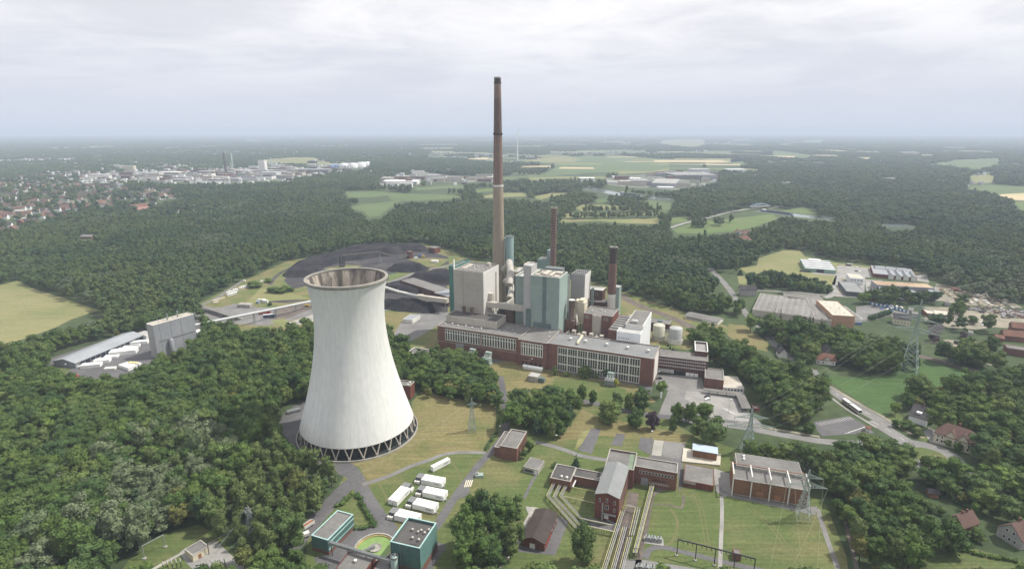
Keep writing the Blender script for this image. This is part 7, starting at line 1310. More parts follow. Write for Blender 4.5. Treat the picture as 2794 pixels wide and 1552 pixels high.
# ------------------------------------------------------------------ trees that stand apart
def T(kind, n, x, y, yt, label, w=None):
    """base seen at x, y; crown top at row yt; w = crown width in the same pixels"""
    c = G(n,x,y); H0 = {'bushy':12.8,'broad':14.6,'birch':16.5,'willow':13.4,'bright':10.8,'conifer':14.5,'purple':12.2,'autumn':12.2,'shrub':3.0,'gold':4.6}[kind]; W0 = {'bushy':10.2,'broad':10.2,'birch':6,'willow':12.8,'bright':8.4,'conifer':6.6,'purple':9.6,'autumn':10,'shrub':4.2,'gold':4.6}[kind]
    h = HT(n,x,y,x,yt); s = h/H0
    if w: sx = (G(n,x+w/2,y)-G(n,x-w/2,y)).length/W0
    else: sx = s
    N_BROAD[0] += 1; return tree(kind, c.x, c.y, sx, label, sz=s)
N_BROAD = [0]
for a in (('bushy','b3',935,1375,1045,'big round dark tree standing alone left of the pipe rows',215),('conifer','b3',872,535,418,'dark spruce standing behind the low brick wing',75),('shrub','b3',405,462,378,'round green bush beside the brick house by the lane, nearer one',78),('shrub','b3',462,396,300,'round green bush beside the brick house by the lane, farther one',90),('shrub','b3',688,530,492,'flat spreading shrub left of the spruce',90),
 ('bushy','b5',370,1062,850,'slim young tree on the verge below the works lawn, left of two',105),('bushy','b5',500,1082,915,'slim young tree on the verge below the works lawn, right of two',90),('bushy','b5',690,1285,1050,'wide dark bushy tree on the lawn left of the copper beech',300),('bushy','b5',770,1180,945,'taller tree behind the wide dark bushy tree',150),('bushy','b5',1000,1350,1112,'round dark green tree standing just left of the copper beech',190),('purple','b5',1190,1375,1148,'dark purple copper beech on the dry lawn',155),
 ('bushy','b5',920,1150,940,'tree at the road left of the banner flag, left one',110),('bushy','b5',1060,1145,930,'bushy tree at the road left of the banner flag, right one',190),('bushy','b5',1470,1280,1025,'first of three street trees before the car park',150),('bushy','b5',1620,1290,1040,'second of three street trees before the car park',150),('bushy','b5',1800,1250,1065,'third of three street trees before the car park',185),('bushy','b5',1430,1410,1215,'small tree on the verge below the street trees',90),('bright','b5',1300,1000,810,'bright green tree at the brick end of the turbine hall',150),('gold','b5',768,872,778,'golden yellow shrub on the works lawn',72),
 ('shrub','b5',60,740,620,'dark bush against the tall windows of the turbine hall, leftmost',90),('bushy','b5',410,760,645,'dark bushy tree against the tall windows of the turbine hall, middle',170),('bushy','b5',680,770,655,'dark bushy tree against the tall windows of the turbine hall, right',140),('shrub','b5',190,745,690,'low bush at the foot of the tall windows, left of middle',110),('shrub','b5',540,775,715,'low bush at the foot of the tall windows, right of middle',90),('shrub','b5',1100,940,880,'wide low shrubs before the brick end of the turbine hall',150),
 ('conifer','b5',1378,405,355,'small dark cypress in the row beside the grey tank, first from left',26),('conifer','b5',1403,432,372,'small dark cypress in the row beside the grey tank, second from left',26),('conifer','b5',1432,452,398,'small dark cypress in the row beside the grey tank, third from left',26),('conifer','b5',1458,462,418,'small dark cypress in the row beside the grey tank, fourth from left',26),('conifer','b5',1490,468,432,'small dark cypress in the row beside the grey tank, last',24),
 ('bright','z8',170,650,508,'bright green round tree on the edge of the dry meadow',130),('bushy','z8',285,700,560,'grey green tree right of the bright round tree by the meadow',130),('bushy','z8',590,800,545,'huge round dark tree in front of the trading estate',270),('conifer','z8',368,640,450,'tall dark spruce before the skylight hall, left of the pair',55),('conifer','z8',420,645,448,'tall dark spruce before the skylight hall, right of the pair',55),('conifer','z8',680,640,500,'dark spruce before the narrow ridged hall',70),('conifer','z8',772,750,535,'tall spruce right of the huge round tree',80),('bright','z8',1160,415,318,'bright round tree beside the salmon coloured hall',110),('bushy','z8',280,470,425,'small tree against the left end of the skylight hall',110),
 ('bushy','z8',1640,400,305,'dark tree before the low dark blue hall, left one',130),('bushy','z8',1715,375,292,'dark tree before the low dark blue hall, right one',90),('bushy','z8',1990,500,385,'dark tree between wood yard and gravel yard',110),('bushy','z8',1790,590,490,'dark tree before the brick garage row',120),('bushy','z8',2120,590,515,'grey green tree in the gravel yard',75),('purple','z8',1780,745,660,'purple leaved tree by the pale gravel yard, left one',100),('purple','z8',2035,715,655,'small purple leaved tree by the pale gravel yard, right one',60),('bushy','z8',2270,840,690,'dark round tree at the right edge of the pale gravel yard',130),('bright','z8',1060,870,675,'tall bright green tree beside the dark steep roof',150),('bright','z8',960,850,745,'bright green tree right of the red roofed house',120),('bushy','z8',1625,1240,1040,'tall dark pointed tree at the near corner of the green field',190),('bright','z8',1440,1390,1280,'bright green bush tree beside the slate roofed house',95),
 ('bushy','z8',268,272,165,'dark round tree at the field edge by the grey house',125),('bushy','z8',372,268,175,'loose tree in the row below the hay field, second',75),('bushy','z8',458,265,178,'loose tree in the row below the hay field, third',85),('bushy','z8',545,295,215,'dark tree in the row below the hay field, fourth',65),('bushy','z8',620,295,205,'bushy tree in the row below the hay field, fifth',80),('bushy','z8',705,300,210,'loose tree in the row below the hay field, sixth',90),('bushy','z8',785,312,230,'dark tree in the row below the hay field, seventh',85),('bushy','z8',865,315,240,'last tree in the row below the hay field by the estate road',65),('conifer','z8',82,160,95,'dark spruce at the left corner of the hay field',50),
 ('bushy','b4',1590,478,412,'small clipped tree on the near rim of the loop road, left of three',50),('bushy','b4',1688,512,440,'small clipped tree on the near rim of the loop road, middle of three',62),('bushy','b4',1925,555,478,'small clipped tree on the near rim of the loop road, right of three',65),('bushy','b4',1910,1275,1000,'big dark garden tree in front of the house with two chimneys',240),('shrub','b4',935,950,788,'big round bush beside the fan shaped end of the orange brown hall',175),('bushy','b4',1905,352,285,'small tree before the cream villa, left one',75),('bushy','b4',1985,392,305,'small tree before the cream villa, right one',75),('autumn','b4',2240,320,225,'olive brown tree right of the cream villa, nearer',150),('autumn','b4',2420,330,220,'olive brown tree right of the cream villa, farther',160),('autumn','b4',525,195,52,'yellowish tree at the corner of the wood by the striped car park',160),('bushy','b4',680,235,135,'round dark bush tree beside the striped car park',105),('bright','b4',2130,960,850,'bright green garden tree beside the house with two chimneys',80),('bushy','b4',1440,182,110,'small round garden tree before the slate roofed house',55),('bushy','b4',1540,205,125,'dark garden shrub tree before the slate roofed house',110),('bushy','b4',1625,265,190,'dark round shrub at the pavement before the villa drive',80),('bushy','b4',2150,1180,1080,'fruit tree in the garden below the house with two chimneys',120),
 ('willow','b1',760,1130,800,'huge silvery willow in the pale clump behind the goalpost gantry, leftmost',300),('willow','b1',1000,1290,880,'huge silvery willow nearest the goalpost gantry',340),('willow','b1',1210,1260,880,'big silvery willow just left of the goalpost gantry',300),('willow','b1',1080,1060,770,'big silvery willow at the back of the pale clump',300),('willow','b1',720,960,740,'silvery willow at the back left of the pale clump',240),
 ('willow','b1',1770,530,190,'tall silvery willow at the right end of the pale row in the wood',230),('willow','b1',1610,450,180,'slimmer silvery willow beside the tallest of the pale row',160),('willow','b1',2020,590,378,'lone silvery willow right of the pale row in the wood',180),('willow','b1',1130,360,150,'wide silvery willow at the left of the pale row in the wood',270),('willow','b1',1330,420,160,'silvery willow in the middle of the pale row in the wood',240),('willow','b1',560,740,515,'green grey willow dome deep in the left wood',260),('willow','b1',320,1310,950,'big green grey willow dome near the lower left corner',330),('willow','b1',350,1520,1210,'green grey willow at the bottom edge near the left corner',320),('willow','b1',1090,640,465,'green grey willow dome below the pale row',260),
 ('bushy','z6',480,505,452,'rounded bush in the grass between coal yard and site cabins, left',110),('bushy','z6',560,508,448,'rounded bush in the grass between coal yard and site cabins, middle',120),('bushy','z6',620,495,455,'rounded bush in the grass between coal yard and site cabins, right',80),('bushy','z6',310,460,405,'bushes beside the white stacks at the track, nearer',130),('bushy','z6',430,418,380,'small bush beside the lone white tank crate',70),('bushy','z6',440,622,594,'small round bush right of the white site cabins',40)):
    T(*a)
def hedge(n, pts, w, h, label, m='leaf'):
    L = [Vector((p.x,p.y)) for p in Gs(n, pts)]; lob = []; o = L[0]; rg = random.Random(len(label))
    for a, b in zip(L, L[1:]):
        k = max(1, int((b-a).length/(w*.55)))
        for i in range(k+1): p = a.lerp(b, i/k)-o; lob.append((p.x+rg.uniform(-.2,.2)*w, p.y+rg.uniform(-.2,.2)*w, h*.5, w*.5*rg.uniform(.85,1.15), h/w*rg.uniform(.9,1.15)))
    me = crown(len(lob), lob, .3, 14, mats=m, name='hedge'); ob = bpy.data.objects.new('hedge', me); COL.objects.link(ob); ob.location = (o.x,o.y,0); return tag(ob, label, 'hedge')
hedge('b2', [(715,885),(780,830),(845,785)], 3.2, 2.2, 'leafy hedge along the left side of the road fork triangle'); hedge('b2', [(890,790),(930,880),(990,980),(1035,1045)], 3.0, 2.2, 'leafy hedge along the right side of the road fork triangle'); hedge('b2', [(860,1085),(940,1075),(1030,1055)], 2.6, 1.6, 'low hedge on the basin side of the road fork triangle')
hedge('b2', [(2118,20),(2122,120),(2110,230),(2060,310),(2010,385)], 2.0, 1.8, 'clipped hedge along the dry lawn beside the lane'); hedge('b4', [(1560,790),(1650,850),(1760,920),(1860,960)], 5, 4.5, 'thick dark hedge between the gardens on the lower right'); hedge('b4', [(2000,1265),(2200,1315),(2480,1365)], 2.4, 1.8, 'long clipped hedge along the garden track at the lower right'); hedge('b4', [(1640,1180),(1720,1200),(1800,1215)], 2.2, 1.8, 'short clipped hedge beside the big garden tree'); hedge('b4', [(1860,780),(1990,850),(2080,890)], 2.4, 2.0, 'clipped hedge beside the open garden shelter'); hedge('b4', [(1640,150),(1700,170),(1760,160)], 3, 2.2, 'clipped hedge before the slate roofed house'); hedge('b4', [(280,140),(420,180),(600,215)], 2, 1.6, 'hedge along the pavement of the lower road'); hedge('z8', [(1215,560),(1300,535),(1400,505)], 5, 6, 'row of tall dark cypress hedge behind the salmon hall', 'leaf_conifer'); hedge('z8', [(2050,640),(2180,680),(2400,690)], 3, 2.2, 'clipped hedge between gravel yard and houses'); hedge('z8', [(2010,710),(2100,745),(2160,750)], 2, 1.6, 'rounded garden hedge beside the pale gravel yard')

# ------------------------------------------------------------------ the town, factories, canal and turbine in the distance
def far_box(n, x0, x1, yb, yt, D, wall, roof, label, cat='factory', name='factory_hall', yb2=None, saw=0, group=None, gable=0):
    a = G(n,x0,yb); b = G(n,x1,yb2 or yb); F = Fr(a, b-a); F.L = (b-a).length; F.D = D; h = HT(n,(x0+x1)/2,(yb+(yb2 or yb))/2,(x0+x1)/2,yt); t = thing(name, label, cat, F.w(F.L/2,D/2), group)
    if gable: gable_body(t, F, h*.6, h, wall, roof, over=.3)
    else: mb = MB(); mb.prism([F.w(0,0),F.w(F.L,0),F.w(F.L,D),F.w(0,D)],0,h); mb.build('wall',wall,t); mb = MB(); mb.box(F,-.2,F.L+.2,-.2,D+.2,h+.003,h+.4); mb.build('roof',roof,t)
    if saw:
        for i in range(saw): mb = MB(); q0 = F.L*(i+.1)/saw; q1 = F.L*(i+.7)/saw; mb.box(F,q0,q1,2,D-2,h+.3,h+2.2); mb.build('roof_monitor',roof,t)
    BLOCK.append((*F.w(F.L/2,D/2), max(F.L,D)*.55)); CLEAR.append([F.w(-8,-14),F.w(F.L+8,-14),F.w(F.L+8,D+8),F.w(-8,D+8)]); FIELDS.append([F.w(-4,-10),F.w(F.L+4,-10),F.w(F.L+4,D),F.w(-4,D)]); return t, F, h
far_box('z2',343,398,452,348,30,'offwhite','roof_light','tall white factory tower in the far plant on the left','factory tower','factory_tower'); far_box('z2',345,500,497,452,50,'cladding_light','roof_light','big pale grey hall before the far white factory tower'); far_box('z2',395,505,503,488,20,'blue_dark','roof_dark','dark blue low hall before the big pale grey hall')
far_box('z2',0,330,530,508,40,'roof_light','metal_roof','long light roofed hall at the front of the far plant'); far_box('z2',160,338,492,464,40,'cladding_green','roof_felt','green grey hall left of the far white factory tower'); far_box('z2',90,340,452,432,50,'offwhite','roof_light','long white hall behind the green grey hall'); far_box('z2',500,655,485,458,40,'brick_dark','roof_felt','brown factory block right of the big pale grey hall'); far_box('z2',570,660,438,408,40,'beige','roof_light','beige block behind the brown factory block'); far_box('z2',660,955,462,428,60,'roof_felt','metal_roof','very long grey roofed hall leading to the white tanks')
far_box('z1',1260,1400,498,458,40,'sand_pale','roof_light','sand coloured long hall, left half, in the far plant'); far_box('z1',1402,1570,492,452,40,'sand','white_wall','sand coloured long hall, right half, in the far plant'); far_box('z1',1600,1700,485,455,40,'cladding_grey','roof_felt','grey hall right of the sand coloured halls'); far_box('z1',1720,1870,480,448,40,'roof_dark','roof_felt','dark hall left of the far dark chimney'); far_box('z1',840,960,512,480,18,'offwhite','roof_light','white slab building in front of the far tower blocks'); far_box('z1',730,840,515,495,16,'offwhite','roof_light','low white building left of the white slab building'); far_box('z1',1310,1420,515,500,20,'offwhite','roof_felt','low white hall before the sand coloured halls'); far_box('z1',1490,1640,532,512,24,'roof_light','roof_light','pale flat hall at the edge of the far town')
for i,(x,y,yt,w,m) in enumerate(((1985,468,280,20,'chimney_dark'),(2044,425,285,12,'steel_green'),(2030,432,370,9,'steel_green'),(2383,420,318,11,'steel_green'),(2438,418,340,7,'steel_green'))):
    c = G('z1',x,y); r = (G('z1',x+w/2,y)-c).length; h = HT('z1',x,y,x,yt); mb = MB(); mb.lathe(c,[(r,0),(r*.7,h),(r*.5,h)],14,cap1=True); tag(mb.build('factory_chimney',m,None,loc=c),['dark brown chimney of the far plant','tallest pale green chimney of the far plant beside the dark one','short pale green chimney beside the tallest one','pale green chimney right of the far white factory tower','thinnest chimney at the right end of the far plant'][i],'chimney')
for i,(x,y,yt,w,m) in enumerate(((1040,385,361,82,'white'),(1138,380,357,56,'white'),(1290,402,362,42,'white'),(1237,411,366,74,'white'),(1160,415,374,78,'white'),(1080,414,376,80,'white'),(980,415,392,36,'blue_paint'),(1018,413,391,36,'blue_paint'))):
    c = G('z2',x,y); r = (G('z2',x+w/2,y)-c).length; c = c+Vector((0,r,0)); h = HT('z2',x,y,x,yt); mb = MB(); mb.lathe(c,[(r,0),(r,h),(r*.6,h+1.2),(.02,h+1.8)],28); tag(mb.build('storage_tank',m,None,loc=c),['white far storage tank at the back left of the tank group','small looking white tank at the back middle of the tank group','white tank at the right end of the tank group','white front tank, rightmost of the three front tanks','white front tank, middle of the three front tanks','white front tank, leftmost of the three front tanks','small blue tank at the left end of the tank group, left one','small blue tank at the left end of the tank group, right one'][i],'tank','far storage tanks'); BLOCK.append((c.x,c.y,r+25)); FIELDS.append([(c.x-r,c.y-r-60),(c.x+r,c.y-r-60),(c.x+r,c.y+r),(c.x-r,c.y+r)])
far_box('z2',1550,1578,520,470,20,'white_wall','roof_light','white tower block of the small far works','factory tower','factory_tower'); far_box('z2',1580,1615,520,458,16,'cladding_light','roof_light','pale silo block beside the small far white tower block','silo','silo_block'); far_box('z2',1430,1730,552,530,60,'white_wall','white_wall','long low white roofed hall before the small far works'); far_box('z2',1415,1550,520,500,40,'sand_pale','sand_pale','long sand roofed hall left of the small far works'); far_box('z2',1820,1915,515,478,60,'cladding_light','metal_roof','barrel like light roofed hall right of the small far works'); far_box('z2',1990,2130,535,495,40,'beige','roof_felt','beige hall near the far harbour'); far_box('z2',2260,2380,535,512,40,'tile_brown','tile_brown','low brown roofed hall near the far harbour'); far_box('z2',1715,1790,520,490,40,'tile_brown','roof_felt','red brown block behind the barrel like hall')
far_box('z3',1530,1740,585,550,190,'cladding_grey','roof_light','wide far factory hall with rows of roof ridges',yb2=592,saw=12); far_box('z3',1385,1525,560,530,120,'cladding_grey','roof_light','long grey hall left of the far ridged factory hall',saw=4); far_box('z3',1600,1735,600,583,30,'white_wall','white_wall','low white front of the far ridged factory hall'); far_box('z3',1735,2110,515,478,160,'roof_felt','roof_light','far flat factory hall with many roof boxes',saw=10); far_box('z3',1890,2050,478,426,60,'cladding_light','roof_light','tall pale grey block behind the far flat factory hall'); far_box('z3',1695,1727,492,442,25,'cladding_grey','roof_light','slim grey tower of the far factory','factory tower','factory_tower'); far_box('z3',1588,1690,495,462,50,'cladding_grey','roof_felt','grey hall left of the slim far grey tower'); far_box('z3',905,1040,530,503,40,'white_wall','white_wall','long white roofed shed left of the far factory'); far_box('z3',1150,1250,558,536,40,'offwhite','roof_light','white hall in front of the long grey far hall'); far_box('z3',1200,1290,508,490,40,'white_wall','white_wall','small white hall behind the long grey far hall'); far_box('z3',1340,1450,522,505,40,'offwhite','white_wall','pale hall behind the long grey far hall, right one'); far_box('z3',1260,1350,562,530,40,'sand_pale','beige','tan round cornered hall beside the white far hall'); far_box('z3',2205,2365,447,427,50,'white_wall','white_wall','long white greenhouse like shed far right of the factory','shed','shed'); far_box('z4',175,320,492,478,40,'white_wall','white_wall','low white shed at the wood edge beyond the canal','shed','shed'); far_box('z4',1510,1650,300,276,60,'beige','white_wall','distant beige hall on the far right','building','building'); far_box('z4',1900,1990,305,285,50,'tile_red','tile_red','distant red roofed hall on the far right','building','building'); far_box('z4',2080,2160,312,295,50,'sand_pale','roof_light','distant sand coloured hall on the far right','building','building')
c = G('z3',1965,540); h = HT('z3',1965,540,1965,480); mb = MB(); mb.lathe(c,[(3,0),(2.4,h),(1.6,h)],12,cap1=True); tag(mb.build('factory_chimney','roof_dark',None,loc=c),'short dark chimney beside the far ridged factory hall','chimney')
def small_halls(poly, n_, where):
    g = [Vector(p) for p in poly]; x0, x1 = min(p.x for p in g), max(p.x for p in g); y0, y1 = min(p.y for p in g), max(p.y for p in g); k = 0; tries = 0; used = []
    while k < n_ and tries < 4000:
        tries += 1; x, y = rw.uniform(x0,x1), rw.uniform(y0,y1)
        if not inside(np.array([x]),np.array([y]),g)[0] or any((x-a)**2+(y-b)**2 < 60**2 for a,b in used): continue
        used.append((x,y)); w, d, h = rw.uniform(20,70), rw.uniform(18,40), rw.uniform(7,16); F = Fr((x,y),(1,rw.uniform(-.1,.1)-.06)); m = rw.choice((('offwhite','white pale'),('cladding_grey','grey'),('beige','beige'),('brick','brick'),('brick_dark','dark brick'))); r = rw.choice((('roof_light','light'),('roof_felt','grey'),('roof_felt','grey'),('roof_dark','dark'),('tile_brown','brown')))
        t = thing('factory_hall','%s walled small hall with %s roof in %s' % (m[1],r[1],where),'factory',F.w(w/2,d/2),'small halls of '+where); mb = MB(); mb.box(F,0,w,0,d,0,h,0); mb.build('wall',m[0],t); mb = MB(); mb.box(F,-.3,w+.3,-.3,d+.3,h+.01,h+.5); mb.build('roof',r[0],t); k += 1
small_halls(Gs('z1',[(720,500),(1250,462),(1700,447),(2200,432),(2573,420),(2573,510),(1900,525),(1500,532),(900,518)]), 60, 'the far plant'); small_halls(Gs('z2',[(0,440),(560,415),(900,430),(640,485),(330,528),(0,528)]), 34, 'the plant by the white tower'); small_halls(Gs('z3',[(1150,510),(1600,465),(1900,450),(2100,478),(2100,520),(1740,595),(1170,565)]), 26, 'the far right factory'); small_halls(Gs('z2',[(1420,500),(1700,500),(2380,500),(2380,530),(1760,550),(1430,555)]), 14, 'the far harbour works')
# tower blocks and long houses of the town
far_box('z1',1075,1178,445,395,20,'cream','roof_light','cream tower block right end of the far white slabs','tower block','tower_block'); far_box('z1',1015,1070,430,392,18,'offwhite','roof_light','white tower block beside the cream tower block','tower block','tower_block'); far_box('z1',890,1040,412,388,16,'offwhite','roof_light','long white slab of flats left of the tower blocks','tower block','tower_block'); t,F,h = far_box('z1',680,830,668,622,14,'brick_red','roof_felt','brown and cream balconied apartment block on the left of town','apartment block','apartment_block')
for k in range(5): mb = MB(); fbox(mb,F,'f',2,F.L-2,h*(.08+.18*k),h*(.16+.18*k),0,.6); mb.build('balcony','cream',t)
t,F,h = far_box('z1',560,770,742,702,12,'cream','roof_felt','long cream apartment block nearest the wood on the left','apartment block','apartment_block',yb2=712)
for k in range(4): mb = MB(); fbox(mb,F,'f',1,F.L-1,h*(.16+.21*k),h*(.26+.21*k),0,.1); mb.build('window_band','glass',t)
t,F,h = far_box('z1',1165,1312,785,730,12,'pink_wall','tile_red','pink apartment house with red roof at the wood edge','apartment block','apartment_block',yb2=768,gable=1)
for a,lb in (((1365,1440,672,636,11,'offwhite','tile_red'),'white house with red roof behind the pink apartment house'),((1480,1540,685,650,11,'offwhite','tile_red'),'second white house with red roof behind the pink apartment house'),((840,940,755,722,11,'offwhite','tile_brown'),'long white house with brown roof left of the pink apartment house'),((1385,1465,810,770,12,'plaster_grey','tile_grey'),'grey roofed house right of the pink apartment house'),((1490,1560,808,782,12,'plaster_grey','tile_grey'),'second grey roofed house right of the pink apartment house'),((1630,1700,795,762,12,'plaster_grey','tile_grey'),'last grey roofed house at the wood edge of the town'),((585,625,905,868,10,'offwhite','tile_red'),'small white house with orange roof at the edge of the near town'),((700,800,1035,1005,16,'brick','roof_felt'),'low brown club building at the edge of the wood'),((950,1075,700,680,12,'cream','tile_red'),'cream row houses with red roofs before the far wood'),((455,500,575,542,14,'white_wall','tile_grey'),'bright white house in the middle of the town'),((345,390,585,555,14,'white_wall','tile_brown'),'second bright white house in the middle of the town'),((700,860,590,568,12,'offwhite','tile_brown'),'long pale terrace at the right end of the town')): far_box('z1',*a[:5],a[5],a[6],lb,'house','house',gable=1)
HK = {}
def house_kind(i):
    if i not in HK:
        wall = ('white_wall','offwhite','cream','brick')[i%4]; roof = ('tile_red','tile_brown','tile_grey','tile_brown')[i//4%4]; F = Fr((-5.5,-4.5),(1,0)); F.L = 11+(i%3)*2; F.D = 9
        t = bpy.data.objects.new('x', None); t.location = (0,0,0); w, r = gable_body(t, F, 5.2, 9.4, wall, roof, over=.4); HK[i] = (w.data, r.data, wall, roof)
        for o in (w, r): bpy.data.objects.remove(o)
        bpy.data.objects.remove(t)
    return HK[i]
def town_house(x, y, i, rot, where, s=1.0):
    a, b, wall, roof = house_kind(i); wn = {'white_wall':'white','offwhite':'pale','cream':'cream','brick':'brick'}[wall]; rn = {'tile_red':'red','tile_brown':'brown','tile_grey':'grey'}[roof]
    t = thing('house', '%s house with %s roof among others in %s' % (wn, rn, where), 'house', (x,y,0), 'houses in '+where); t.rotation_euler = (0,0,rot); t.scale = (s,s,s)
    for nm, me in (('wall',a),('roof',b)): o = bpy.data.objects.new(nm, me); COL.objects.link(o); o.parent = t
    BLOCK.append((x,y,9*s)); FIELDS.append([(x-5,y-16),(x+5,y-16),(x+5,y),(x-5,y)]) if rw.random() < .6 else None
for (x0,y0,x1,y1,n_,i) in ((20,850,250,835,9,1),(310,815,500,795,6,0),(20,700,120,690,4,4),(190,790,260,775,3,0),(360,860,480,840,4,0),(70,770,210,745,5,5),(240,660,400,650,4,2),(380,750,470,740,3,6),(540,770,640,765,4,4),(20,945,80,935,3,0),(180,915,300,900,4,3),(150,610,240,600,4,0),(510,640,560,636,2,4)):
    for k in range(n_):
        f = (k+.5)/n_; c = G('z1',x0+(x1-x0)*f,y0+(y1-y0)*f); town_house(c.x,c.y,i+8*(k%2 and i < 4),rw.choice((.3,.35,1.8)),'the near town at far left',1.2)
xs = [p.x for p in TOWN]; ys = [p.y for p in TOWN]; k = 0
while k < 225:
    x, y = rw.uniform(min(xs),max(xs)), rw.uniform(min(ys),max(ys))
    if inside(np.array([x]),np.array([y]),TOWN)[0] and all((x-b[0])**2+(y-b[1])**2 > 13**2 for b in BLOCK[-220:]): town_house(x,y,rw.randrange(16),rw.choice((.3,1.9,.9)),'the town at far left',rw.uniform(1.0,1.5)); k += 1
for n,x,y,i,lb in (('z3',2345,1045,0,''),('z4',110,1030,4,''),('z4',100,1080,0,''),('z4',150,1100,0,''),('z3',2290,1020,1,'')): c = G(n,x,y); town_house(c.x,c.y,i,rw.choice((.3,1.2)),'the farm by the far meadow',1.5)
# houses and halls too far off to count
mb = MB(); N_ = 30000; R_ = RNG.uniform(1900,11000,N_); X_ = RNG.uniform(-.95,.95,N_)*R_; d_ = vnoise(X_*.7,R_,700,77)*.6+vnoise(X_*.8,R_,240,78)*.4; ok = d_ > np.where(X_ < -.08*R_, .5, .64)
for f in FIELDS[:190]: ok &= ~inside(X_,R_,f)
west = inside(X_,R_,TOWN2) | inside(X_,R_,TOWN)
far_w = (X_ < -.25*R_) & (R_ < 5200) & (d_ > .4); ok |= far_w; ok = np.where(west, True, ok)
for x, y in list(zip(X_[ok], R_[ok]))[:4200]:
    big = rw.random() > .9; w = rw.uniform(25,80) if big else rw.uniform(9,18); F = Fr((x,y),(1,rw.uniform(-.4,.4))); hh = rw.uniform(8,13) if not big else rw.uniform(9,16); c = rw.choice((0,0,1,2,3,3)); mb.box(F,0,w,0,10,0,hh,c,rw.choice((0,1,2,2,3)),False)
o = mb.build('distant_houses',['white_wall','offwhite','tile_brown','roof_light'],None); o['kind'] = 'stuff'
# canal, road and arched bridge, barges
def canal(n, pts, w):
    L = smooth_line(gp(n, pts)); mb = MB(); strip(mb, L, w, .12); struct('canal', mb, 'water'); mb = MB(); strip(mb, L, 3, .3, 0, w/2+1.5); strip(mb, L, 3, .3, 0, -w/2-1.5); struct('canal_bank', mb, 'sand')
    for a, b in zip(L, L[1:]):
        d = (b-a).normalized(); q = Vector((-d.y,d.x))*(w*.62); poly = [a+q,b+q,b-q,a-q]; CLEAR.append(poly); FIELDS.append(poly)
canal('z3', [(960,592),(1120,618),(1262,645),(1500,672),(1720,695)], 48); canal('z4', [(230,788),(420,805),(600,832),(790,850),(900,862)], 44); canal('z4', [(1410,905),(1470,925),(1510,940)], 50)
road('road', gp('z3', [(1700,938),(1800,905),(1900,880),(2050,845),(2200,805),(2350,778),(2480,765)]), 9, .2, 'paving', 6); L = smooth_line(gp('z3', [(1700,938),(1800,905),(1900,880),(2050,845),(2200,805),(2350,778)]))
for a, b in zip(L, L[1:]): q = Vector((0,7)); FIELDS.append([a+q,b+q,b-q,a-q]); CLEAR.append([a+q,b+q,b-q,a-q])
road('road', gp('z4', [(330,770),(460,748),(560,735),(670,715)]), 9, .2, 'paving')
t = thing('arch_bridge', 'slender pale double arched road bridge over the canal', 'bridge', G('z4',265,778)); a = G('z4',185,778); b = G('z4',350,770); mb = MB(); mb.bar((a.x,a.y,6),(b.x,b.y,6),2.2); n_ = (b-a).normalized(); q = Vector((-n_.y,n_.x,0))*9; mb.bar((a.x+q.x,a.y+q.y,6),(b.x+q.x,b.y+q.y,6),2.2); mb.poly([(a.x,a.y,6.5),(b.x,b.y,6.5),(b.x+q.x,b.y+q.y,6.5),(a.x+q.x,a.y+q.y,6.5)]); mb.build('deck','roof_light',t); ha = HT('z4',255,778,255,733)
for s in (0,1):
    o_ = q*s; pts = [a.lerp(b,i/16)+o_+Vector((0,0,6+(ha-6)*(1-(2*i/16-1)**2))) for i in range(17)]; mb = MB(); mb.tube(pts,.75,6); [mb.bar(pts[i],(pts[i].x,pts[i].y,6),.25) for i in range(2,15,2)]; mb.build('arch','blue_pale',t)
CLEAR.append([a.xy+Vector((-30,-60)),b.xy+Vector((30,-60)),b.xy+Vector((30,20)),a.xy+Vector((-30,20))]); FIELDS.append(CLEAR[-1])
for n,x0,y0,x1,y1,lb in (('z4',270,788,540,822,'long dark barge on the canal just past the arched bridge'),('z3',1270,635,1410,655,'loaded dark barge on the far stretch of the canal')):
    a = G(n,x0,y0,1); b = G(n,x1,y1,1); F = Fr(a,b-a); L_ = (b-a).length; t = thing('barge', lb, 'barge', a); mb = MB(); mb.prism([F.w(0,-4),F.w(L_*.96,-4),F.w(L_,0),F.w(L_*.96,4),F.w(0,4)],.1,3); mb.build('hull','blue_dark',t); mb = MB(); mb.box(F,L_*.2,L_*.9,-3.4,3.4,3,3.6); mb.build('hold','coal',t); mb = MB(); mb.box(F,L_*.03,L_*.13,-3,3,3,6); mb.build('wheelhouse','offwhite',t)
# wind turbine
c = G('z3',360,366); h = HT('z3',360,366,360,108); t = thing('wind_turbine', 'slim white three bladed wind turbine far behind the great chimney', 'wind turbine', c); mb = MB(); mb.lathe(c,[(4.6,0),(4.4,h*.1),(2.0,h)],16); mb.build('tower','white',t); mb = MB(); mb.bar((c.x,c.y+6,h+1.5),(c.x,c.y-5,h+1.5),4); mb.build('nacelle','white',t); R_ = h*.36
for k in range(3):
    an = rad(62+120*k); mb = MB(); d = Vector((cos(an),0,sin(an))); o_ = Vector((c.x,c.y-6,h+1.5)); mb.tube([o_,o_+d*R_*.2,o_+d*R_*.6,o_+d*R_],[1.0,1.7,1.1,.35],6); mb.build('blade','white',t)
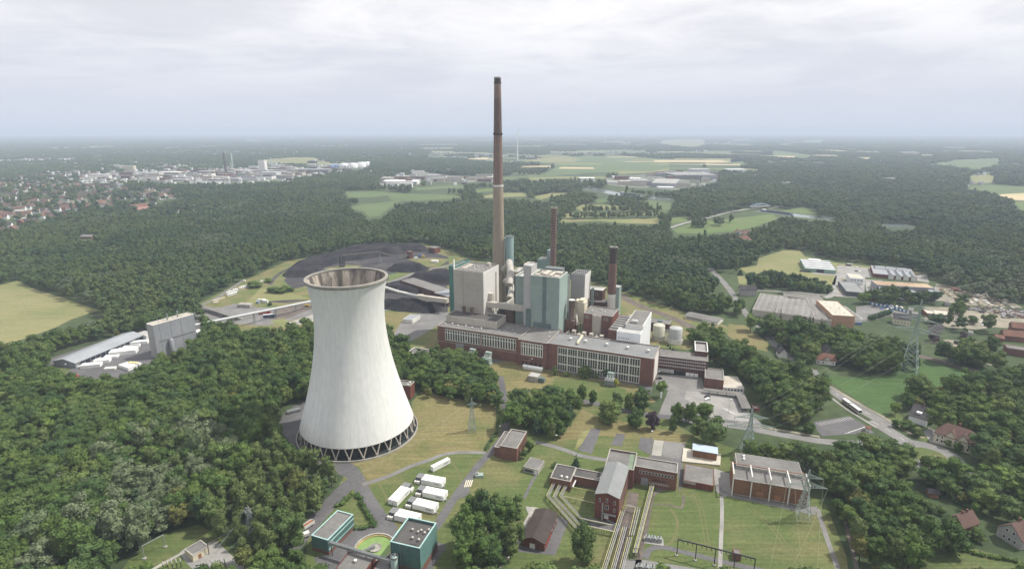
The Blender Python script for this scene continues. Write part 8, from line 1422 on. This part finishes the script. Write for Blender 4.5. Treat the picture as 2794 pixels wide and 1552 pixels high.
# ------------------------------------------------------------------ woods
def finish_woods():
    W_ = grow_woods(); near = []; far = []
    for X, Y, R, s in W_:
        for x, y, r in zip(X, Y, R): (near if r < 620 else far).append((x, y, r, s))
    print('trees', len(near), len(far))
    near.sort(key=lambda t: t[2])
    wil = vnoise(np.array([t[0] for t in near]), np.array([t[1] for t in near]), 26, 21)
    birch = D2([(560,1250),(700,1120,6),(760,1150,8),(872,1185),(829,1267),(780,1318),(735,1365),(700,1440),(620,1440),(540,1340)])
    wil_zone = D2([(0,1500),(0,1150,8),(150,1100,8),(330,1020,8),(540,1060,8),(620,1130,6),(560,1190),(420,1330),(300,1440)])
    bx = inside(np.array([t[0] for t in near]), np.array([t[1] for t in near]), birch); wz = inside(np.array([t[0] for t in near]), np.array([t[1] for t in near]), wil_zone)
    kinds = list(TK); protos = []; pidx = {}
    for k in ('broad','birch','willow','bright','autumn','conifer','purple'):
        pidx[k] = (len(protos), len(TK[k])); protos += [c for c, _ in TK[k]]
    mid0 = len(protos); protos += MID; midv0 = len(protos); protos += MIDV; midt0 = len(protos); protos += MIDT; far0 = len(protos); protos += FARC
    st_n = np.random.default_rng(9).random((64,64)); stand = lambda x, y: .88+.34*st_n[int(x/75+y/190) % 64, int(y/110) % 64]
    P_, S_, R_, I_ = [], [], [], []; NIND = max(0, 300-N_BROAD[0]); ind = 0
    rg = random.Random(3)
    for i, (x, y, r, s) in enumerate(near):
        k = 'broad'; q = rg.random()
        if bx[i] and q < .85: k = 'birch'
        elif wz[i] and wil[i] > .68 and q < .8: k = 'willow'
        elif wil[i] < .2 and q < .55: k = 'bright'
        elif q > .985: k = 'conifer'
        elif q > .962: k = 'autumn'
        elif q > .88: k = 'birch'
        sc = rg.choice((rg.uniform(.6,.9),rg.uniform(.85,1.2),rg.uniform(1.0,1.5)))*(1.02 if k == 'willow' else 1); szz = (.35+.65*sc)*rg.uniform(.85,1.15)*stand(x,y)*(1.0 if x < 60 else .9)
        side = 'left of the cooling tower' if x < -60 else ('on the right below the road' if x > 120 else 'beside the lawns')
        if ind < NIND and r < 620:
            nm = {'broad':'leafy dark green tree','birch':'slim olive green birch','willow':'rounded silver grey willow','bright':'light green young tree','conifer':'dark pointed conifer','autumn':'olive brown leafy tree'}[k]
            tree(k, x, y, sc, nm+' among many in the wood '+side, nm+'s in the wood '+side, szz, rg.random()*6.28); ind += 1
        else:
            a, n = pidx[k]; P_.append((x,y,0)); S_.append((sc,sc,szz)); R_.append(rg.random()*6.28); I_.append(a+rg.randrange(n))
    fx = np.array([t[0] for t in far]); fy = np.array([t[1] for t in far]); fn = vnoise(fx,fy,85,41)*.6+vnoise(fx,fy,30,42)*.4; fo = vnoise(fx,fy,260,43)*.55+vnoise(fx,fy,70,44)*.45
    for i, (x, y, r, s) in enumerate(far):
        q = rg.random()
        if r < 3200:
            tall = rg.random() < .15
            sc = s/8.6*rg.uniform(.8,1.2); I_.append((midt0+rg.randrange(2)) if tall else mid0+rg.randrange(5)); szz = rg.uniform(.85,1.2)*(1.0+.08*(s > 12))*stand(x,y)
            if not tall:
                if fn[i] > .7: I_[-1] = midv0+rg.randrange(2)
                elif fo[i] > .58 and q < .7: I_[-1] = midv0+2+rg.randrange(2)
                elif fo[i] < .4 and q < .75: I_[-1] = midv0+4+rg.randrange(2)
        else: sc = s/33*rg.uniform(.85,1.25); I_.append(far0+rg.randrange(4)); szz = rg.uniform(.8,1.2)*(1 if s < 50 else 1.25)
        P_.append((x,y,0)); S_.append((sc,sc,szz)); R_.append(rg.random()*6.28)
    stuff_trees('woodland', protos, np.array(P_), np.array(S_, np.float32), np.array(R_, np.float32), np.array(I_, np.int32))
finish_woods()
# ------------------------------------------------------------------ the air
def haze():
    mb = MB(); F = Fr((-60000,-6000), (1,0)); mb.box(F, 0, 120000, 0, 60000, -1.0, 275)
    o = mb.build('haze', [haze_mat()]); o['kind'] = 'stuff'
def haze_mat():
    m = bpy.data.materials.new('haze'); m.use_nodes = True; nt = m.node_tree; nt.nodes.remove(nt.nodes['Principled BSDF'])
    v = nt.nodes.new('ShaderNodeVolumePrincipled'); v.inputs['Color'].default_value = (.72,.835,1,1); v.inputs['Density'].default_value = HAZE
    nt.links.new(v.outputs[0], nt.nodes['Material Output'].inputs['Volume']); return m
HAZE = 1.22e-4
haze()
